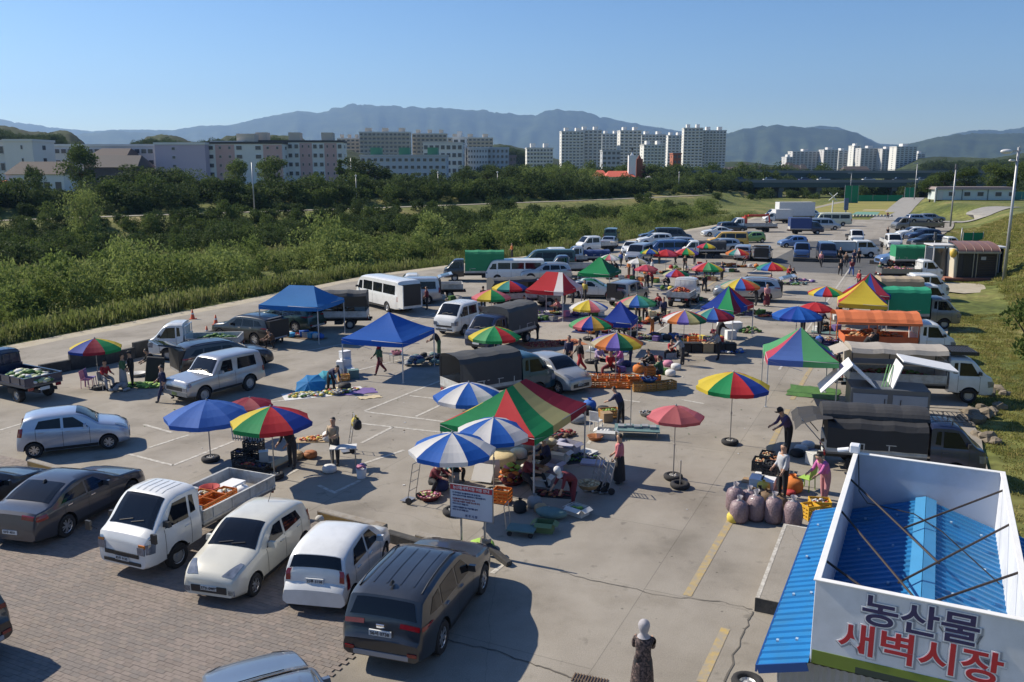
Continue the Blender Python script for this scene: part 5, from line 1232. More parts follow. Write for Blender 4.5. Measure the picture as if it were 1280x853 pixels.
truck(PGY, 'truck with a smooth green cover beside the kiosk', P(1150, 336) + Vector((0, .8, 0)), -5, bedL=3.0, cover=tarp('green2', (.03, .26, .12)), ch=1.5, lod=1, group=g3)
TRK = truck(PW, 'white truck with produce on its bed, nose toward the kiosk', P(1138, 352) + Vector((0, .4, 0)), -6, bedL=3.4, group=g3, sides=PGY)
TRL = truck(PW, 'white double cab truck with a deep blue sheet over its bed', P(1138, 374) + Vector((0, .6, 0)), -7, cab='dcab', bedL=2.9, cover=tarp('royal', (.02, .04, .22)), ch=.85, group=g3)
TRM = truck(PW, 'truck with a beige cover between the blue and green ones', P(1146, 391) + Vector((0, 1.0, 0)), -7, bedL=2.9, cover=tarp('beige', (.40, .32, .22)), ch=1.6, group=g3)
TRN = truck(PGY, 'truck under a torn emerald green tarpaulin', P(1150, 410) + Vector((0, .6, 0)), -8, bedL=2.9, cover=tarp('emerald', (.02, .30, .16)), ch=1.7, group=g3)
TRO = truck(PW, 'white truck with a long orange awning over its bed', P(1124, 446) + Vector((-.15, .3, 0)), -9, bedL=3.7, cover=None, group=g3, sides=M('orange_board', (.50, .12, .04), .7))
TRP_ = truck(PW, 'white truck with a beige cover and spare crate rack, nose on the grass edge', P(1160, 499) + Vector((-.4, .5, 0)), -10, bedL=4.0, cover=tarp('pale_beige', (.42, .38, .33)), ch=1.5, open_side=-1, group=g3)
# ================================================================ umbrellas and square tents
CL = {}
def cloth(key, col):
 if key not in CL: CL[key] = M('cloth_' + key, col, .7, var=.07, scale=2.5, bump=.25, bscale=9, trans=.42, spec=.25)
 return CL[key]
CC = dict(r=(.50, .035, .045), y=(.66, .52, .06), g=(.02, .27, .10), b=(.022, .060, .34), B=(.02, .12, .48), w=(.70, .70, .70), o=(.60, .20, .06), v=(.17, .14, .48), d=(.012, .12, .065), k=(.62, .17, .20), p=(.52, .07, .12), t=(.05, .28, .26), n=(.44, .42, .20), m=(.24, .02, .045), l=(.05, .15, .50), e=(.10, .36, .16), s=(.10, .19, .52), c=(.48, .44, .30), h=(.04, .20, .50), a=(.5, .30, .06), P=(.42, .12, .13))
def K(ch): return cloth(ch if ch.islower() else ch + ch, CC[ch])
POLE = M('steel_pole', (.35, .34, .33), .4, .6); POLEW = M('pole_pale', (.52, .52, .51), .5, .2)
STONE = M('ballast_stone', (.42, .41, .38), .9, var=.3, scale=10)
UM = {}
def umb_meshes(n, tag_='a'):
 if (n, tag_) in UM: return UM[(n, tag_)]
 prof = [(0, 0), (.25, -.055), (.5, -.135), (.75, -.24), (1, -.385)]; A = pi / n
 mb = MB(); cols = 4
 def pt(r, z, k):
  a = -A + 2 * A * k / cols; q = abs(k / cols * 2 - 1); rr = r * (cos(A) / cos(a) * (1 - .035 * (1 - q * q) * (r > .2))); return (cos(a) * rr, sin(a) * rr, z - .018 * (1 - q * q) * r)
 for (r0, z0_), (r1, z1_) in zip(prof, prof[1:]):
  for k in range(cols): mb.face([pt(r0, z0_, k), pt(r1, z1_, k), pt(r1, z1_, k + 1), pt(r0, z0_, k + 1)] if r0 else [pt(0, 0, 0), pt(r1, z1_, k), pt(r1, z1_, k + 1)])
 for k in range(cols):
  a, b = pt(1, -.385, k), pt(1, -.385, k + 1); mb.face([a, (a[0] * .985, a[1] * .985, a[2] - .10 - .01 * (k % 2)), (b[0] * .985, b[1] * .985, b[2] - .10 - .01 * ((k + 1) % 2)), b])
 pm = mb.mesh('canopy_panel', True); pm.materials.append(CL.get('r') or K('r'))
 rb = MB(); rb.tube((.03, 0, -.02), (.5, 0, -.17), .008, 4); rb.tube((.5, 0, -.17), (1, 0, -.40), .007, 4); rb.tube((.02, 0, -.36), (.5, 0, -.17), .006, 4); rm = rb.mesh('rib'); rm.materials.append(POLE)
 UM[(n, tag_)] = (pm, rm); return UM[(n, tag_)]
_t = MB(); _t.lathe((0, 0, 0), [(.17, .02), (.27, 0), (.31, .04), (.32, .10), (.30, .15), (.24, .18), (.18, .16), (.17, .06)], 18); TB = _t.mesh('tyre_base', True); TB.materials.append(TYRE)
_t = MB(); _t.lathe((0, 0, 0), [(.0, .13), (.1, .13), (.175, .11)], 10)
for i in range(9): a = i * 2.4; _t.blob((cos(a) * .11, sin(a) * .11, .14), .035, 5, 3)
SB = _t.mesh('ballast'); SB.materials.append(STONE)
def umbrella(px, py, wpx, cols, label, h=2.45, rot=0, n=None, base=None, tilt=(0, 0), group='market umbrellas', rib=True, drop=1.0, pole_h=None):
 c = P(px, py, h); dd = sqrt(c.x ** 2 + c.y ** 2 + (10 - h) ** 2); r = wpx / FPX * (c.y * cos(PITCH) + (10 - h) * sin(PITCH)) / 2; n = n or 8
 o = thing('market_umbrella', label, 'umbrella', (c.x, c.y, 0), rot, group); o.rotation_euler = (tilt[0], tilt[1], rot)
 pm, rm = umb_meshes(n); rr = r
 for i in range(n):
  q = link('canopy_panel', pm, None, o, (0, 0, h)); q.rotation_euler = (0, 0, 2 * pi * i / n); q.scale = (rr, rr, rr * drop); q.material_slots[0].link = 'OBJECT'; q.material_slots[0].material = K(cols[i % len(cols)])
  if rib: s_ = link('rib', rm, None, o, (0, 0, h)); s_.rotation_euler = (0, 0, 2 * pi * (i + .5) / n); s_.scale = (rr * .98, rr, rr * drop)
 b = MB(); b.tube((0, 0, .05), (0, 0, 1.2), .021, 7); b.tube((0, 0, 1.15), (0, 0, h - .02), .016, 7); b.lathe((0, 0, h - .03), [(.035, 0), (.03, .05), (.008, .09)], 7); b.lathe((0, 0, 1.14), [(.021, 0), (.034, .01), (.034, .07), (.021, .08)], 7); b.build('pole', POLE, o)
 t = link('tyre_base', TB, None, o); link('ballast', SB, None, t)
 return o
ANG = radians
U0 = 180
def um(x, y, w_, c, l_, h, n=12, f=1, **k): return umbrella(x, y, w_, c, l_, h=h, rot=ANG(180 + 180 / n + k.pop('dr', 0)), n=n, rib=w_ > 45, **k)
um(118, 423, 65, 'ybmgyrbg', 'rainbow umbrella by the low wall on the left, seated vendor below', 2.4, 8)
um(258, 500, 107, 'llll', 'large plain blue umbrella with a white fringe, left of the rainbow one', 2.2, 8, dr=8)
um(338, 508, 104, 'ygrbrbgl', 'red blue green yellow umbrella nearest the white truck', 2.45, 8)
um(312, 497, 58, 'mmPm', 'low red umbrella with faded white pattern behind the blue one', 1.6, 8, drop=.8)
um(586, 478, 91, 'Bw', 'blue and white umbrella standing apart, left of the red green tent', 2.4, 10)
um(617, 522, 99, 'Bw', 'blue and white umbrella between the tent and the notice board one', 2.5, 10, dr=14)
um(565, 541, 110, 'wB', 'blue and white umbrella nearest the notice board', 2.5, 10, dr=6)
um(917, 465, 93, 'ygrbyrbgry', 'yellow green red blue umbrella alone on the right open ground', 2.74, 10)
u = um(845, 507, 73, 'kPPk', 'faded pink red umbrella with a second tyre beside its base', 2.5, 8)
b = MB(); b.tube((0, 0, .1), (0, 0, .9), .02, 6); x = thing('tyre_weight', 'spare tyre weight with a pole stub beside the pink umbrella', 'umbrella base', (u.location + Vector((.08, -.75, 0))).to_tuple()); link('tyre_base', TB, None, x); b.build('pole_stub', POLE, x)
for a in ((618, 408, 66, 'yegrgyegrg', 'green red yellow umbrella before the navy truck', 2.4, 10), (614, 362, 50, 'kygkykgr', 'pink yellow green umbrella in front of the two left rainbow ones', 2.3, 8), (637, 351, 45, 'ytrbyrtb', 'yellow teal red blue umbrella behind the pink yellow one', 2.4, 8),
   (739, 395, 56, 'ekbagmbgkabe', 'green pink blue amber umbrella left of the small blue tent', 2.5), (771, 416, 67, 'covdyovdyocv', 'orange violet dark green umbrella over the orange crates', 2.5), (736, 375, 49, 'wyykwlkwyykw', 'white yellow pink pastel umbrella right of the red tent', 2.4),
   (796, 369, 50, 'kcltegkceltg', 'pastel striped umbrella behind the small blue tent', 2.5), (856, 388, 56, 'wovndrwovydr', 'orange violet yellow dark green umbrella with vendors in black boxes', 2.5), (892, 385, 54, 'ctlmmbctlmrb', 'teal violet maroon umbrella beside the orange violet one', 2.4),
   (926, 348, 50, 'cylroekcygrt', 'red orange umbrella above the silver people carrier', 2.6), (845, 337, 34, 'cvrrdgcvrrdg', 'red violet cream umbrella behind the orange produce truck', 2.4), (885, 328, 40, 'kregyvkregyv', 'red green yellow umbrella with a group in dark clothes', 2.4),
   (808, 331, 30, 'ppPp', 'solid pink red umbrella right of the white one', 2.3, 8), (797, 323, 26, 'wwcw', 'plain white umbrella in the middle rows', 2.3, 8), (762, 318, 28, 'wekwwewkwwew', 'white umbrella with pink and green flecks above the green tent', 2.3),
   (812, 311, 24, 'gyblybgyblyb', 'yellow blue umbrella left of the wide red one', 2.4), (833, 312, 32, 'rrpr', 'wide plain red umbrella in the back row', 2.3, 8), (858, 310, 32, 'krgyvbkrgyvb', 'pink green violet umbrella right of the wide red one', 2.4), (883, 304, 24, 'rpgyybrpgyyb', 'small red green yellow umbrella before the yellow van', 2.4),
   (922, 311, 30, 'otwroootwroo', 'orange teal red umbrella at the kerb before the grey tailgate', 2.3), (965, 328, 38, 'tlrryygtlrygy', 'teal blue red yellow umbrella with the silver people carrier behind', 2.4), (1033, 358, 44, 'ylrgyyrlbgyr', 'yellow blue red green umbrella left of the yellow tent', 2.5),
   (1020, 378, 43, 'rrrr', 'plain red umbrella behind the blue one', 2.2, 8), (997, 383, 62, 'BbBB', 'plain bright blue umbrella before the rainbow square tent', 2.3, 12)):
 um(*a)
def tent(label, corners=None, ctr=None, size=None, rz=0, eave=2.0, rise=1.05, ridge=0.0, cols=None, val=None, group='square market tents', legs=True):
 """cols: four lists of stripe colours (side 0 = -y front, 1 = +x, 2 = +y, 3 = -x); ridge = ridge length along x"""
 w, d = size; o = thing('canopy_tent', label, 'tent', (ctr.x, ctr.y, 0), rz, group)
 E = [(-w / 2, -d / 2), (w / 2, -d / 2), (w / 2, d / 2), (-w / 2, d / 2)]; Rg = [(-ridge / 2, 0), (ridge / 2, 0)]
 tops = [(Rg[0], Rg[1]), (Rg[1], Rg[1]), (Rg[1], Rg[0]), (Rg[0], Rg[0])]
 for sidx in range(4):
  A, B = Vector(E[sidx]), Vector(E[(sidx + 1) % 4]); C, D = Vector(tops[sidx][0]), Vector(tops[sidx][1]); cs = cols[sidx]; n = len(cs)
  for i, c in enumerate(cs):
   mb = MB(); rows = []
   for j in range(7):
    q = j / 6; z = eave + rise * (q ** 1.22); row = []
    for k in range(5):
     t = (i + k / 4) / n; e = A.lerp(B, t); p = C.lerp(D, t); v = e.lerp(p, q); edge = min(1, 4 * t * (1 - t))
     row.append((v.x, v.y, z - .05 * edge * sin(pi * q) - (.03 * edge if j == 0 else 0)))
    rows.append(row)
   for a, b in zip(rows, rows[1:]):
    for k in range(4): mb.face([a[k], a[k + 1], b[k + 1], b[k]])
   nrm = Vector((B - A).y and ((B - A).y, -(B - A).x) or (0, -1)).normalized() * .015
   for k in range(4):
    a, b = rows[0][k], rows[0][k + 1]; mb.face([(a[0] + nrm.x, a[1] + nrm.y, a[2] - .26), (b[0] + nrm.x, b[1] + nrm.y, b[2] - .26), b, a])
   mb.build('roof_panel', K(c), o, smooth=True)
 for x, y in E:
  b = MB(); b.box((x * .985, y * .985, (eave - .02) / 2), (.045, .045, eave - .02)); b.box((x * .985, y * .985, .02), (.12, .12, .02)); b.box((x * .985, y * .985, 1.25), (.06, .06, .07)); b.build('leg', POLEW, o)
 b = MB()
 for i in range(4):
  A, B = E[i], E[(i + 1) % 4]; b.tube((A[0], A[1], eave - .06), ((A[0] + B[0]) / 2, (A[1] + B[1]) / 2, eave - .45), .012, 4); b.tube((B[0], B[1], eave - .06), ((A[0] + B[0]) / 2, (A[1] + B[1]) / 2, eave - .02), .012, 4)
 b.build('truss', POLEW, o); return o
def tent_px(label, near, right, left=None, depth=3.0, **kw):
 "eave corners by pixel: near corner, then the one to its right; depth to the left/back"
 e = kw.get('eave', 2.0); a = P(*near, e); b = P(*right, e); d = b - a; w = d.length; rz = atan2(d.y, d.x)
 n = Vector((-sin(rz), cos(rz), 0)); c = (a + b) / 2 + n * depth / 2
 return tent(label, ctr=c, size=(w, depth), rz=rz, **kw)
tent_px('big green red and khaki tent behind the blue white umbrellas', (668, 547), (733, 504), depth=3.3, ridge=1.5, rise=1.0, cols=['gn' + 'm', 'mg', 'gyr', 'gr'], eave=2.05)
tent_px('bright blue pyramid tent alone in the left middle', (503, 428), (543, 410), depth=3.2, ridge=0, rise=1.05, cols=['BB', 'BB', 'BB', 'BB'])
tent_px('square blue tent over the dark cars on the left', (323, 381), (397, 384), depth=3.6, ridge=1.6, rise=.95, cols=['hhh', 'hh', 'hh', 'hh'], eave=2.2)
tent_px('red tent with white stripes in the middle left', (657, 362), (704, 365), depth=3.6, ridge=1.2, rise=1.05, cols=['rrrw', 'rrw', 'rrr', 'rrr'])
tent_px('plain green tent behind the white saloon', (722, 341), (762, 343), depth=3.2, rise=1.1, ridge=.2, cols=['gg', 'dd', 'gg', 'gg'])
tent_px('small blue tent between the pastel umbrellas', (751, 402), (789, 404), depth=2.3, rise=1.0, cols=['bb', 'bb', 'bb', 'BB'], eave=1.85)
tent_px('blue green maroon tent right of the teal umbrella', (876, 384), (917, 388), depth=3.3, rise=1.15, cols=['bg', 'mbr', 'gg', 'bb'], eave=2.05)
tent_px('striped rainbow tent just behind the yellow one', (1052, 366), (1112, 370), depth=3.0, rise=1.2, cols=['rdbm', 'bmd', 'gg', 'lrd'], eave=2.15)
tent_px('bright yellow tent with red and blue back panels', (1048, 379), (1110, 382), depth=2.8, rise=1.25, cols=['yyy', 'rlr', 'yr', 'yr'], eave=2.1)
tent_px('rainbow square tent by the green ground cloth', (960, 449), (1049, 453), depth=3.1, rise=1.15, cols=['se', 'mbg', 'rg', 'ere' if 0 else 'ep'], eave=2.1)
# ================================================================ people
SKIN = M('skin', (.42, .25, .17), .6, var=.08); SHOE = M('shoe', (.03, .03, .035), .6); HAIR = M('hair', (.012, .010, .009), .6, bump=.5, bscale=30); LIP = M('lip', (.30, .10, .09), .6)
def cl(name, col): return M('wear_' + name, col, .85, var=.15, scale=8, bump=.4, bscale=14)
def body_mesh(key, lean=0, hl=0, hr=0, kl=0, kr=0, al=5, ar=-5, el=15, er=15, spread=.09, armout=.05, head=0, ground=True):
 d2 = radians; V = []; E = []; Rd = []; lab = []
 def add(p, r, par=None, l=''):
  V.append(Vector(p)); Rd.append(r if hasattr(r, '__len__') else (r, r)); i = len(V) - 1
  if par is not None: E.append((par, i)); lab.append(l)
  return i
 ln = d2(lean); up = Vector((sin(ln), 0, cos(ln)))
 pz = 0
 pel = add((0, 0, 0), (.115, .145)); sp = add(up * .17, (.10, .125), pel, 'shirt'); ch = add(up * .34, (.105, .145), sp, 'shirt'); sh = add(up * .44, (.075, .10), ch, 'shirt')
 hn = ln + d2(head); hup = Vector((sin(ln * .6 + d2(head)), 0, cos(ln * .6 + d2(head))))
 nk = add(up * .50, .048, sh, 'skin'); hb = add(V[nk] + hup * .09, (.078, .075), nk, 'skin'); ht = add(V[hb] + hup * .09, (.085, .078), hb, 'skin'); htt = add(V[ht] + hup * .05, .055, ht, 'skin')
 for sg, A, El in ((1, al, el), (-1, ar, er)):
  a = ln - 0 + d2(-A) ; s0 = add(V[ch] + up * .07 + Vector((0, sg * .165, 0)), .052, ch, 'shirt')
  a = d2(A); dn = Vector((sin(a), sg * armout, -cos(a))).normalized(); elb = add(V[s0] + dn * .26, .040, s0, 'shirt')
  b = a + d2(El); fd = Vector((sin(b), -sg * armout * .5, -cos(b))).normalized(); mid = add(V[elb] + fd * .12, .034, elb, 'shirt'); wr_ = add(V[elb] + fd * .23, .025, mid, 'skin'); pm = add(V[wr_] + fd * .065, (.020, .032), wr_, 'skin')
  sd = Vector((cos(b), 0, sin(b)))
  for i, L in enumerate((.055, .065, .06, .045)):
   o_ = sd * (.027 - .018 * i); k1 = add(V[pm] + o_ + fd * .035, .0085, pm, 'skin'); add(V[k1] + fd * L * .6 + Vector((0, -sg * .022, 0)), .007, k1, 'skin')
  t1 = add(V[wr_] + fd * .03 + sd * .035, .010, wr_, 'skin'); add(V[t1] + fd * .04 + sd * .012 + Vector((0, -sg * .01, 0)), .008, t1, 'skin')
 feet = []
 for sg, Hh, Kk in ((1, hl, kl), (-1, hr, kr)):
  h = add((0, sg * .085, -.05), .088, pel, 'pants'); a = d2(Hh); kn = add(V[h] + Vector((sin(a) * .38, sg * (spread - .06) * (1 + abs(Hh) / 40), -cos(a) * .38)), .062, h, 'pants')
  b = a - d2(Kk); cf = add(V[kn] + Vector((sin(b) * .2, 0, -cos(b) * .2)), .052, kn, 'pants'); an = add(V[kn] + Vector((sin(b) * .37, 0, -cos(b) * .37)), .040, cf, 'pants'); fa = 0 if Kk < 60 or Hh > 50 else 0
  he = add(V[an] + Vector((-.01, 0, -.055)), .036, an, 'shoe'); add(V[an] + Vector((.13, sg * .012, -.065)), .034, he, 'shoe'); feet.append(V[an].z - .10)
 z = -min(feet)
 for v in V: v.z += z
 me = bpy.data.meshes.new(key); me.from_pydata([tuple(v) for v in V], E, [])
 ob = bpy.data.objects.new(key, me); COL.objects.link(ob); ob.modifiers.new('s', 'SKIN'); sk = me.skin_vertices[0].data if me.skin_vertices else None
 if sk is None:
  bm = bmesh.new(); bm.from_mesh(me); bm.verts.layers.skin.verify(); bm.to_mesh(me); bm.free(); sk = me.skin_vertices[0].data
 for i, r in enumerate(Rd): q_ = 1.32 if max(r) > .03 and not (len(r) and r == (.078, .075)) else 1.15; sk[i].radius = (r[0] * q_, r[1] * q_)
 sk[0].use_root = True
 sb = ob.modifiers.new('u', 'SUBSURF'); sb.levels = 1
 out = evald(ob); bpy.data.objects.remove(ob)
 out.name = 'body'; nm = {'shirt': 0, 'pants': 1, 'skin': 2, 'shoe': 3}
 segs = [(V[a], V[b], nm[l]) for (a, b), l in zip(E, lab)]
 mi = []
 for p in out.polygons:
  c = p.center; best = 9; bi = 0
  for A, B, m in segs:
   d = B - A; q = max(0, min(1, (c - A).dot(d) / max(d.length_squared, 1e-9))); e = (c - A - d * q).length
   if e < best: best = e; bi = m
  mi.append(bi)
 hc = (V[hb] + V[ht]) / 2; fw = Vector((hup.z, 0, -hup.x)); bm = bmesh.new(); bm.from_mesh(out)
 n0 = len(bm.faces); extra = []
 mb = MB();
 for (f_, s_, u_, r, m_) in ((.086, 0, .0, (.016, .013, .022), 2), (.076, .03, .025, (.008, .011, .007), 4), (.076, -.03, .025, (.008, .011, .007), 4), (.078, 0, -.042, (.008, .022, .007), 5), (0, .082, 0, (.018, .012, .028), 2), (0, -.082, 0, (.018, .012, .028), 2)):
  mb.mi = m_; mb.blob(tuple(hc + fw * f_ + Vector((0, s_, 0)) + hup * u_), r, 6, 4, 0)
 me2 = bpy.data.meshes.new('x'); me2.from_pydata(mb.v, [], mb.f); bm.from_mesh(me2); bm.to_mesh(out); bm.free()
 mi += mb.m
 for _ in range(6): out.materials.append(None)
 for i, m_ in enumerate((None, None, SKIN, SHOE, HAIR, LIP)): out.materials[i] = m_ or SKIN
 out.polygons.foreach_set('material_index', mi); out.polygons.foreach_set('use_smooth', [True] * len(out.polygons)); out.update()
 hairm = MB(); hairm.blob(tuple(hc + hup * .035 - fw * .018), (.093, .092, .095), 10, 7, .04); hm = hairm.mesh('hair', True); hm.materials.append(HAIR)
 q = hup.to_track_quat('Z', 'Y')
 def lath(prof, nm_):
  h_ = MB(); h_.lathe((0, 0, 0), prof, 14); h_.v = [tuple(q @ Vector(v) + hc + hup * .06) for v in h_.v]; mm = h_.mesh(nm_, True); return mm
 brim = lath([(.19, -.03), (.17, 0), (.10, .015), (.095, .06), (.07, .10), (0, .115)], 'sun_hat')
 cap = lath([(.10, -.02), (.102, .03), (.08, .08), (0, .10)], 'cap'); pk = MB(); pk.box(tuple(hc + hup * .06 + fw * .13), (.11, .13, .015)); cm = bmesh.new(); cm.from_mesh(cap); tmp = pk.mesh('p'); cm.from_mesh(tmp); cm.to_mesh(cap); cm.free()
 scarf = lath([(.13, -.24), (.07, -.18), (.092, -.11), (.108, -.05), (.114, 0), (.104, .045), (.07, .09), (0, .108)], 'headscarf')
 for x in (brim, cap, scarf): x.materials.append(SKIN)
 skt = MB(); hipz = V[0].z
 rows = [(.13, hipz + .16), (.17, hipz), (.20, hipz - .25), (.23, hipz - .55), (.25, .12)]
 skt.lathe((0, 0, 0), [(a, b) for a, b in rows], 16)
 k = len(rows); vv_ = []
 for i, v in enumerate(skt.v): vv_.append((v[0] * .8 + (sin(ln) * .1 if i < 16 else 0), v[1] * (1 + .05 * sin(i * 2.3)), v[2]))
 skt.v = vv_; sk_ = skt.mesh('skirt', True); sk_.materials.append(SKIN)
 return dict(body=out, hair=hm, sun_hat=brim, cap=cap, headscarf=scarf, skirt=sk_)
POSE = dict(stand=body_mesh('stand', lean=3, al=8, ar=12, el=20, er=35), walk=body_mesh('walk', lean=5, hl=22, hr=-18, kl=6, kr=22, al=-20, ar=24, el=12, er=25), carry=body_mesh('carry', lean=4, al=28, ar=28, el=65, er=65, hl=3, hr=-4),
   bend=body_mesh('bend', lean=68, hl=8, hr=-4, kl=6, kr=4, al=12, ar=25, el=10, er=12, head=-10), stoop=body_mesh('stoop', lean=32, hl=6, hr=-4, al=38, ar=30, el=25, er=35, head=12), sit=body_mesh('sit', lean=10, hl=80, hr=74, kl=72, kr=60, al=35, ar=40, el=40, er=35),
   squat=body_mesh('squat', lean=28, hl=108, hr=104, kl=132, kr=130, al=55, ar=48, el=25, er=35, spread=.13, head=12), floor=body_mesh('floor', lean=14, hl=86, hr=84, kl=60, kr=66, al=35, ar=42, el=50, er=45, spread=.16))
WEAR = dict(scarf=(.33, .32, .34), black=(.015, .015, .018), red=(.32, .02, .03), pink=(.50, .16, .18), grey=(.26, .27, .29), navy=(.02, .025, .07), purple=(.075, .05, .12), white=(.55, .55, .55), beige=(.34, .27, .19), brown=(.12, .07, .045), green=(.05, .12, .06), blue=(.05, .10, .30), teal=(.03, .18, .20), yellow=(.50, .40, .08), lilac=(.34, .26, .42), maroon=(.14, .02, .03), hotpink=(.48, .12, .32), lightgrey=(.42, .44, .47), orange=(.50, .16, .04), rose=(.45, .20, .22), dark=(.03, .03, .035))
NP = 0
def person(px, py, pose, face, top, leg, label, hat=None, hatc='black', h=1.0, skirt=None, at_=None, z=0, group=None, cat='person'):
 p = at_ if at_ is not None else P(px, py, z); q = POSE[pose]; k = h * R.uniform(.97, 1.03)
 o = thing('person', label, cat, (p.x, p.y, z), radians(face), group); o.scale = (k,) * 3
 b = link('body', q['body'], None, o)
 for i, c in enumerate((top, leg)): b.material_slots[i].link = 'OBJECT'; b.material_slots[i].material = cl(c, WEAR[c])
 if hat != 'headscarf': link('hair', q['hair'], None, o)
 if hat: m = link(hat, q[hat], None, o); m.material_slots[0].link = 'OBJECT'; m.material_slots[0].material = cl(hatc, WEAR[hatc])
 if skirt: m = link('skirt', q['skirt'], None, o); m.material_slots[0].link = 'OBJECT'; m.material_slots[0].material = skirt if not isinstance(skirt, str) else cl(skirt, WEAR[skirt])
 return o
DRS = M('dark_floral_print', (.02, .015, .018), .8, var=.3, dirt=(.26, .18, .16), dscale=22)
pt_ = P(805, 786, 1.52); L = person(0, 0, 'carry', 80, 'black', 'dark', 'woman seen from behind in a white headscarf and long dark patterned dress', 'headscarf', 'scarf', skirt=DRS, at_=Vector((pt_.x, pt_.y, 0)))
[c for c in COL.objects if c.parent == L and c.name.startswith('body')][0].material_slots[0].material = DRS
person(774, 604, 'stand', 168, 'pink', 'black', 'woman in a salmon pink top and black skirt behind the hand carts', skirt='black', h=1.0)
person(776, 531, 'stoop', 150, 'navy', 'black', 'man in dark clothes leaning over a box of greens')
person(984, 566, 'stoop', 195, 'purple', 'black', 'man in a purple shirt and cap reaching over the onion crates', 'cap', 'black', h=1.08)
person(977, 622, 'stand', 200, 'lightgrey', 'black', 'person in a pale grey sweater with back turned at the onion sacks', h=1.05)
person(1030, 626, 'stoop', 205, 'hotpink', 'rose', 'vendor in a pink top and red apron at the black covered truck', h=1.0)
person(366, 584, 'stoop', 250, 'black', 'dark', 'stooping vendor in black with a pale headscarf under the rainbow umbrella', 'headscarf', 'beige')
person(419, 581, 'carry', 255, 'beige', 'dark', 'woman with short curly hair holding a white bag over a table')
person(541, 613, 'squat', 330, 'maroon', 'black', 'squatting vendor in a grey sun hat and red vest beside the tall hand truck', 'sun_hat', 'grey')
person(563, 601, 'squat', 290, 'teal', 'black', 'squatting vendor with teal sleeves and red vest below the nearest blue white umbrella')
person(658, 612, 'floor', 330, 'maroon', 'black', 'seated person in dark clothes beside the basin of wrapped goods')
person(684, 590, 'floor', 200, 'navy', 'black', 'seated person in navy with a white hat among the boxes', 'sun_hat', 'white')
person(716, 632, 'bend', 205, 'maroon', 'maroon', 'person with a white headcloth bending over a box of greens', 'headscarf', 'white')
person(475, 468, 'walk', 205, 'green', 'maroon', 'walking woman in dark jacket, red trousers and headscarf left of the blue pyramid tent', 'headscarf', 'red')
person(549, 447, 'stoop', 190, 'black', 'green', 'person leaning over the dark pile right of the blue pyramid tent')
person(414, 489, 'bend', 320, 'navy', 'black', 'person in blue bending over the spread greens and white boxes')
person(475, 441, 'stand', 0, 'black', 'dark', 'person in black half hidden behind the blue pyramid tent')
person(206, 502, 'walk', 195, 'navy', 'navy', 'walking person in dark navy clothes left of the silver jeep')
person(132, 486, 'sit', 325, 'red', 'grey', 'seated vendor in a red jacket under the leftmost rainbow umbrella', z=0)
person(155, 485, 'stand', 10, 'green', 'grey', 'standing woman in a dark top and pale apron, left of the one in black', skirt='grey')
person(166, 483, 'stand', 205, 'black', 'black', 'standing woman all in black beside the spread greens on the left', 'cap', 'black')
person(194, 474, 'stoop', 220, 'black', 'black', 'person in black behind a large dark case')
person(248, 464, 'stoop', 180, 'black', 'dark', 'person reaching into the boot of the black people carrier')
person(303, 428, 'stand', 30, 'black', 'dark', 'person in black standing at the side of the open tailgate car')
person(353, 428, 'stand', 200, 'black', 'black', 'person in black under the left front of the blue square tent')
person(342, 435, 'squat', 230, 'brown', 'black', 'squatting person in brown by the open boot near the blue square tent')
person(711, 462, 'stand', 250, 'navy', 'black', 'man in a dark shirt holding a pole, left of the one in red trousers', h=1.05)
person(725, 466, 'walk', 200, 'black', 'red', 'young man in black jacket and red trousers with a bag', h=1.1)
person(747, 463, 'floor', 300, 'lilac', 'black', 'vendor in a lilac shirt sitting behind the orange crates', h=1.1)
person(762, 470, 'floor', 270, 'red', 'maroon', 'vendor in red stripes sitting behind the crates')
person(776, 462, 'floor', 200, 'hotpink', 'lilac', 'vendor in pink and a headscarf behind the crates', 'headscarf', 'rose')
person(788, 455, 'stoop', 190, 'grey', 'navy', 'vendor in a grey apron behind the right crates', 'sun_hat', 'white')
person(816, 462, 'squat', 200, 'black', 'dark', 'squatting buyer in black left of the vegetable bags')
person(826, 478, 'floor', 160, 'green', 'dark', 'seated person in dark green by the right stack of crates')
person(853, 457, 'stoop', 170, 'grey', 'dark', 'buyer in a grey jacket with a shopping cart')
person(838, 447, 'squat', 270, 'red', 'dark', 'squatting vendor in red among white bags')
person(815, 418, 'bend', 350, 'black', 'orange', 'bending person in black with an orange apron')
person(838, 417, 'bend', 185, 'maroon', 'black', 'bending person in maroon opposite the one in black')
person(829, 402, 'walk', 250, 'navy', 'black', 'walking man in navy with a white collar toward the bending pair')
person(898, 450, 'stoop', 190, 'grey', 'black', 'vendor in a striped grey shirt and wide dark red hat at the black boxes', 'sun_hat', 'maroon', h=1.05)
person(880, 366, 'walk', 260, 'black', 'dark', 'walking man in black carrying a white bag before the produce truck')
person(958, 383, 'stand', 260, 'rose', 'maroon', 'woman in a long mauve coat at the back of the silver people carrier', skirt='maroon')
person(963, 368, 'stand', 180, 'black', 'black', 'person in black under the raised tailgate of the silver people carrier')
person(985, 352, 'sit', 300, 'red', 'dark', 'vendor in a red jacket behind the pink goods', h=1.1)
person(990, 353, 'sit', 290, 'black', 'dark', 'vendor in black beside the one in the red jacket')
person(1044, 478, 'stand', 200, 'black', 'black', 'person in black at the right post of the rainbow square tent', h=1.05)
person(1079, 452, 'stoop', 340, 'black', 'dark', 'person in black at the tail of the beige covered truck')
person(1003, 416, 'stand', 200, 'black', 'black', 'person in black below the plain blue umbrella')
person(1024, 418, 'stoop', 30, 'navy', 'dark', 'person in navy right of the plain blue umbrella pole')
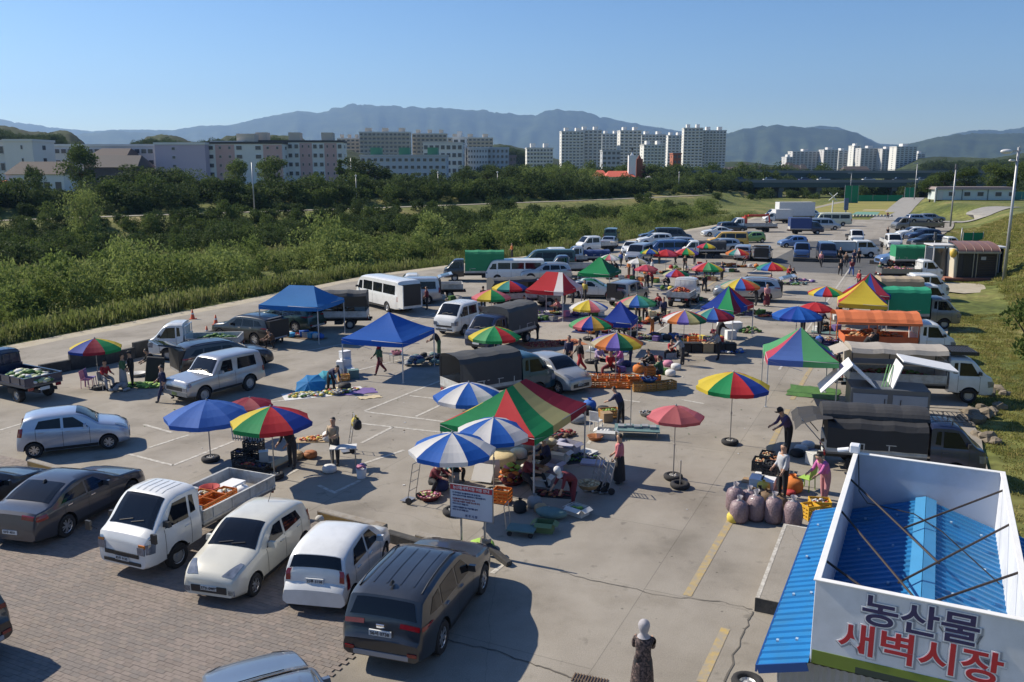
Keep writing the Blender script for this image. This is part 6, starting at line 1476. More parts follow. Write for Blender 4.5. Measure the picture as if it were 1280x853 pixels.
person(731, 376, 'walk', 230, 'yellow', 'dark', 'person in a pale yellow top and shorts before the white saloon')
person(808, 363, 'walk', 260, 'black', 'black', 'walking person in black below the pink red umbrella')
person(679, 384, 'stand', 200, 'red', 'dark', 'person in dark red under the left of the red tent')
person(604, 387, 'stand', 100, 'black', 'black', 'person below the pink yellow green umbrella, legs in black')
person(619, 398, 'squat', 100, 'dark', 'dark', 'person in dark clothes crouching behind the navy truck')
person(672, 425, 'bend', 200, 'black', 'black', 'bending person in black at the tail of the navy truck')
person(665, 393, 'bend', 190, 'navy', 'dark', 'bending person by the heap of green vegetables')
person(534, 387, 'stand', 180, 'maroon', 'dark', 'person in maroon at the tail of the silver van')
person(706, 380, 'stand', 170, 'black', 'dark', 'person in black near the right post of the red tent')
person(716, 379, 'stand', 200, 'orange', 'dark', 'person in an orange vest near the right post of the red tent')
person(806, 402, 'stand', 250, 'maroon', 'black', 'person in maroon at the right of the small blue tent')
person(797, 401, 'stand', 260, 'black', 'black', 'person in black at the right of the small blue tent')
person(764, 347, 'stand', 200, 'black', 'black', 'person in black beneath the right side of the green tent')
person(772, 347, 'stoop', 190, 'black', 'black', 'stooping person in black right of the green tent')
person(776, 334, 'walk', 230, 'blue', 'dark', 'person in a blue jacket behind the green tent')
person(786, 346, 'stand', 200, 'orange', 'brown', 'person in an orange brown coat among the middle stalls')
person(792, 347, 'stand', 200, 'navy', 'navy', 'person in navy among the middle stalls')
person(824, 330, 'stand', 200, 'black', 'black', 'person in black below the wide plain red umbrella')
person(856, 339, 'stand', 240, 'black', 'dark', 'person in black right of the back row stalls')
person(882, 348, 'stand', 250, 'navy', 'black', 'person below the red green yellow umbrella')
person(902, 350, 'stand', 200, 'black', 'black', 'tall person in black right of the red green yellow umbrella')
person(836, 358, 'squat', 200, 'black', 'dark', 'squatting vendor under the red violet cream umbrella')
person(857, 360, 'squat', 190, 'maroon', 'dark', 'squatting person in maroon behind the produce truck')
person(826, 384, 'squat', 190, 'red', 'dark', 'squatting person in red left of the produce truck')
person(934, 332, 'sit', 200, 'maroon', 'dark', 'seated vendor in maroon below the orange teal umbrella')
person(1026, 334, 'walk', 230, 'rose', 'dark', 'walking person crossing before the navy van')
person(1050, 328, 'stand', 250, 'black', 'dark', 'person standing left of the group before the canopy pickup')
person(1057, 334, 'walk', 240, 'brown', 'dark', 'person in brown in the group before the canopy pickup')
person(1064, 345, 'walk', 260, 'maroon', 'blue', 'person in jeans walking ahead of the group')
person(1067, 331, 'stand', 250, 'navy', 'navy', 'person in navy in the middle of the group')
person(1073, 329, 'stand', 250, 'black', 'black', 'person in black at the right of the group')
person(1109, 298, 'walk', 260, 'black', 'black', 'lone dark figure walking on the far concrete')
person(1109, 273, 'sit', 260, 'maroon', 'dark', 'person on a small bike at the far kerb')
person(1099, 349, 'stand', 200, 'green', 'black', 'person in green at the tail of the white produce truck')
person(897, 430, 'stoop', 20, 'black', 'dark', 'person leaning over the white tub below the maroon tent')
person(1073, 362, 'stand', 200, 'red', 'dark', 'person in red behind the striped rainbow tent')
for a in ((648, 372, 'stand', 200, 'red', 'dark', 'person in red at the side of the grey covered truck'), (700, 392, 'squat', 200, 'rose', 'dark', 'squatting buyer in rose before the purple goods of the red tent'), (692, 380, 'stoop', 180, 'yellow', 'dark', 'vendor in yellow under the middle of the red tent'),
 (745, 346, 'stand', 200, 'black', 'dark', 'person in black under the left side of the green tent'), (800, 341, 'stoop', 200, 'brown', 'dark', 'stooping person in brown between the white and pink umbrellas'), (815, 345, 'stand', 180, 'white', 'dark', 'person in a white top right of the pink red umbrella'), (844, 331, 'walk', 220, 'navy', 'black', 'person in navy under the pink green violet umbrella'),
 (868, 330, 'stand', 200, 'red', 'dark', 'person in a red top in the back row before the yellow van'), (896, 322, 'stand', 200, 'black', 'dark', 'person in black before the yellow van door'), (874, 344, 'squat', 180, 'green', 'dark', 'squatting person in green below the red green yellow umbrella'), (893, 346, 'squat', 190, 'grey', 'dark', 'squatting person in grey below the red green yellow umbrella'),
 (815, 359, 'stoop', 200, 'red', 'black', 'stooping person in red left of the violet cream umbrella'), (945, 382, 'stoop', 200, 'black', 'dark', 'stooping person in black before the blue green tent right post'), (932, 392, 'squat', 200, 'navy', 'dark', 'squatting person in navy under the blue green tent'), (746, 428, 'stoop', 200, 'maroon', 'dark', 'vendor in maroon beneath the green pink blue amber umbrella'),
 (782, 420, 'squat', 200, 'green', 'dark', 'squatting vendor in green under the small blue tent'), (1063, 400, 'stoop', 200, 'grey', 'dark', 'vendor in grey among the goods of the yellow tent'), (1090, 398, 'stand', 200, 'yellow', 'dark', 'vendor in yellow at the back of the yellow tent'), (1048, 408, 'stand', 200, 'black', 'dark', 'person in black left of the orange awning'), (1091, 448, 'stand', 250, 'black', 'black', 'person in black in the shade of the orange awning tail'),
 (640, 322, 'stand', 200, 'orange', 'dark', 'person in orange behind the green covered truck'), (1050, 345, 'walk', 250, 'black', 'dark', 'person walking behind the one in jeans')):
 person(*a)
# ================================================================ goods and street things
ORG = M('crate_orange', (.62, .17, .02), .5, var=.08, trans=.1); CRB = M('crate_black', (.02, .02, .022), .6); CRT = M('crate_tan', (.40, .20, .05), .6); CRY = M('crate_yellow', (.62, .36, .03), .55); CRP = M('crate_purple', (.20, .08, .16), .6)
CRD = M('cardboard', (.30, .20, .11), .85, var=.1, scale=4); CRW = M('carton_white', (.56, .56, .54), .7, var=.06, scale=4); FOAM = M('foam_white', (.68, .69, .70), .7, var=.04); CGN = M('carton_green', (.13, .20, .09), .7); CRG = M('carton_lilac', (.36, .36, .46), .7)
def col_(name, c, **k): return M('tone_' + name, c, k.pop('rough', .75), var=.2, scale=5, bump=.3, bscale=10, **k)
TN = dict(red=(.36, .03, .03), maroon=(.14, .02, .025), green=(.06, .15, .03), pale=(.40, .44, .25), orange=(.55, .17, .03), yellow=(.60, .48, .08), white=(.58, .58, .57), black=(.02, .02, .022), blue=(.03, .12, .42), sky=(.05, .30, .55), pink=(.52, .20, .30), purple=(.14, .09, .26), brown=(.14, .09, .05), tan=(.38, .28, .16), grey=(.25, .26, .27), teal=(.10, .18, .18), lime=(.30, .48, .08), straw=(.50, .42, .26), rust=(.34, .13, .05), navy=(.02, .03, .10))
def T_(n): return col_(n, TN[n])
def heapmb(w, d, h, r, n, rnd=R, flat=.7, mats=3):
 mb = MB()
 for i in range(n):
  a = rnd.uniform(0, 2 * pi); q = sqrt(rnd.random()); x, y = cos(a) * q * w / 2, sin(a) * q * d / 2; z = h * (1 - q * q) * rnd.uniform(.5, 1); rr = r * rnd.uniform(.7, 1.3)
  mb.mi = rnd.randrange(mats); mb.blob((x, y, z + rr * .5), (rr, rr * rnd.uniform(.7, 1.1), rr * flat), 6, 4, .12, rnd)
 return mb
def heap(parent, name, w, d, h, r, n, tones, loc=(0, 0, 0), flat=.7):
 o = heapmb(w, d, h, r, n, mats=len(tones), flat=flat).build(name, [T_(t) for t in tones], parent, loc, smooth=True); return tag(o, kind='stuff')
def loc_of(a): return a if isinstance(a, Vector) else P(*a)
def crate(a, mat, label, rz=LA, size=(.52, .36, .30), z=0, fill=None, group=None, name='plastic_crate'):
 p = loc_of(a); w, d, h = size; o = thing(name, label, 'crate', (p.x, p.y, z), rz, group)
 for sx, sy, L, rr in ((0, -1, w, 0), (0, 1, w, 0), (-1, 0, d - .03, pi / 2), (1, 0, d - .03, pi / 2)):
  b = MB(); cx, cy = sx * (w / 2 - .01), sy * (d / 2 - .01)
  for k in range(4): b.box((cx, cy, h * (k + .5) / 4 + (.02 if k == 3 else 0)), (L, .02, h * .15 if k < 3 else h * .2), rz=rr)
  for k in (-.47, -.16, .16, .47): b.box((cx + (0 if rr else L * k), cy + (L * k if rr else 0), h * .5), (.03, .024, h * .96), rz=rr)
  b.build('side_wall', mat, o)
 b = MB(); b.box((0, 0, .02), (w - .03, d - .03, .02)); b.build('base', mat, o)
 if fill: heap(o, 'produce', w * .82, d * .82, .06, .045, 26, fill, (0, 0, h - .08))
 return o
def carton(a, mat, label, size=(.5, .35, .25), rz=0, z=0, flaps=True, group=None, fill=None, name='carton_box', cat='box'):
 p = loc_of(a); w, d, h = size; o = thing(name, label, cat, (p.x, p.y, z), rz, group); b = MB()
 if flaps:
  t = .012
  b.box((0, 0, t / 2), (w, d, t))
  for sy in (-1, 1): b.box((0, sy * (d / 2 - t / 2), h / 2 + t), (w, t, h))
  for sx in (-1, 1): b.box((sx * (w / 2 - t / 2), 0, h / 2 + t), (t, d - 2.2 * t, h))
  b.build('body', mat, o)
  for sx, sy in ((1, 0), (-1, 0), (0, 1), (0, -1)):
   f = MB(); L = d if sx else w; f.box((sx * (w / 2 + .07), sy * (d / 2 + .07), h + .0), (.16 if sx else L, L if sx else .16, .008), ry=radians(28) * sx, rx=-radians(28) * sy); f.build('flap', mat, o)
  if fill: heap(o, 'produce', w * .8, d * .8, .08, .06, 22, fill, (0, 0, h - .12))
 else:
  b.box((0, 0, h / 2), (w, d, h)); b.build('body', mat, o, bevel=.012); l_ = MB(); l_.box((0, 0, h + .018), (w + .02, d + .02, .035)); l_.build('lid', mat, o, bevel=.01)
 return o
def basin(a, tone, label, r=.26, z=0, fill=None, group=None):
 p = loc_of(a); o = thing('basin', label, 'basin', (p.x, p.y, z), 0, group); b = MB(); b.lathe((0, 0, 0), [(r * .65, .005), (r * .72, .0), (r * .97, .15), (r * 1.05, .16), (r * .97, .165), (r * .68, .03), (0, .03)], 16); b.build('bowl', T_(tone), o, smooth=True)
 if fill: heap(o, 'produce', r * 1.7, r * 1.7, .10, .045, 34, fill, (0, 0, .10))
 return o
def sack(a, mat, label, r=.27, h=.85, z=0, tone2=None, group=None, name='tied_sack', knot=True, cat='sack'):
 p = loc_of(a); o = thing(name, label, cat, (p.x, p.y, z), R.uniform(0, 6), group); b = MB()
 prof = [(0, 0), (.75, .0), (.98, .12), (1.02, .35), (.98, .58), (.80, .74), (.42, .82), (0, .84)]; n = 16
 for j, (q, zz) in enumerate(prof):
  for i in range(n):
   an = 2 * pi * i / n; k = 1 + .07 * noise.noise(Vector((cos(an) * 1.7 + p.x * 3, sin(an) * 1.7, zz * 4))) + (.06 * sin(i * 4) if zz > .65 else 0); b.v.append((cos(an) * r * q * k, sin(an) * r * q * k, zz * h))
 for j in range(len(prof) - 1):
  for i in range(n): i2 = (i + 1) % n; b.f.append((j * n + i, j * n + i2, (j + 1) * n + i2, (j + 1) * n + i)); b.m.append(0)
 b.build('bag', mat, o, smooth=True)
 if knot:
  k_ = MB(); k_.lathe((0, 0, h * .8), [(r * .42, 0), (r * .16, h * .07), (r * .34, h * .2)], 9); k_.v = [(x * (1 + .3 * sin(i * 2.1)), y * (1 + .3 * cos(i * 1.7)), zz) for i, (x, y, zz) in enumerate(k_.v)]; k_.build('gathered_neck', mat if tone2 is None else tone2, o, smooth=True)
 return o
def cloth_mat(a, w, d, tone, label, rz=LA, z=.012, name='ground_cloth', group=None):
 p = loc_of(a); o = thing(name, label, 'cloth', (p.x, p.y, 0), rz, group); b = MB(); n = 8; m_ = 6
 for i in range(n):
  for j in range(m_):
   f = lambda i, j: ((i / n - .5) * w + .05 * sin(j * 1.9) * (i in (0, n)), (j / m_ - .5) * d + .04 * sin(i * 2.3) * (j in (0, m_)), z + .012 * (1 + sin(i * 2.1 + j * 1.3)))
   b.face([f(i, j), f(i + 1, j), f(i + 1, j + 1), f(i, j + 1)])
 b.build('sheet', T_(tone), o, smooth=True); return o
def hand_truck(a, label, rz, h=1.25, bag=None):
 p = loc_of(a); o = thing('hand_truck', label, 'hand truck', (p.x, p.y, 0), rz); b = MB()
 for s in (-.2, .2): b.tube((.1, s, .12), (-.12, s, h), .014, 6)
 for k in (.25, .5, .75): b.tube((.1 - .22 * k, -.2, .12 + (h - .12) * k), (.1 - .22 * k, .2, .12 + (h - .12) * k), .011, 5)
 b.tube((-.12, -.2, h), (-.12, .2, h), .014, 6); b.build('frame', POLE, o)
 b = MB(); b.box((.24, 0, .05), (.3, .42, .015)); b.build('toe_plate', POLE, o)
 for s in (-.26, .26): b = MB(); b.tube((.02, s - .025, .11), (.02, s + .025, .11), .11, 12); b.build('wheel', TYRE, o)
 if bag:
  for i, t in enumerate(bag): q = sack(Vector((p.x, p.y, 0)) + Vector((cos(rz) * -.2 - sin(rz) * (.18 - .36 * i), sin(rz) * -.2 + cos(rz) * (.18 - .36 * i), 0)), T_(t), '%s bag hanging from the %s' % (t, label[:label.index(' with')] if ' with' in label else label), r=.15, h=.42, z=h - .5, name='hanging_bag', cat='bag')
 return o
def greens(a, w, d, tones, label, rz=LA, r=.09, n=90, h=.06, name='produce_spread', cloth=None, z=0, cat='produce'):
 p = loc_of(a); o = thing(name, label, cat, (p.x, p.y, z), rz)
 if cloth:
  b = MB(); b.box((0, 0, .008), (w * 1.1, d * 1.1, .01)); b.build('sheet', T_(cloth), o)
 heap(o, 'produce', w, d, h, r, n, tones, (0, 0, .01), .5); return o
def on(o, x, y): r = o.rotation_euler[2]; return Vector((o.location.x + x * cos(r) - y * sin(r), o.location.y + x * sin(r) + y * cos(r), 0))
Z = .81; rz = PORTER.rotation_euler[2]
for i, (x, y, t) in enumerate(((.30, -.10, 'nearest the cab on the middle line'), (.28, .42, 'nearest the cab along the near side board'), (-.15, .40, 'second along the near side board'), (-.22, -.12, 'second on the middle line, topped with white roots'), (-.62, .36, 'third along the near side board'))):
 crate(on(PORTER, x - .25, y), ORG, 'orange crate on the white truck bed, ' + t, rz + pi / 2 * (i % 2 == 0) * 0, (.46, .48, .30), Z + .08, fill=('white', 'straw') if i > 2 else None, group='orange crates on the white truck bed')
crate(on(PORTER, .15, -.58), CRP, 'purple crate of packed fruit behind the cab of the white truck', rz, (.6, .4, .3), Z, fill=('pink', 'white')); crate(on(PORTER, -.55, -.58), CRP, 'second purple crate of packed fruit on the white truck bed', rz, (.6, .4, .3), Z, fill=('pink', 'maroon'))
basin(on(PORTER, -1.05, -.35), 'red', 'dark red basin on the white truck bed', .28, Z + .15)
carton(on(PORTER, -1.75, -.2), FOAM, 'white foam box lid near the tail of the white truck bed', (.7, .5, .16), rz, Z, False, cat='box'); sack(on(PORTER, -1.55, .4), FOAM, 'white plastic bucket bag beside the foam box on the truck', .18, .34, Z, name='white_bag', cat='bag')
heapo = greens(on(TRB, -1.25, 0), 2.7, 1.5, ('pale', 'green', 'white'), 'heap of cabbages filling the dark truck bed at the left edge', TRB.rotation_euler[2], .15, 190, .34, 'cabbage_heap', z=.84, cat='cabbages')
greens(on(TRA, -1.1, 0), 2.3, 1.4, ('green', 'green', 'teal'), 'heap of leafy greens on the white truck beside the low wall', TRA.rotation_euler[2], .12, 120, .3, 'greens_heap', z=.84, cat='greens')
greens(on(TRJ, -.9, 0), 1.9, 1.5, ('orange', 'rust', 'red'), 'orange produce heaped on the small white truck seen from behind', TRJ.rotation_euler[2], .10, 150, .55, 'produce_heap', z=.84)
greens(on(TRK, -1.0, 0), 3, 1.4, ('rust', 'green', 'pink', 'brown'), 'mixed produce on the white truck nosed to the kiosk', TRK.rotation_euler[2], .13, 110, .35, 'produce_heap', z=.84)
greens(on(TRP_, -1.0, -.1), 3.4, 1.3, ('green', 'brown', 'maroon', 'green'), 'dark produce inside the beige covered truck', TRP_.rotation_euler[2], .11, 130, .35, 'produce_heap', z=.84)
greens(on(TRC, -.9, 0), 3, 1.3, ('rust', 'tan', 'brown'), 'brown boxes and sacks heaped in the dark covered truck by the blue tent', TRC.rotation_euler[2], .17, 60, .5, 'goods_heap', z=.84)
greens(on(TRI, -.9, 0), 2.8, 1.3, ('brown', 'black', 'maroon'), 'dark goods heaped in the grey covered truck behind the two umbrellas', TRI.rotation_euler[2], .15, 70, .5, 'goods_heap', z=.84)
def awning():
 o = thing('truck_awning', 'long orange tarpaulin awning above the orange boarded truck', 'awning', tuple(TRO.location), TRO.rotation_euler[2]); m = tarp('orange', (.62, .17, .06))
 b = MB(); x0, x1 = -3.3, .95; pr = [(-1.25, 1.95), (-1.05, 2.15), (-.5, 2.42), (0, 2.45), (.6, 2.35), (.95, 2.05)]; rows = []
 for i in range(12): x = x0 + (x1 - x0) * i / 11; rows.append([(x, y, z + .03 * sin(i * 2.4 + y)) for y, z in pr])
 for a, c in zip(rows, rows[1:]):
  for j in range(5): b.face([a[j], c[j], c[j + 1], a[j + 1]])
 b.build('sheet', m, o, smooth=True); b = MB(); b.box((x0 + 2.1, -1.28, 1.93), (4.25, .1, .14)); b.build('rolled_edge', m, o)
 for x in (-3.25, -1.2, .9):
  for y in (-.85, .85): b = MB(); b.tube((x, y, .9), (x, y, 2.2), .025, 6); b.build('post', M('orange_board', (.5, .12, .04), .7), o)
awning(); greens(on(TRO, -1.1, .1), 3.2, 1.3, ('orange', 'brown', 'tan', 'rust'), 'orange and brown produce under the orange awning', TRO.rotation_euler[2], .12, 130, .5, 'produce_heap', z=.84)
def black_truck():
 p = P(1108, 588) + Vector((.1, 0, 0)); h = radians(-13)
 o = truck(PN, 'truck under a black tarpaulin with a rolled sheet on top, beside the sign shed', p + Vector((.30, 0, 0)), -13, bedL=3.3, sc=.94, cover=tarp('black', (.035, .036, .04)), ch=1.12, open_side=1, group=g3)
 r = MB(); n = 12; rows = []
 for i in range(13):
  x = -2.75 + 3.55 * i / 12; rows.append([(x, .18 + cos(pi * k / 10) * .62, 1.93 + sin(pi * k / 10) * (.42 - .03 * (i % 3 == 0))) for k in range(11)])
 for a, b in zip(rows, rows[1:]):
  for k in range(10): r.face([a[k], b[k], b[k + 1], a[k + 1]])
 r.face(rows[0]); r.face(rows[-1][::-1]); r.build('rolled_sheet', tarp('black2', (.045, .046, .05)), o, smooth=True)
 f = MB();
 pr = [(-1.72 - .9, 1.75), (-2.75, 1.95), (-3.3, 1.95), (-3.8, 1.8), (-4.0, 1.58)]; rows = [[(x + .3, -.85 + 1.9 * k / 6, z + .07 * sin(k * 1.7 + x * 2)) for k in range(7)] for x, z in pr]
 for a, b in zip(rows, rows[1:]):
  for k in range(6): f.face([a[k], a[k + 1], b[k + 1], b[k]])
 f.build('tail_flap', tarp('black', (.035, .036, .04)), o, smooth=True)
 for y in (-.7, .9): b = MB(); b.tube((-2.7, y, 1.0), (-3.5, y, 1.88), .02, 5); b.build('flap_strut', POLE, o)
 greens(on(o, -1, -.1), 3, 1.3, ('rust', 'red', 'brown', 'black'), 'onions and dark boxes in the black covered truck', h, .10, 140, .45, 'produce_heap', z=.84)
 b = MB()
 for i in range(8): b.box((.9 + i * .16, 0, 2.10), (.02, 1.3, .02))
 for y in (-.65, 0, .65): b.box((1.45, y, 2.10), (1.2, .02, .02)); b.box((1.45, y, 2.03), (.03, .03, .12))
 b.box((1.45, .65, 2.22), (1.2, .02, .02)); b.build('roof_rack', BLK, o)
 return o
BT = black_truck()
b = MB()
for i in range(9): b.box((1.25 + i * .12, 0, 2.16), (.07, 1.4, .12))
b.box((1.7, .72, 2.16), (1.15, .04, .16)); b.box((1.7, -.72, 2.16), (1.15, .04, .16)); b.build('roof_rack', BLK, TRP_)
b = MB(); x_ = [(-3.05, -.86, 2.2), (-4.3, -.9, 1.75), (-4.3, .6, 1.75), (-3.05, .86, 2.2)]; b.face([x_[0], x_[3], x_[2], x_[1]]); b.face([(-4.3, -.9, 1.75), (-4.3, .6, 1.75), (-4.35, .6, 1.5), (-4.35, -.9, 1.5)]); b.build('tail_flap', tarp('pale_beige', (.42, .38, .33)), TRP_)
b = MB(); b.box((-.95, -.93, 1.74), (3.9, .05, .22)); b.build('grey_valance', tarp('grey_band', (.16, .16, .17)), TRP_)
def trailer():
 p = P(1108, 524); o = thing('sales_trailer', 'dark grey sales trailer with two white flaps standing open above it', 'trailer', (p.x + .2, p.y + .6, 0), radians(-14)); w = M('flap_white', (.66, .67, .68), .5); g = M('trailer_grey', (.10, .11, .12), .5)
 b = MB(); b.box((0, 0, .72), (3.0, 1.5, 1.1)); b.build('box', g, o, bevel=.03)
 for x in (-.75, .75): b = MB(); b.box((x, -.76, .74), (1.3, .03, .6)); b.build('door', M('door_bluegrey', (.22, .26, .32), .4), o)
 for s in (-.05, .1): b = MB(); b.box((s * 4, -.785, .74), (.03, .03, .25)); b.build('latch', BLK, o)
 def slab(name, c, d, ry, rx=0): b = MB(); b.box(c, d, ry=ry, rx=rx); b.build(name, w, o, bevel=.01)
 slab('left_flap', (-2.05, .1, 1.55), (1.7, 1.5, .05), -radians(47)); slab('middle_flap', (-.95, .1, 1.62), (1.35, 1.5, .05), radians(42)); slab('upright_flap', (.25, .1, 1.75), (1.0, 1.5, .05), -radians(72)); slab('raised_flap', (1.45, .25, 2.22), (2.1, 1.5, .06), radians(9))
 for s in (.05, .16, .27): b = MB(); b.tube((-.35 + s, -.4, 1.2), (.0 + s, .6, 2.0), .02, 5); b.build('stay', M('hose_green', (.10, .25, .10), .6), o)
 for x in (-1, 1): b = MB(); b.tube((x, -.70, .28), (x, -.5, .28), .28, 14); b.tube((x, .5, .28), (x, .70, .28), .28, 14); b.build('wheels', TYRE, o)
trailer()
cloth_mat((1017, 491), 2.2, 2.1, 'green', 'flat green ground cloth beside the rainbow square tent', LA - pi / 2, group=None)
greens((405, 492), 3.3, 1.1, ('pale', 'green', 'yellow', 'white', 'red'), 'long spread of greens and roots before the bending person in blue', radians(23), .09, 170, .05, cloth='white')
cloth_mat((446, 490), 1.7, 1.0, 'purple', 'heap of purple striped cloth at the right end of the greens spread', radians(20)); cloth_mat((462, 497), 1.0, .5, 'straw', 'straw coloured mat at the right end of the purple cloth', radians(22)); basin((421, 493), 'grey', 'grey tub among the spread greens', .3, fill=('white', 'straw')); sack((431, 487), T_('black'), 'black bag beside the purple cloth', .3, .4, knot=False, cat='bag')
def ground_umbrella(px, py, r, tone, lab, tilt):
 p = P(px, py); o = thing('ground_umbrella', lab, 'umbrella', (p.x, p.y, r * .62), 0); o.rotation_euler = (radians(tilt), radians(-30), .6); pm, rm = umb_meshes(8)
 for i in range(8): q = link('canopy_panel', pm, None, o); q.rotation_euler = (0, 0, pi / 4 * i); q.scale = (r, r, r * 1.2); q.material_slots[0].link = 'OBJECT'; q.material_slots[0].material = K(tone)
 b = MB(); b.tube((0, 0, -.7), (0, 0, .05), .012, 5); b.build('pole', POLE, o)
CC['j'] = (.03, .22, .52); CC['u'] = (.07, .40, .52)
ground_umbrella(386, 491, .75, 'j', 'bright blue umbrella lying on its side on the greens spread', 30); ground_umbrella(406, 480, .55, 'u', 'turquoise umbrella lying behind the bright blue one', 35)
fg = 'white foam boxes stacked beside the greens spread'
for i, (x, y, z, s, t) in enumerate(((433, 467, 0, .42, 'bottom box under the top white one'), (433, 467, .38, .36, 'middle of the white tower'), (432, 466, .74, .36, 'topmost of the white tower'), (426, 469, 0, .36, 'lower left of the white tower'), (426, 469, .34, .34, 'upper left of the white tower'), (439, 470, 0, .36, 'right of the white tower, with a slanted lid'))):
 carton((x, y), FOAM, 'white foam box, ' + t, (s + .12, s, .34), .4 * i, z, False, fg)
carton((442, 473), T_('teal'), 'dark teal box at the foot of the white foam tower', (.5, .4, .4), .3, 0, False); crate((430, 476), CRT, 'tan crate of yellow produce at the foot of the white foam tower', .4, fill=('yellow', 'rust'))
greens((533, 455), 2.2, 1.3, ('black', 'grey', 'teal', 'navy'), 'dark pile of clothes and bags right of the blue pyramid tent', .5, .2, 60, .45, 'goods_pile', cat='goods')
basin((496, 452), 'pink', 'pink basin carried on a small barrow under the blue tent edge', .3, z=.4, fill=('black', 'brown')); b = thing('small_barrow', 'small wire barrow below the pink basin', 'barrow', P(496, 452).to_tuple(), .6); m_ = MB(); m_.box((0, 0, .37), (.7, .5, .04)); [m_.tube((x, y, 0), (x, y, .36), .015, 5) for x in (-.3, .3) for y in (-.2, .2)]; m_.tube((.35, 0, .4), (.9, 0, .75), .014, 5); m_.build('frame', POLE, b)
greens((178, 483), 2.2, .9, ('green', 'green', 'lime'), 'low heap of green leaves on the ground right of the leftmost stall', radians(-5), .10, 110, .08)
def chair(a, tone, lab, rz):
 p = loc_of(a); o = thing('plastic_chair', lab, 'chair', (p.x, p.y, 0), rz); m = T_(tone)
 b = MB(); b.box((0, 0, .40), (.40, .40, .03)); b.build('seat', m, o, bevel=.01); b = MB(); b.box((-.2, 0, .62), (.03, .40, .40), ry=-.15); b.build('backrest', m, o, bevel=.01)
 for x in (-.17, .17):
  for y in (-.17, .17): b = MB(); b.tube((x * 1.1, y * 1.1, 0), (x, y, .39), .018, 5); b.build('leg', m, o)
 return o
chair((109, 485), 'pink', 'pink plastic chair left of the leftmost umbrella pole', 0); chair((114, 482), 'purple', 'lilac plastic chair touching the pink one', .2); chair((131, 487), 'grey', 'grey chair under the vendor in red', radians(325)); chair((1008, 612), 'lime', 'pale green plastic chair beside the orange bag', 2.3)
basin((172, 470), 'white', 'big white basin leaning behind the woman in black', .4); greens((148, 489), .8, .7, ('black', 'grey'), 'dark bundle on the ground before the seated vendor in red', 0, .18, 12, .3, 'bundle', cat='bundle')
c_ = thing('upright_case', 'large black case standing open behind the walking navy person', 'case', P(195, 478).to_tuple(), .3); m_ = MB(); m_.box((0, 0, .62), (.8, .3, 1.2), ry=.15); m_.build('body', T_('black'), c_, bevel=.03)
def pallet_rack(px, py):
 p = P(px, py); o = thing('lattice_rack', 'upright white lattice crate rack behind the black crates', 'rack', (p.x, p.y, 0), radians(-18)); b = MB()
 for i in range(12):
  x = -.6 + i * .108
  b2 = MB(); b2.box((x, .12, 1.02), (.035, .02, 1.0), rx=.12); b2.build('slat', M('rack_white', (.58, .58, .55), .6), o)
 for z in (.6, .85, 1.1, 1.35): b.box((-.005, .13 + (1.02 - z) * .12, z), (1.25, .03, .035))
 b.build('cross_bar', CRB, o); return o
pallet_rack(307, 572)
for i, (x, y, z, f, t) in enumerate(((303, 574, 0, ('black', 'navy'), 'behind the others'), (318, 572, .0, ('black', 'grey'), 'at the foot of the lattice rack'), (318, 572, .32, ('black', 'grey'), 'stacked upper at the lattice rack'), (311, 590, 0, ('rust', 'red'), 'with orange red produce'), (325, 592, 0, ('navy', 'black'), 'right of the orange red produce'), (305, 585, 0, ('black',), 'left front of the stall'))):
 crate((x, y), CRB, 'black crate under the nearest rainbow umbrella, ' + t, radians(-15), (.62, .45, .3), z, fill=f, group='black crates under the rainbow umbrella')
o = thing('plank_bench', 'wooden plank bench right of the rainbow umbrella pole', 'bench', P(352, 583).to_tuple(), LA); b = MB(); b.box((0, 0, .18), (1.3, .4, .05)); b.build('plank', T_('tan'), o);
for s in (-.5, .5): b = MB(); b.box((s, 0, .08), (.1, .36, .15)); b.build('leg', T_('brown'), o)
carton((330, 577), CRW, 'white box with blue print under the rainbow umbrella', (.3, .25, .35), .3, 0, False)
def table(a, w, d, h, tone, lab, rz, fill=None):
 p = loc_of(a); o = thing('stall_table', lab, 'table', (p.x, p.y, 0), rz); b = MB(); b.box((0, 0, h), (w, d, .03)); b.build('tabletop', T_(tone), o)
 for x in (-1, 1):
  for y in (-1, 1): b = MB(); b.tube((x * (w / 2 - .05), y * (d / 2 - .05), 0), (x * (w / 2 - .05), y * (d / 2 - .05), h - .015), .014, 5); b.build('leg', POLE, o)
 if fill: greens(Vector((p.x, p.y, 0)), w * .85, d * .8, fill, 'goods laid out on the ' + lab, rz, .06, 50, .08, 'table_goods', z=h + .015, cat='goods')
 return o
table((398, 574), 1.5, .6, .7, 'tan', 'low table of orange packets left of the curly haired woman', radians(5), ('orange', 'red', 'yellow', 'straw')); table((430, 584), .9, .5, .72, 'white', 'small white folding table before the curly haired woman', radians(8))
sack((413, 576), FOAM, 'bulging white plastic bag held over the small table', .24, .4, .74, knot=False, cat='bag', name='white_bag')
for x, y, t, l_ in ((371, 573, 'tan', 'tan box in the shade behind the stooping vendor'), (388, 572, 'rust', 'brown box left of the low table'), (412, 590, 'white', 'crumpled white bag on the ground below the small table')): sack((x, y), T_(t), l_, .24, .3, knot=False, cat='bag')
hand_truck((440, 564), 'pair of hand trucks with black and yellow bags on the handles', radians(200), 1.35, ('black', 'yellow'))
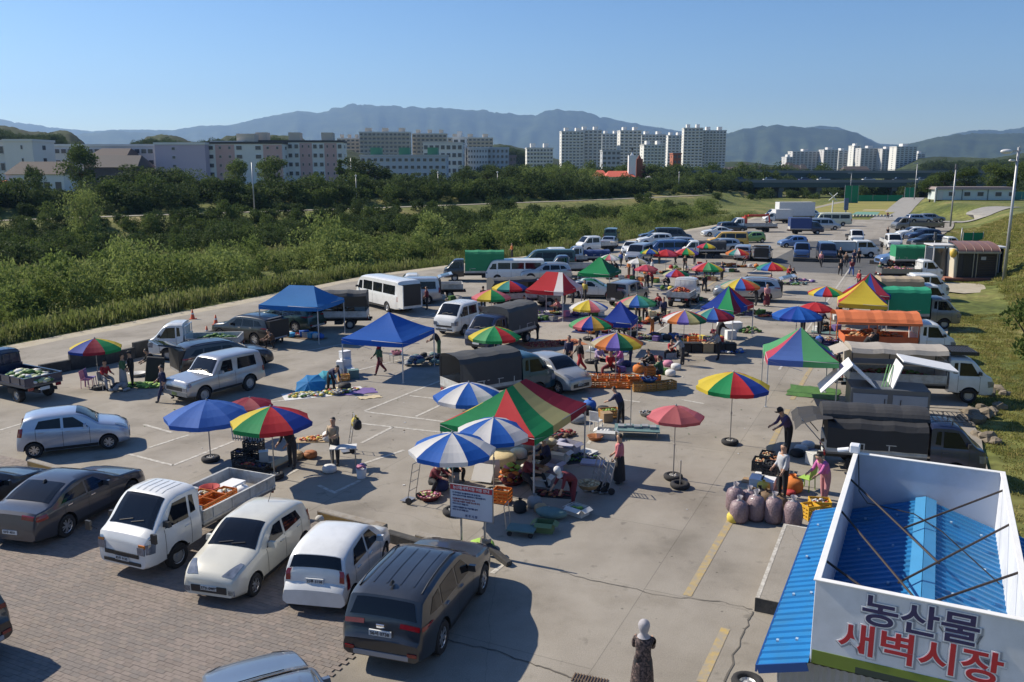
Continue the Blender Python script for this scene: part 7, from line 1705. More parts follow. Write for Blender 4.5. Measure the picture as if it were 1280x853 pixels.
o = thing('paint_bucket', 'white bucket with a lilac bundle on top, alone on the concrete', 'bucket', P(452, 597).to_tuple(), 0); b = MB(); b.lathe((0, 0, 0), [(.15, 0), (.175, .3), (.185, .31)], 14, True); b.build('pail', FOAM, o, smooth=False); greens(P(452, 597), .26, .26, ('purple', 'pink'), 'lilac bundle on top of the lone white bucket', 0, .08, 10, .1, 'bundle', z=.31, cat='bundle')
hand_truck((518, 628), 'tall empty hand truck left of the squatting vendors', radians(150), 1.3); basin((537, 624), 'maroon', 'red basin of leafy bundles before the squatting vendors', .36, fill=('lime', 'straw', 'pink'))
sack((551, 612), T_('navy'), 'navy bag with a white mark between the squatting vendors', .26, .45, knot=False, cat='bag'); carton((567, 602), T_('grey'), 'small grey box at the knees of the teal sleeved vendor', (.35, .3, .3), .2, 0, False)
crate((628, 628), ORG, 'single orange crate standing behind the notice board', radians(-20), (.52, .40, .42), 0)
foam_l = (((604, 602), 'flat white panel leaning left of the wrapped goods'), ((612, 598), 'printed white panel leaning beside the flat one'))
for i, (a, l_) in enumerate(foam_l): p = P(*a); o = thing('leaning_panel', l_, 'panel', (p.x, p.y, 0), radians(-20 + 30 * i)); b = MB(); b.box((0, 0, .3), (.7, .02, .62), rx=-.7 + .3 * i); b.build('sheet', CRW, o)
basin((640, 604), 'maroon', 'large basin piled with orange and lilac wrapped goods', .42, fill=('orange', 'pink', 'straw', 'green')); greens((640, 604), .8, .75, ('orange', 'pink', 'maroon', 'lime'), 'pile of wrapped bundles rising from the large basin', 0, .13, 40, .42, 'wrapped_pile', z=.14, cat='goods')
big = [((627, 580), 'straw', 1.0, .5, 'long pale roll bag at the back left of the red green tent'), ((648, 572), 'white', .6, .4, 'white sack at the back of the red green tent'), ((660, 566), 'grey', .5, .45, 'grey netted sack at the back of the red green tent'), ((688, 562), 'straw', .5, .5, 'bundle of straw papers in an open box, back right of the tent')]
for a, t, r, h, l_ in big: sack(a, T_(t), l_, r * .5, h, knot=False, cat='bag')
for a, m_, s, z, l_ in (((668, 600), CRD, (.6, .5, .42), 1, 'open brown carton in the middle of the red green tent stall'), ((676, 606), CRW, (.55, .4, .3), 1, 'open white carton before the brown one'), ((690, 588), CRG, (.6, .45, .3), 1, 'lilac carton right of the brown one'), ((700, 576), CRW, (.6, .45, .35), 1, 'white carton in the back row of the tent stall'), ((712, 566), CRG, (.65, .45, .38), 1, 'lilac grey carton in the sun at the tent right edge'), ((683, 573), CRD, (.5, .4, .4), 1, 'brown carton with a torn lid in the back row'), ((705, 560), CRG, (.45, .35, .25), 0, 'small closed lilac box beyond the tent right edge'),
      ((722, 643), CRW, (.55, .4, .22), 1, 'white open carton of leaves at the hands of the bending person'), ((681, 664), CGN, (.5, .36, .26), 1, 'green printed carton standing at the front of the tent stall'), ((735, 567), CRW, (.55, .5, .06), 0, 'flat white carton sheets laid right of the tent'), ((741, 580), CRG, (.8, .5, .05), 0, 'long lilac carton sheet in front of the flat white ones')):
 carton(a, m_, l_, s, radians(-25) + R.uniform(-.3, .3), 0, bool(z), fill=('green', 'lime') if 'leaves' in l_ else None)
greens((724, 572), 1.3, 1.0, ('black', 'navy', 'green'), 'tray of dark fruit right of the tent centre', .4, .05, 120, .04, 'fruit_tray', cloth='black'); greens((668, 588), 1.0, .6, ('orange', 'white', 'grey', 'straw'), 'jumble of papers and an orange bag behind the brown carton', .4, .15, 26, .25, 'goods_pile', cat='goods')
sack((650, 640), T_('black'), 'black bag stood behind the single orange crate', .2, .42, cat='bag'); sack((668, 634), T_('grey'), 'grey translucent bag before the seated person in dark clothes', .22, .42, cat='bag'); sack((676, 640), T_('tan'), 'tan paper bag in the shade left of the lying sack', .2, .3, knot=False, cat='bag')
o = thing('lying_sack', 'pale green printed sack lying in the shade of the tent stall', 'sack', P(689, 648).to_tuple(), radians(-20)); b = MB(); b.blob((0, 0, .17), (.48, .26, .16), 14, 9, .04); b.build('bag', T_('teal'), o, smooth=True)
o = thing('platform_cart', 'low platform cart with a teal deck and a bent handle', 'cart', P(652, 668).to_tuple(), radians(-15)); b = MB(); b.box((0, 0, .18), (.8, .5, .05)); b.build('deck', T_('teal'), o, bevel=.01); b = MB(); b.tube((-.38, -.22, .2), (-.45, -.22, .85), .014, 6); b.tube((-.38, .22, .2), (-.45, .22, .85), .014, 6); b.tube((-.45, -.22, .85), (-.45, .22, .85), .014, 6); b.build('handle', POLE, o)
for x in (-.3, .3):
 for y in (-.2, .2): b = MB(); b.tube((x, y - .02, .07), (x, y + .02, .07), .07, 10); b.build('wheel', TYRE, o)
basin((735, 622), 'tan', 'round wicker tray behind the bending person in white headcloth', .36, .32, fill=('straw', 'tan')); greens((694, 618), 1.2, .6, ('maroon', 'rust', 'black'), 'row of small red heaps in the shade at the tent centre', -.2, .06, 60, .04, cloth='black')
for i in range(3): hand_truck((744 + i * 9, 612 + i * 1.5), ['first folded hand truck left of the woman in salmon pink', 'middle hand truck left of the woman in salmon pink', 'hand truck touching the woman in salmon pink'][i], radians(190), 1.05)
sack((602, 686), T_('lime'), 'lime and white printed sack lying behind the concrete stop', .34, .26, knot=False, cat='sack')
greens((698, 545), 1.5, .8, ('maroon', 'red', 'brown'), 'heap of red onions in baskets behind the tent', .4, .09, 80, .2); sack((722, 528), T_('grey'), 'grey bag beside the red onions', .35, .4, knot=False, cat='bag'); sack((737, 512), T_('blue'), 'bright blue plastic bag in the open, right of the tent peak', .28, .5, cat='bag'); sack((731, 517), T_('black'), 'black box bag touching the bright blue bag', .3, .4, knot=False, cat='bag')
crate((762, 522), CRT, 'tan crate of greens before the leaning man in dark clothes', .3, (.8, .5, .35), fill=('green', 'lime')); sack((754, 516), T_('black'), 'black sack behind the tan crate of greens', .28, .35, knot=False, cat='bag'); carton((758, 527), CRD, 'small brown carton left of the leaning man', (.4, .4, .35), .3, 0, False)
carton((758, 547), CRW, 'open white carton of papers in the sun', (.7, .45, .3), -.2, fill=('white', 'grey')); basin((744, 550), 'rust', 'brown red basin left of the open white carton', .3); basin((808, 520), 'grey', 'steel basin on a low stand left of the pink umbrella', .3, fill=('grey', 'brown'))
chair((745, 538), 'white', 'white wire chair behind the brown red basin', 1)
o = thing('folding_bed', 'low tray table of grey fish boxes with a pole rising from it', 'table', P(796, 545).to_tuple(), radians(-8)); b = MB(); b.box((0, 0, .3), (1.7, .9, .05)); b.build('tray', T_('teal'), o)
for x in (-.75, .75):
 for y in (-.38, .38): b = MB(); b.tube((x, y, 0), (x, y, .3), .02, 5); b.build('leg', POLE, o)
for i in range(5): b = MB(); b.box((-.6 + i * .3, .1 * (i % 2), .37), (.24, .3, .09)); b.build('fish_box', T_('grey'), o)
b = MB(); b.tube((-.25, 0, .3), (-.25, 0, 1.9), .02, 6); b.build('post', POLE, o)
og = 'orange crates at the double rainbow stall'
nm_ = ['first', 'second', 'third', 'fourth', 'fifth', 'sixth', 'seventh']
for i in range(5): crate(P(737, 484) + Vector((i * .52, -i * .05, 0)), ORG, '%s orange crate from the left in the front row by the grey silver hatchback' % nm_[i], radians(-5), (.5, .42, .34), 0, group=og)
for i in range(4): crate(P(737, 476) + Vector((.1 + i * .56, -i * .05, 0)), ORG, '%s orange crate from the left in the second row, holding produce' % nm_[i], radians(-5), (.5, .42, .3), 0, fill=(('white', 'straw'), ('rust', 'orange'), ('maroon', 'rust'), ('brown', 'tan'))[i], group=og)
for i in range(4): crate(P(798, 489) + Vector((i * .5, .06 * i * i * .8, 0)), CRT, '%s amber crate from the left at the right hand stall corner' % nm_[i], radians(8 * i), (.5, .42, .38), 0, group=og)
for i in range(3): crate(P(790, 479) + Vector((i * .55, .1, 0)), ORG, '%s orange crate of the row behind the amber ones' % nm_[i], .1, (.5, .42, .34), 0, fill=('straw', 'white', 'green'), group=og)
crate(P(812, 482), ORG, 'orange crate stood on end above the amber row', .2, (.42, .4, .5), .38); basin(P(811, 487), 'blue', 'blue basin with a white bundle on the amber crates', .36, .38, fill=('white', 'maroon')); sack((798, 466), T_('orange'), 'orange sack leaning behind the right hand crates', .28, .5, cat='sack')
for a, t, l_ in (((776, 465), 'purple', 'lilac bag among the crate stall vendors'), ((783, 458), 'navy', 'navy bundle behind the crate stall'), ((812, 450), 'grey', 'blue grey box bag above the vegetable bags'), ((822, 452), 'maroon', 'maroon bag touching the blue grey one'), ((845, 462), 'white', 'white plastic bags heaped before the squatting vendor in red'), ((835, 458), 'pink', 'pink bag in the heap before the vendor in red'), ((838, 470), 'white', 'single white carrier bag on the concrete'), ((830, 468), 'green', 'green leafy bundle left of the white bags')): sack(a, T_(t), l_, .26, .38, knot=False, cat='bag')
for i in range(5): carton(P(856, 440) + Vector((i * .62, -.03 * i, 0)), T_('black') if i != 2 else T_('tan'), ['black box at the left end of the black box counter', 'second black box of the counter', 'tan box in the middle of the black box counter', 'black box right of the tan one', 'black box at the right end of the counter'][i], (.58, .5, .5), 0, 0, False, group='boxes of the low black counter')
crate(P(866, 432), ORG, 'orange crate standing behind the black box counter', 0, (.6, .4, .4), .1); carton((882, 438), T_('blue'), 'blue box behind the striped shirt vendor', (.5, .4, .4), .2, 0, False)
for i, (a, s) in enumerate((((905, 421), (.8, .6, .8)), ((917, 414), (.9, .6, .55)), ((913, 424), (.6, .4, .5)))): carton(a, FOAM, ['tall white box under the blue green tent', 'white tub at the back of the blue green tent', 'lower white box in front of the tall one'][i], s, .1 * i, 0, False)
greens((937, 415), 1.5, 1.0, ('green', 'green', 'brown'), 'heap of greens right of the white boxes', .3, .12, 60, .25); greens((915, 440), 1.6, 1.1, ('blue', 'navy', 'grey', 'white'), 'blue and grey packets spread right of the striped shirt vendor', .3, .10, 60, .12)
greens((957, 396), .9, .5, ('red', 'orange'), 'red orange fruit spread below the mauve coated woman', .2, .09, 36, .06); greens((1003, 353), 2.2, .8, ('pink', 'white', 'purple'), 'pink and white bags laid out beside the two seated vendors', 0, .18, 26, .2, 'goods_row', cat='goods'); greens((992, 356), 2.6, 1.0, ('green', 'teal', 'black'), 'dark greens before the two seated vendors', 0, .14, 40, .1)
NET = M('onion_net', (.21, .15, .165), .45, var=.55, scale=18, bump=.9, bscale=24, coat=.15); PLS = M('clear_plastic', (.46, .44, .47), .25, var=.25, scale=9, coat=.4, trans=.3)
for i, (x, y, k) in enumerate(((923, 652, .85), (944, 650, 1), (966, 653, 1), (990, 658, 1), (918, 638, .95), (936, 637, .8))):
 sack((x, y), NET, ['leftmost front clear sack of onions, lower than its neighbours', 'second front clear sack of onions from the left', 'third front clear sack of onions from the left', 'rightmost clear sack of onions nearest the yellow crate', 'back left clear sack of onions', 'back clear sack behind the second front one'][i], .27, .92 * k, 0, PLS, 'clear sacks of onions by the concrete platform')
sack((917, 652), T_('yellow'), 'small tied yellow bag at the left foot of the onion sacks', .2, .34, cat='bag'); sack((954, 613), T_('yellow'), 'tied yellow bag before the white crate', .2, .34, cat='bag'); sack((990, 614), T_('orange'), 'large bright orange tied bag behind the green chair', .33, .55, cat='bag'); sack((988, 619), T_('red'), 'small red bag below the bright orange one', .16, .2, knot=False, cat='bag')
for i, (x, y) in enumerate(((931, 632), (940, 629), (949, 627), (958, 631), (967, 634), (975, 637))): sack((x, y), T_('brown') if i % 2 else T_('black'), '%s dark brown net sack behind the clear onion sacks, from the left' % nm_[i], .22, .5, 0, group='dark net sacks behind the onion sacks')
for i, (x, y, f) in enumerate(((949, 596, ('rust', 'straw')), (958, 588, ('rust', 'straw')), (968, 594, ('brown', 'rust')), (962, 601, ('black',)))): crate((x, y), CRB, ['black crate of orange onions nearest the lone umbrella', 'black crate at the back of the onion crates', 'black crate below the purple shirted man', 'empty black crate before the pale sweater'][i], LA, (.6, .45, .35), .25, fill=f, group='black crates of onions')
for i, (x, y) in enumerate(((946, 606), (960, 609), (953, 600))): carton((x, y), FOAM, ['white box under the left onion crate', 'white lilac box left of the pale sweater', 'white box under the back onion crates'][i], (.55, .42, .24), LA, 0, False)
for i, (x, y) in enumerate(((935, 601), (928, 613))): p = P(x, y); o = thing('flat_board', ['brown board on the ground left of the onion crates', 'small pale board below the brown one'][i], 'board', (p.x, p.y, 0), LA); b = MB(); b.box((0, 0, .012), (.5 - .1 * i, .35, .02)); b.build('sheet', CRD if i == 0 else T_('straw'), o)
for a, t, l_ in (((1001, 565), 'white', 'white plastic bags behind the purple shirted man'), ((1010, 560), 'white', 'second heap of white bags at the black truck tail'), ((996, 570), 'black', 'black bag behind the purple shirted man'), ((1018, 570), 'navy', 'blue bag at the tail of the black truck')): sack(a, T_(t), l_, .24, .3, knot=False, cat='bag')
carton((1018, 580), CRW, 'white printed carton below the black flap', (.5, .4, .4), .4, 0, False); crate((1024, 640), CRY, 'yellow crate of black and red goods beside the pink vendor', -.15, (.6, .45, .38), 0, fill=('black', 'red', 'white')); crate((1012, 648), CRY, 'yellow crate standing before the other yellow crate', .3, (.4, .4, .42), 0)
def stall(px, py, w, d, place, seed, tones, n=8, rz=LA):
 rr = random.Random(seed); p = P(px, py); o = cloth_mat(p, w, d, rr.choice(['grey', 'navy', 'brown', 'straw', 'teal']), 'cloth of the stall ' + place, rz)
 used = set()
 for i in range(n):
  a = (i + .5) / n; x = (a - .5) * w * .9; y = rr.uniform(-.35, .35) * d; q = p + Vector((cos(rz) * x - sin(rz) * y, sin(rz) * x + cos(rz) * y, 0)); kind = rr.choice(['basin', 'basin', 'carton', 'bag', 'heap', 'crate']); t = tones[i % len(tones)]
  key = (kind, t)
  if key in used: kind = [k for k in ('basin', 'carton', 'bag', 'heap', 'crate') if (k, t) not in used][0] if any((k, t) not in used for k in ('basin', 'carton', 'bag', 'heap', 'crate')) else kind
  used.add((kind, t)); g_ = 'goods of the stall ' + place; g_ = g_[:60]
  if kind == 'basin': basin(q, t, '%s basin at the stall %s' % (t, place), rr.uniform(.22, .32), .03, fill=(rr.choice(['green', 'rust', 'straw', 'maroon']), rr.choice(['pale', 'red', 'brown'])), group=g_)
  elif kind == 'carton': carton(q, T_(t), '%s box at the stall %s' % (t, place), (rr.uniform(.35, .6), .35, rr.uniform(.2, .4)), rr.uniform(-1, 1), .03, False, g_)
  elif kind == 'bag': sack(q, T_(t), '%s bag at the stall %s' % (t, place), rr.uniform(.18, .28), rr.uniform(.3, .45), .03, knot=rr.random() < .4, cat='bag', group=g_)
  elif kind == 'crate': crate(q, T_(t), '%s crate at the stall %s' % (t, place), rr.uniform(-1, 1), z=.03, fill=('green', 'rust'), group=g_)
  else: greens(q, .6, .5, (t, rr.choice(['green', 'brown', 'white'])), '%s produce heap at the stall %s' % (t, place), rr.uniform(0, 2), .07, 26, .12, z=.03)['group'] = g_
for a in ((742, 416, 2.6, 1.2, 'under the green pink blue orange umbrella', 1, ('blue', 'red', 'maroon', 'grey', 'orange')), (775, 412, 3.0, 1.4, 'under the small blue tent', 2, ('white', 'red', 'black', 'pink', 'green')), (690, 393, 4.2, 1.6, 'under the red tent', 3, ('maroon', 'pink', 'purple', 'white', 'yellow', 'black')),
   (672, 401, 2.6, 1.4, 'beside the heap of cabbages left of the red tent', 4, ('green', 'teal', 'grey')), (812, 424, 2.6, 1.2, 'at the bending pair', 5, ('black', 'navy', 'purple', 'white')), (842, 424, 3.4, 1.2, 'behind the black box counter', 6, ('navy', 'brown', 'green', 'red', 'blue')),
   (880, 350, 2.6, 1.4, 'under the red green yellow umbrella', 7, ('brown', 'green', 'maroon', 'black')), (845, 362, 3.0, 1.4, 'under the red violet cream umbrella', 8, ('green', 'grey', 'yellow', 'black', 'white')), (806, 352, 3.0, 1.4, 'under the pink red umbrella', 9, ('green', 'teal', 'brown', 'orange')),
   (826, 342, 4.0, 1.4, 'right of the pink red umbrella', 10, ('orange', 'black', 'red', 'white')), (862, 338, 5.0, 1.6, 'along the back row', 11, ('red', 'green', 'tan', 'white', 'pink')), (888, 332, 4.0, 1.4, 'in front of the yellow van', 12, ('black', 'red', 'grey', 'blue')), (928, 334, 3.4, 1.3, 'below the orange teal umbrella', 13, ('orange', 'maroon', 'white', 'black')),
   (955, 394, 4.0, 1.6, 'behind the silver people carrier', 14, ('green', 'navy', 'brown', 'green')), (890, 402, 2.5, 1.2, 'under the teal violet umbrella', 15, ('blue', 'white', 'tan')), (1078, 400, 4.5, 1.8, 'under the yellow tent', 16, ('white', 'grey', 'yellow', 'brown', 'black', 'tan')), (1052, 416, 3.5, 1.6, 'left of the orange awning', 17, ('white', 'black', 'grey', 'purple', 'yellow')),
   (1040, 428, 2.6, 1.4, 'between the orange awning and the rainbow square tent', 18, ('white', 'blue', 'grey', 'purple')), (770, 348, 3.2, 1.3, 'behind the white saloon', 19, ('red', 'black', 'white', 'brown')), (722, 480 if 0 else 352, 3.0, 1.3, 'left of the green tent', 20, ('black', 'brown', 'grey')), (945, 360, 2.5, 1.2, 'left of the seated red jacket vendor', 21, ('green', 'black', 'white')),
   (640, 396, 2.4, 1.2, 'below the two left rainbow umbrellas', 22, ('black', 'brown', 'maroon')), (378, 422, 3.2, 1.0, 'under the blue square tent', 23, ('blue', 'white', 'sky', 'white')), (1062, 455, 2.0, 1.2, 'at the tail of the beige covered truck', 24, ('white', 'black', 'green')), (560, 375, 2.0, 1.0, 'at the tail of the empty flatbed', 25, ('green', 'white')), (795, 404, 2.2, 1.2, 'right of the small blue tent', 26, ('red', 'orange', 'white', 'green')), (790, 386, 3.0, 1.3, 'behind the small blue tent', 27, ('green', 'maroon', 'tan', 'white', 'black')), (823, 395, 2.0, 1.1, 'left of the walking man in navy', 28, ('black', 'straw', 'red')),
   (866, 376, 2.4, 1.2, 'right of the orange produce truck', 29, ('orange', 'green', 'white')), (912, 372, 2.2, 1.0, 'left of the silver people carrier', 30, ('white', 'red', 'green', 'black')), (760, 440, 2.4, 1.2, 'between the drying peppers and the crate stall', 31, ('white', 'blue', 'brown', 'maroon')), (880, 428, 2.6, 1.2, 'behind the striped shirt vendor', 32, ('yellow', 'navy', 'white', 'red')),
   (735, 395, 2.2, 1.0, 'under the white yellow pink umbrella', 33, ('purple', 'green', 'white')), (900, 340, 3.4, 1.3, 'right of the tall person in black', 34, ('brown', 'red', 'white', 'green')), (795, 358, 2.6, 1.1, 'behind the grey box shaped car', 35, ('red', 'black', 'white'))):
 stall(*a, n=9 if a[2] > 2.5 else 6, rz=LA - pi / 2 if a[5] % 2 else radians(5))
greens((665, 401), 2.6, 1.2, ('green', 'teal', 'green'), 'heap of dark green cabbages on the ground left of the red tent', .2, .15, 90, .15, 'cabbage_heap', cat='cabbages'); greens((690, 430), 3.4, 1.7, ('red', 'maroon', 'rust'), 'red peppers drying flat on the concrete left of the pink blue umbrella', radians(20), .045, 420, .01, 'drying_peppers', cloth='rust', cat='peppers')
x = thing('tyre_weight', 'tyre base without umbrella beside the drying red peppers', 'umbrella base', P(706, 431).to_tuple()); link('tyre_base', TB, None, x)
x = thing('tyre_weight', 'car tyre lying at the bottom edge near the blue eave', 'tyre', P(934, 858).to_tuple()); q = link('tyre_base', TB, None, x); b = MB(); b.lathe((0, 0, .1), [(.16, 0), (.12, -.03), (.04, 0), (0, .02)], 12); b.build('hub', RIMD, x)
for i in range(2): carton((679 + i * 4, 346), T_('tan'), ['left of two tall brown cartons by the silver car', 'right of two tall brown cartons by the silver car'][i], (.7, .6, 1.1), .1, 0, False)
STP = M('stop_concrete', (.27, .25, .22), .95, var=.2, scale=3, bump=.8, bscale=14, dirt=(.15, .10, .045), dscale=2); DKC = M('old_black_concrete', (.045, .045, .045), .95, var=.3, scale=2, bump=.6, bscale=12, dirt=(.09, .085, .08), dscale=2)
def block(a, b_, h, wd, mat, label, name='wheel_stop', cat='wheel stop', paint_=None, z=0):
 A = P(*a); B = P(*b_); d = B - A; L = d.length; o = thing(name, label, cat, tuple((A + B) / 2), atan2(d.y, d.x)); m = MB(); n = max(2, int(L / .35))
 for i in range(n):
  x = -L / 2 + L * (i + .5) / n; m.box((x, R.uniform(-.006, .006), h / 2), (L / n + .001, wd, h + R.uniform(-.008, .01)), top=1)
 q = MB(); q.box((0, 0, h / 2), (L, wd, h)); ob = q.build('block', mat, o, bevel=.025)
 if paint_: s_ = MB(); s_.box((0, -wd / 2 - .003, h * .55), (L * .96, .006, h * .6)); s_.build('painted_face', paint_, o)
 return o
YF = M('worn_yellow_face', (.26, .17, .05), .9, var=.4, scale=3, dirt=(.12, .09, .06), dscale=2.5)
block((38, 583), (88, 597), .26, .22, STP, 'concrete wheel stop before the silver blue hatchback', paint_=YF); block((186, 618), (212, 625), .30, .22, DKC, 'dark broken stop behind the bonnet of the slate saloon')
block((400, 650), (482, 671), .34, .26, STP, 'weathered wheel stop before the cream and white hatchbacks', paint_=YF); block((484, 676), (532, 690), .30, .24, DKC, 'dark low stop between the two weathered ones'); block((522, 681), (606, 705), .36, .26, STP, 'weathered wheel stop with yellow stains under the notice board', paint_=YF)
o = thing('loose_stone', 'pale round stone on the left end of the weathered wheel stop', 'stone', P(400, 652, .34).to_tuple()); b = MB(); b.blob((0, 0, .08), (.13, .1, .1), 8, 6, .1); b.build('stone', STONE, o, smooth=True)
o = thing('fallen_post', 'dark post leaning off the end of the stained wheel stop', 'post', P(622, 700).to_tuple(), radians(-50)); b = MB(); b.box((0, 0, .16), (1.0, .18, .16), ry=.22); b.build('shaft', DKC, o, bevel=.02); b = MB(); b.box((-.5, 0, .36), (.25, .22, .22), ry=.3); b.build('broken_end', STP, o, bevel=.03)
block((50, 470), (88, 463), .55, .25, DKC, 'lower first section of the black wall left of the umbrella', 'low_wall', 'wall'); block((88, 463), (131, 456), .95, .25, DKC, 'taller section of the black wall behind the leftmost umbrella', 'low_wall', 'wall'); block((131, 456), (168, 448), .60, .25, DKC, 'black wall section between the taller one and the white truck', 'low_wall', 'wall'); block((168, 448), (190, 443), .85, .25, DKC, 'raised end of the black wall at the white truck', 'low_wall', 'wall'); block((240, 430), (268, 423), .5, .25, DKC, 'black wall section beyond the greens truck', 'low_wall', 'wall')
CONE = M('cone_orange', (.62, .10, .03), .5)
for i, (x, y) in enumerate(((241, 399), (270, 406), (259, 421), (147, 452))):
 o = thing('traffic_cone', ['orange cone farthest left on the road edge', 'orange cone left of the black open tailgate car', 'small orange cone behind the greens truck', 'orange cone hooked behind the black wall'][i], 'traffic cone', P(x, y).to_tuple(), 0, 'orange traffic cones on the road'); b = MB(); b.lathe((0, 0, .03), [(.15, 0), (.035, .62), (0, .63)], 12); b.build('body', CONE, o, smooth=True); b = MB(); b.box((0, 0, .018), (.4, .4, .035)); b.build('base', CONE, o); b = MB(); b.lathe((0, 0, .33), [(.102, 0), (.083, .1)], 12); b.build('reflective_band', M('cone_white', (.6, .6, .6), .5), o)
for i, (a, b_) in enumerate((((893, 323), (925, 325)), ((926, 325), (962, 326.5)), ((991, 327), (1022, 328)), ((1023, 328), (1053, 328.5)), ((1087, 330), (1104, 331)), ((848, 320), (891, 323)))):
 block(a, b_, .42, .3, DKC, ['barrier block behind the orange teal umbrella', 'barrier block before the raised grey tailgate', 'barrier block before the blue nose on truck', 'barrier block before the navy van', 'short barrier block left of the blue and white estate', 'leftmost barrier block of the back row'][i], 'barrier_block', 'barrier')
pf = [P(941, 765), P(985, 776) + Vector((0, 0, 0))]
a = P(943, 764); bdir = AV; q0 = a; L = 4.6; wdt = 2.2; h = .34
o = thing('concrete_platform', 'raised concrete platform between the onion sacks and the blue eave', 'platform', (a.x, a.y, 0), LA); b = MB(); b.box((L / 2, -wdt / 2, h / 2), (L, wdt, h)); b.build('slab', CON, o, bevel=.02); b = MB(); b.box((-.006, -wdt / 2, h / 2), (.012, wdt, h * .96)); b.build('dark_front', DKC, o); b = MB(); b.box((L / 2, -.05, h + .003), (L, .09, .006)); b.build('edge_line', WHT, o); b = MB(); b.box((L - .05, -wdt / 2, h + .0045), (.09, wdt - .2, .006)); b.build('end_line', WHT, o)  # front face covered by a sheet darker than the slab
o = thing('drain_grate', 'rusty drain grate at the bottom edge right of the pavers', 'drain', P(737, 851).to_tuple(), radians(-20))
for i in range(12): b = MB(); b.box((-.33 + i * .06, 0, .012), (.025, .3, .02)); b.build('bar', M('rust_iron', (.12, .08, .05), .9), o)
def notice():
 a = P(577, 684); c = P(605, 700); a = P(574, 668);
 top_l = P(567, 603, 1.75); ctr = P(592, 700)
 o = thing('notice_board', 'white notice board with a red title band on two posts over the wheel stop', 'notice board', tuple(P(590, 692)), radians(-22)); w, h = 1.22, .92; z0 = .95
 b = MB(); b.box((0, 0, z0 + h / 2), (w, .035, h)); b.build('panel', M('board_white', (.55, .57, .62), .45), o, bevel=.006); b = MB(); b.box((0, -.021, z0 + h - .075), (w - .02, .006, .14)); b.build('title_band', M('board_red', (.45, .03, .04), .5), o)
 b = MB()
 for x, y, ww, hh in ((0, z0 + .008, w + .02, .02), (0, z0 + h - .004, w + .02, .02)): b.box((x, 0, y), (ww, .045, hh))
 for sx in (-1, 1): b.box((sx * w / 2, 0, z0 + h / 2), (.02, .045, h))
 b.build('frame', POLE, o)
 for x in (-.32, .36): b = MB(); b.tube((x, .035, 0), (x, .035, z0 + h - .1), .032, 8); b.build('post', M('post_galvanised', (.42, .42, .40), .4, .5), o)
 def tx(t, x, z, s, m, al='CENTER'):
  c = bpy.data.curves.new('t', 'FONT'); c.body = t; c.size = s; c.align_x = al; c.align_y = 'CENTER'; c.extrude = .0015; c.offset = .0016; q0 = bpy.data.objects.new('t', c); COL.objects.link(q0); me = evald(q0); bpy.data.objects.remove(q0); me.materials.clear(); me.materials.append(m); q = link('lettering', me, None, o, (x, -.026, z)); q.rotation_euler = (pi / 2, 0, 0)
 wt = M('letter_white', (.7, .7, .7), .6); bl = M('letter_blue', (.03, .05, .16), .6)
 tx('농산물새벽시장 이용 안내', 0, z0 + h - .075, .098, wt)
 ls = ['이 주차장은 농산물새벽시장 운영으로', '새벽시간대 주차를 제한하오니 협조바랍니다', '농산물새벽시장 운영시간 안내', '시장 이용 차량은 지정된 장소에 주차', '하여 주시기 바랍니다', '시장내 차량통행 및 주정차를 금지', '하여 주시기 바랍니다']
 for i, t in enumerate(ls): tx(t, -w / 2 + .07, z0 + h - .22 - i * .072 - (.02 if i > 1 else 0) - (.02 if i > 4 else 0), .052, bl if i not in (2, 3) else M('letter_dark_red', (.25, .03, .04), .6), 'LEFT')
 tx('원 주 시 장', .0, z0 + .09, .078, bl)
notice()
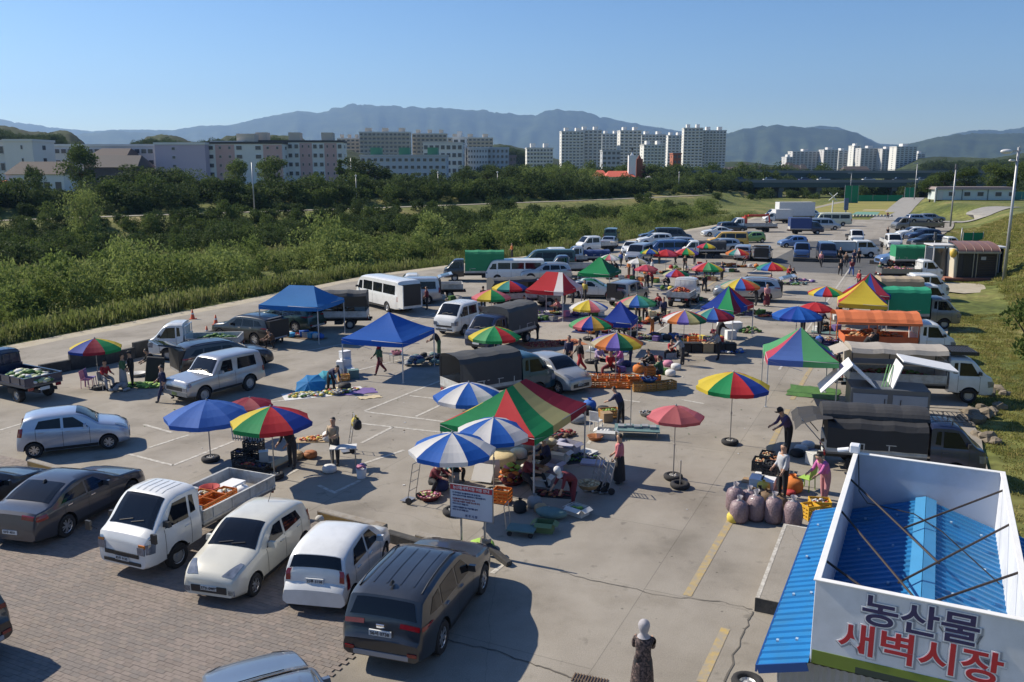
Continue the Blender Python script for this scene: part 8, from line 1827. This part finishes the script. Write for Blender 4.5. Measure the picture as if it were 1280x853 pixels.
def shed():
 ZT = 4.0; A = P(1022, 725, ZT); Bc = P(1070, 567, ZT); rz = atan2((Bc - A).y, (Bc - A).x); D = (Bc - A).length; W = 2.75; o = thing('sign_shed', 'blue roofed market shed with a white sign box of red and navy letters', 'shed', (A.x, A.y, 0), rz)
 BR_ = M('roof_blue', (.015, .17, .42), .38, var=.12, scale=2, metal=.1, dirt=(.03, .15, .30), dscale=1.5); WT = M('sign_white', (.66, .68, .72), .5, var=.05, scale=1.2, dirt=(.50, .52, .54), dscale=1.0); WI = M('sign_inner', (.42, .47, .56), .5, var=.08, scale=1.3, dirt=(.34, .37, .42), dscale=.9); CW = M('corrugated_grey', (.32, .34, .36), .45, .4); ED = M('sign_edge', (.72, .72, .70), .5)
 hb = ZT - 1.34; t = .05
 wall_ = lambda nm, c, d, m: MB().box(c, d).build(nm, m, o, bevel=.006)
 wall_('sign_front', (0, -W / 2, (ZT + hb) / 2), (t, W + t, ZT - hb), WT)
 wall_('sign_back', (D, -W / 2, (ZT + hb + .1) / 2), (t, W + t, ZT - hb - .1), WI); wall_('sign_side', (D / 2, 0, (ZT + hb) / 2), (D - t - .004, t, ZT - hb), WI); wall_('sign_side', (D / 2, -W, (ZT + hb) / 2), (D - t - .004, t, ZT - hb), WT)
 for c, d in (((0, -W / 2, ZT + .012), (t + .05, W + .1, .024)), ((D, -W / 2, ZT + .012), (t + .05, W + .1, .024)), ((D / 2, 0, ZT + .010), (D - .1, t + .05, .024)), ((D / 2, -W, ZT + .010), (D - .1, t + .05, .024))): wall_('edge_trim', c, d, ED)
 for x, y in ((D - .12, -.03), (.1, -.03)): pass
 b = MB(); b.box((-t / 2 - .004, -W / 2, hb + .11), (.008, W, .22)); b.build('green_band', M('band_green', (.16, .22, .03), .5), o); b = MB(); b.box((-t / 2 - .007, -W * .6, hb + .05), (.008, W * .75, .10)); b.build('dark_band', M('band_dark', (.03, .05, .04), .5), o)
 yr = -W / 2 - .05; ye1 = .76; ye2 = -W - .95; zr = hb + .55; ze = hb - .18; zr_, ze_ = zr, ze; x0, x1 = -.16, D + .15
 def slope(y_r, y_e, nm, x0):
  ye_ = ye1 if nm == 'left' else ye2; nm = 'roof_sheet'; zr, ze = [(zr_ + (ze_ - zr_) * (y_ - yr) / (ye_ - yr)) for y_ in (y_r, y_e)]
  mb = MB(); n = int((x1 - x0) / .215); pr = []
  for i in range(n + 1):
   x = x0 + (x1 - x0) * i / n; pw = (x1 - x0) / n
   pr += [(x, 0), (x + pw * .62, 0), (x + pw * .70, .035), (x + pw * .92, .035)] if i < n else [(x, 0)]
  for (xa, ha), (xb, hb_) in zip(pr, pr[1:]):
   q = [(xa, y_r, zr + ha), (xb, y_r, zr + hb_), (xb, y_e, ze + hb_), (xa, y_e, ze + ha)]; mb.face(q if y_e < y_r else q[::-1])
   mb.face([(p[0], p[1], p[2] - .012) for p in (q[::-1] if y_e < y_r else q)])
  mb.build(nm, BR_, o)
  sc = MB()
  for i in range(4):
   for j in range(2): x = x0 + (x1 - x0) * (i + .4) / 4; yy = y_r + (y_e - y_r) * (.35 + .4 * j); zz = zr + (ze - zr) * (.35 + .4 * j); s_ = MB(); s_.box((x, yy, zz + .05), (.06, .04, .03)); s_.build('fixing_clip', M('clip_pale', (.30, .42, .55), .4), o)
 slope(yr, .03, 'left', .04); slope(.032, ye1, 'left', x0); slope(yr, -W - .03, 'right', .04); slope(-W - .032, ye2, 'right', x0)
 b = MB(); b.box((D / 2, yr - .10, zr + .045), (D - .12, .20, .02), rx=.3) ; b.box((D / 2, yr + .10, zr + .045), (D - .12, .20, .02), rx=-.3); b.build('ridge_cap', M('ridge_blue', (.06, .26, .50), .35), o)
 b = MB(); b.box((x0 - .01, (.03 + ye1) / 2, ze + .5 * (zr - ze) * (ye1 - .03) / (ye1 - yr) - .06), (.025, ye1, .14), rx=atan2(ze - zr, ye1 - yr)); b.build('fascia', M('fascia_blue', (.01, .07, .25), .4), o)
 b = MB(); b.box((D / 2, ye1 + .02, ze - .06), (x1 - x0, .03, .12)); b.build('gutter', M('fascia_blue', (.01, .07, .25), .4), o)
 def corr(pa, pb, z1, nm):
  mb = MB(); a_ = Vector(pa); b_ = Vector(pb); d = b_ - a_; n = int(d.length / .06); nrm = Vector((d.y, -d.x)).normalized()
  for i in range(n):
   q = [a_ + d * (i / n) + nrm * (.012 if i % 2 else -.012), a_ + d * ((i + 1) / n) + nrm * (-.012 if i % 2 else .012)]; mb.face([(q[0].x, q[0].y, 0), (q[1].x, q[1].y, 0), (q[1].x, q[1].y, z1), (q[0].x, q[0].y, z1)])
  mb.build(nm, CW, o)
 corr((.15, .5), (.15, -W - .6), hb - .12, 'wall'); corr((D, .5), (.15, .5), hb - .12, 'wall'); corr((D, -W - .6), (D, .5), hb - .12, 'wall'); corr((.15, -W - .6), (D, -W - .6), hb - .12, 'wall')
 IR = M('brace_iron', (.035, .025, .022), .7)
 for xa, xb in ((D * .80, D * .46), (D * .52, D * .10), (D * .16, -.5 + D * .0)):
  if xb < 0: xb = .15
  b = MB(); b.tube((xa, .02, ZT - .12), (xb, yr - .25, zr + .12), .020, 6); b.build('brace', IR, o)
 for xa, xb in ((D * .90, D * .68), (D * .62, D * .30), (D * .30, D * .12)):
  b = MB(); b.tube((xa, -W - .02, ZT - .12), (xb, yr + .35, zr + .10), .020, 6); b.build('brace', IR, o)
 for xa in (D * .80, D * .52, D * .16): b = MB(); b.box((xa, .03, ZT - .1), (.06, .06, .05)); b.build('bracket', IR, o)
 cbm = MB(); pts = [(D - .1, -.06, ZT), (D - .35, -.14, ZT - .7), (D - .9, -.35, hb + .6), (D * .8, yr + .2, zr + .12), (D * .7, yr - .3, zr + .1), (D * .55, -W + .1, hb + .25)]
 for a_, b_ in zip(pts, pts[1:]): cbm.tube(a_, b_, .012, 5)
 cbm.build('cable', BLK, o)
 cm = thing('security_camera', 'white security camera box on the far left corner of the sign', 'camera', tuple(at(o, D + .02, .03, ZT + .02)), rz); b = MB(); b.box((0, 0, .09), (.22, .2, .18)); b.build('housing', WT, cm, bevel=.02); b = MB(); b.tube((.0, .12, .05), (.05, .34, -.02), .045, 8); b.build('lens_barrel', WT, cm)
 def word(txt, y, z, s, m, nm, sx=1.0):
  for off_, dx, mat_, dz, dy in ((.050, -.000, M('letter_shadow', (.30, .32, .36), .6), -.012, -.012), (.032, -.004, M('letter_outline', (.74, .75, .76), .5), 0, 0), (.012, -.008, m, 0, 0)):
   c = bpy.data.curves.new('t', 'FONT'); c.body = txt; c.size = s; c.align_x = 'CENTER'; c.align_y = 'CENTER'; c.extrude = .003; c.offset = off_ * s * 1.6; c.space_character = 1.0; q0 = bpy.data.objects.new('t', c); COL.objects.link(q0); me = evald(q0); bpy.data.objects.remove(q0); me.materials.clear(); me.materials.append(mat_)
   q = link(nm, me, None, o, (-t / 2 - .008 + dx, y + dy, z + dz)); q.rotation_euler = (pi / 2, 0, -pi / 2); q.scale = (sx, 1, 1)
 word('농산물', -1.40, ZT - .32, .50, M('letter_navy', (.025, .022, .09), .5), 'navy_lettering', 1.12)
 word('새벽시장', -1.42, ZT - .82, .52, M('letter_red', (.45, .02, .03), .5), 'red_lettering', 1.12)
 return o
SHED = shed()
def kiosk():
 p = P(1200, 352); o = thing('toilet_kiosk', 'small public toilet with a curved brown metal roof and dark louvred front', 'toilet', tuple(P(1222, 351) + Vector((0, 1.4, 0))), radians(-6)); w = 3.6; dk = M('louvre_dark', (.035, .035, .04), .6); br = M('roof_copper', (.24, .13, .10), .45, .2); cr = M('cream_panel', (.52, .48, .38), .7)
 b = MB(); b.box((0, 0, .12), (5.6, 3.4, .24)); b.build('base', M('base_brick', (.24, .10, .07), .9), o, bevel=.02)
 b = MB(); b.box((.1, .1, 1.4), (w, 2.4, 2.35)); b.build('wall', dk, o)
 for i in range(13): b = MB(); b.box((.85, -1.13, .45 + i * .16), (1.7, .05, .10), rx=.4); b.build('louvre', M('louvre_brown', (.07, .055, .05), .6), o)
 b = MB(); b.box((-.75, -1.12, 1.3), (.8, .04, 2.0)); b.build('door', BLK, o)
 for x in (-1.7, -.3, .0, 1.72): b = MB(); b.box((x, -1.2, 1.4), (.07, .08, 2.3)); b.build('post', POLE, o)
 b = MB(); b.box((.55, -1.18, 2.0), (.42, .02, .30)); b.build('sign_plate', M('sign_grey', (.40, .40, .40), .5), o)
 for i in range(5):
  mb = MB(); x0_, x1_ = -w / 2 + w * i / 5 + .02, -w / 2 + w * (i + 1) / 5 - .04; rows = [(cos(q) , sin(q)) for q in [pi * (1 - k / 10) * .5 + pi * .5 * (k / 10) * 0 for k in range(11)]]
  pr = [(-1.55 + 2.9 * (1 - cos(k / 10 * pi / 2)), 2.62 + .75 * sin(k / 10 * pi / 2)) for k in range(11)]
  for (ya, za), (yb, zb_) in zip(pr, pr[1:]): mb.face([(x0_, ya, za), (x1_, ya, za), (x1_, yb, zb_), (x0_, yb, zb_)]); mb.face([(x0_, ya, za - .05), (x0_, yb, zb_ - .05), (x1_, yb, zb_ - .05), (x1_, ya, za - .05)])
  mb.build('roof_panel', br, o, smooth=False)
  r_ = MB(); [r_.tube((x1_ + .02, a_[0], a_[1]), (x1_ + .02, b_[0], b_[1]), .035, 5) for a_, b_ in zip(pr, pr[1:])]; r_.build('roof_rib', M('rib_brown', (.14, .07, .05), .5), o)
 b = MB(); b.box((0, -1.56, 2.55), (w + .1, .12, .16)); b.build('eave_beam', POLE, o)
 for x in (-w / 2 - .15,): b = MB(); b.box((x, -.6, 1.5), (.25, 1.7, 2.7), ry=-.04); b.build('side_pier', cr, o, bevel=.04)
 y = MB(); y.blob((-w / 2 - .35, -1.3, 2.45), (.32, .3, .42), 10, 8, .03); y.build('yellow_lantern', M('lantern_yellow', (.55, .38, .06), .5), o, smooth=True)
 f = thing('steel_frame_booth', 'dark glass booth with a white steel frame left of the toilet', 'booth', tuple(P(1182, 349) + Vector((0, 1.6, 0))), radians(-6)); b = MB(); b.box((0, 0, 1.45), (1.7, 2.0, 2.6)); b.build('glass_box', GLS, f)
 for x in (-.87, .87):
  for y_ in (-1.02, 1.02): b = MB(); b.box((x, y_, 1.5), (.09, .09, 3.0)); b.build('frame_post', wpale, f)
 b = MB(); b.box((0, 0, 3.02), (2.1, 2.4, .10)); b.build('roof', wpale, f); b = MB(); b.box((0, -1.5, .12), (1.5, .4, .18)); b.build('step', STP, f)
 f = thing('rear_booth', 'dark open backed booth with a ribbed roof right of the toilet', 'booth', tuple(P(1244, 350) + Vector((.3, 1.9, 0))), radians(-6)); b = MB(); b.box((0, .6, 1.4), (1.9, .1, 2.6)); b.box((-.9, 0, 1.4), (.1, 1.3, 2.6)); b.box((.9, 0, 1.4), (.1, 1.3, 2.6)); b.build('wall', dk, f); b = MB(); b.box((0, 0, 2.85), (2.5, 2.2, .12)); b.build('roof', M('ribbed_pale', (.45, .46, .47), .5), f); b = MB(); b.box((.5, -.6, 1.5), (.35, .05, 2.0)); b.build('door_leaf', M('door_pale', (.38, .39, .42), .5), f); b = MB(); b.box((.1, -1.4, .2), (1.6, .6, .14)); b.build('step', STP, f)
kiosk()
GAL = M('galvanised', (.34, .35, .37), .45, .4)
def pole(px, py, zb, h, label, kind='lamp', r=.11, base=None):
 p = P(px, py, zb) if base is None else base; z0 = height(p.x, p.y); z0 = max(z0, zb) if base is None else z0; o = thing('lamp_post' if kind else 'utility_pole', label, 'lamp post' if kind else 'pole', (p.x, p.y, z0)); b = MB(); b.tube((0, 0, -.3), (0, 0, h), r, 10, r * .62); b.build('shaft', GAL, o, smooth=True)
 if kind == 'flood':
  b = MB(); b.tube((-.9, 0, h - .35), (.2, 0, h - .25), .05, 6); b.tube((-.55, 0, h - 1.15), (.2, 0, h - 1.1), .045, 6); b.tube((.08, 0, h - 1.2), (.08, 0, h + .1), .045, 6); b.build('arm', GAL, o)
  for x, z_, k in ((-1.0, h - .35, 1), (-.45, h - 1.1, .55)): b = MB(); b.blob((x, 0, z_), (.55 * k, .3 * k, .2 * k), 10, 6, 0); b.build('lamp_head', M('lamp_housing', (.55, .56, .57), .35), o, smooth=True)
  b = MB(); b.box((.12, 0, 3.1), (.16, .12, .7)); b.build('control_box', BLK, o)
 if kind == 'cap': b = MB(); b.tube((0, 0, h - .3), (0, 0, h + .5), .16, 8); b.tube((-.25, 0, h - .1), (.25, 0, h - .1), .05, 5); b.build('lamp_head', M('lamp_dark', (.09, .09, .10), .5), o)
 if kind == 'flag': b = MB(); b.box((-.5, 0, h - .1), (1.4, .1, .16)); b.build('arm', GAL, o)
 if kind == 'small': b = MB(); b.lathe((0, 0, h), [(.1, 0), (.22, .1), (.2, .35), (0, .42)], 8); b.build('lamp_head', wwhite, o)
 return o
pole(1254, 356, 0, 11.4, 'tall floodlight mast standing beside the toilet kiosk', 'flood', .15)
pole(1188, 281, 1.5, 8.6, 'slimmer lamp mast on the slope behind the kiosk', 'cap', .14)
pole(1142, 258, 0, 10.5, 'far lamp mast before the bridge end', 'flag', .13); pole(1062, 250, 0, 8.5, 'thin mast behind the court nets', 'flag', .10); pole(1166, 326, 0, 2.6, 'short post with a box between the right row vehicles', 'cap', .05); pole(1201, 304, .3, 2.0, 'white marker post behind the kiosk roof', '', .1)
for i, (x, y) in enumerate(((446, 258), (548, 252), (622, 250), (848, 243))): p = P(x, y, 2.2); pole(0, 0, 0, [5.6, 5.2, 5.2, 5.5][i], ['wooden pole by the bend of the river path', 'white park lamp on the river path below the pine row', 'white park lamp on the river path left of the willows', 'lamp on the bank before the big dark tree'][i], 'small', .09, base=p)
for i, (x, y) in enumerate(((440, 220), (318, 236), (193, 212))): pole(0, 0, 0, 9, ['concrete utility pole at the right end of the pink block', 'concrete utility pole before the long pink block', 'tall utility pole before the lilac gable'][i], '', .14, base=P(x, y + 26, 2.5))
FLD, _, _, _ = ground_mat('field_grass', [(.16, .17, .04), (.26, .23, .07), (.20, .20, .05)], .06, .2, 8, .95, .15)
def sh2(name, ps, mat, z): sheet(name, ps, mat, z)
sh2('playing_field', [P(985, 268.5), P(1040, 253), P(1100, 250), P(1150, 250), P(1128, 262), P(1105, 271), P(1060, 271)], FLD, .02)
sh2('court', [P(1063, 269), P(1071, 265), P(1100, 265.4), P(1096, 269.3)], M('court_green', (.12, .26, .20), .8), .026); sh2('sand_strip', [P(1078, 263.4), P(1113, 263.6), P(1112, 262.6), P(1080, 262.4)], M('sand', (.42, .34, .24), .9), .03)
sh2('track', [P(1000, 265.5), P(1048, 254.5), P(1060, 252.5), P(1054, 252), P(1042, 253.6), P(992, 265.5)], PATH, .032)
ribbon('ramp_road', [ (P(1105, 275).x, P(1105, 275).y), (P(1128, 262).x, P(1128, 262).y), (P(1160, 249).x, P(1160, 249).y)], 5.5, RAMP, .10)
ribbon('levee_road', [(P(1128, 284).x, P(1128, 284).y), (P(1160, 274, .6).x, P(1160, 274, .6).y), (P(1190, 268, 1.4).x, P(1190, 268, 1.4).y), (P(1222, 262, 2.4).x, P(1222, 262, 2.4).y), (P(1262, 256, 3.0).x, P(1262, 256, 3.0).y)], 5, RAMP, .12)
NETM = M('net_green', (.02, .26, .15), .7, trans=.4)
def net(px0, px1, yb, yt_h, label):
 a = P(px0, yb); b_ = P(px1, yb); o = thing('net_fence', label, 'fence', tuple(a), atan2((b_ - a).y, (b_ - a).x)); L = (b_ - a).length; n = max(2, int(L / 4))
 for i in range(n + 1): b = MB(); b.tube((L * i / n, 0, 0), (L * i / n, 0, yt_h + .1), .06, 5); b.build('post', GAL, o)
 for i in range(n): b = MB(); b.box((L * (i + .5) / n, 0, yt_h / 2), (L / n - .12, .03, yt_h)); b.build('net_panel', NETM, o)
net(1055, 1072, 254, 5.0, 'tall green net screen at the left end of the playing field'); net(1072, 1128, 252, 1.9, 'low green net fence along the back of the playing field'); net(1130, 1142, 252, 4.2, 'tall green net screen at the right end of the playing field'); net(1203, 1228, 305, 1.5, 'small green mesh fence behind the kiosk')
for i in range(12): p = P(1068 + i * 4.2, 270.8 + .02 * i); o = thing('edge_stone', '%s pale edge stone from the left, between concrete and court' % (nm_ + ['eighth', 'ninth', 'tenth', 'eleventh', 'twelfth'])[i], 'stone', tuple(p), 0, 'edge stones before the court'); b = MB(); b.box((0, 0, .2), (.5, .4, .4), top=.8); b.build('stone', STONE, o)
for i, x in enumerate((1040, 1057)):
 p = P(x, 268); o = thing('aerial_frame' if i == 0 else 'signal_post', ['white crossed frame standing behind the cream bus', 'dark blue screen on posts behind the cream bus'][i], 'frame' if i == 0 else 'screen', tuple(p)); b = MB()
 if i == 0: b.tube((0, 0, 0), (0, 0, 3), .15, 6); b.tube((-.9, 0, 3), (.9, 0, 4.6), .1, 5); b.tube((.9, 0, 3), (-.9, 0, 4.6), .1, 5); b.build('frame', wwhite, o)
 else: b.box((0, 0, 2.2), (.9, .3, 2.6)); b.box((0, 0, .5), (.2, .2, 1)); b.build('screen', PB, o)
RK = M('rock', (.19, .16, .12), .95, var=.3, scale=4, bump=.8, bscale=10)
for i, (x, y, r) in enumerate(((1206, 522, .28), (1214, 517, .36), (1222, 523, .30), (1232, 516, .34), (1240, 512, .24), (1212, 529, .22), (1226, 507, .22), (1250, 506, .26), (1221, 541, .24), (1232, 545, .3), (1244, 548, .22), (1210, 549, .2), (1238, 490, .28), (1248, 484, .24), (1256, 489, .2))):
 p = P(x, y, .1); p.z = height(p.x, p.y); o = thing('rock', '%s rock of the line at the grass edge, counted from the nearest cluster' % ['flat tan', 'tall pale', 'broad brown', 'pointed', 'small square', 'low rounded', 'cracked', 'solitary right', 'near grey', 'near broad', 'near small', 'dark low', 'upper orange', 'upper pale', 'uppermost small'][i], 'rock', (p.x, p.y, p.z), R.uniform(0, 3)); b = MB(); b.blob((0, 0, r * .5), (r * 1.2, r, r * .8), 7, 5, .28); b.build('stone', RK, o)
lm = MB()
for i in range(420):
 s_, t_ = R.uniform(22, 92), R.uniform(-28, 0); p = st(s_, t_); w_ = R.uniform(.02, .07); lm.mi = R.choice((0, 0, 1, 2, 2)); lm.box((p.x, p.y, .014), (w_, w_ * R.uniform(.4, 1), .012), rz=R.uniform(0, 3))
tag(lm.build('litter', [T_('white'), T_('green'), T_('brown')]), kind='stuff')
# ================================================================ air
def haze():
 mb = MB(); mb.box((0, 5200, 500), (22000, 12600, 1004))
 m = bpy.data.materials.new('haze_air'); m.use_nodes = True; n = m.node_tree.nodes
 n.remove(n['Principled BSDF']); v = n.new('ShaderNodeVolumePrincipled')
 v.inputs['Color'].default_value = (.36, .60, 1.0, 1); v.inputs['Density'].default_value = HAZE_D; v.inputs['Anisotropy'].default_value = 0.3
 m.node_tree.links.new(v.outputs[0], n['Material Output'].inputs['Volume'])
 tag(mb.build('haze', m), kind='stuff')
HAZE_D = .000075
haze()
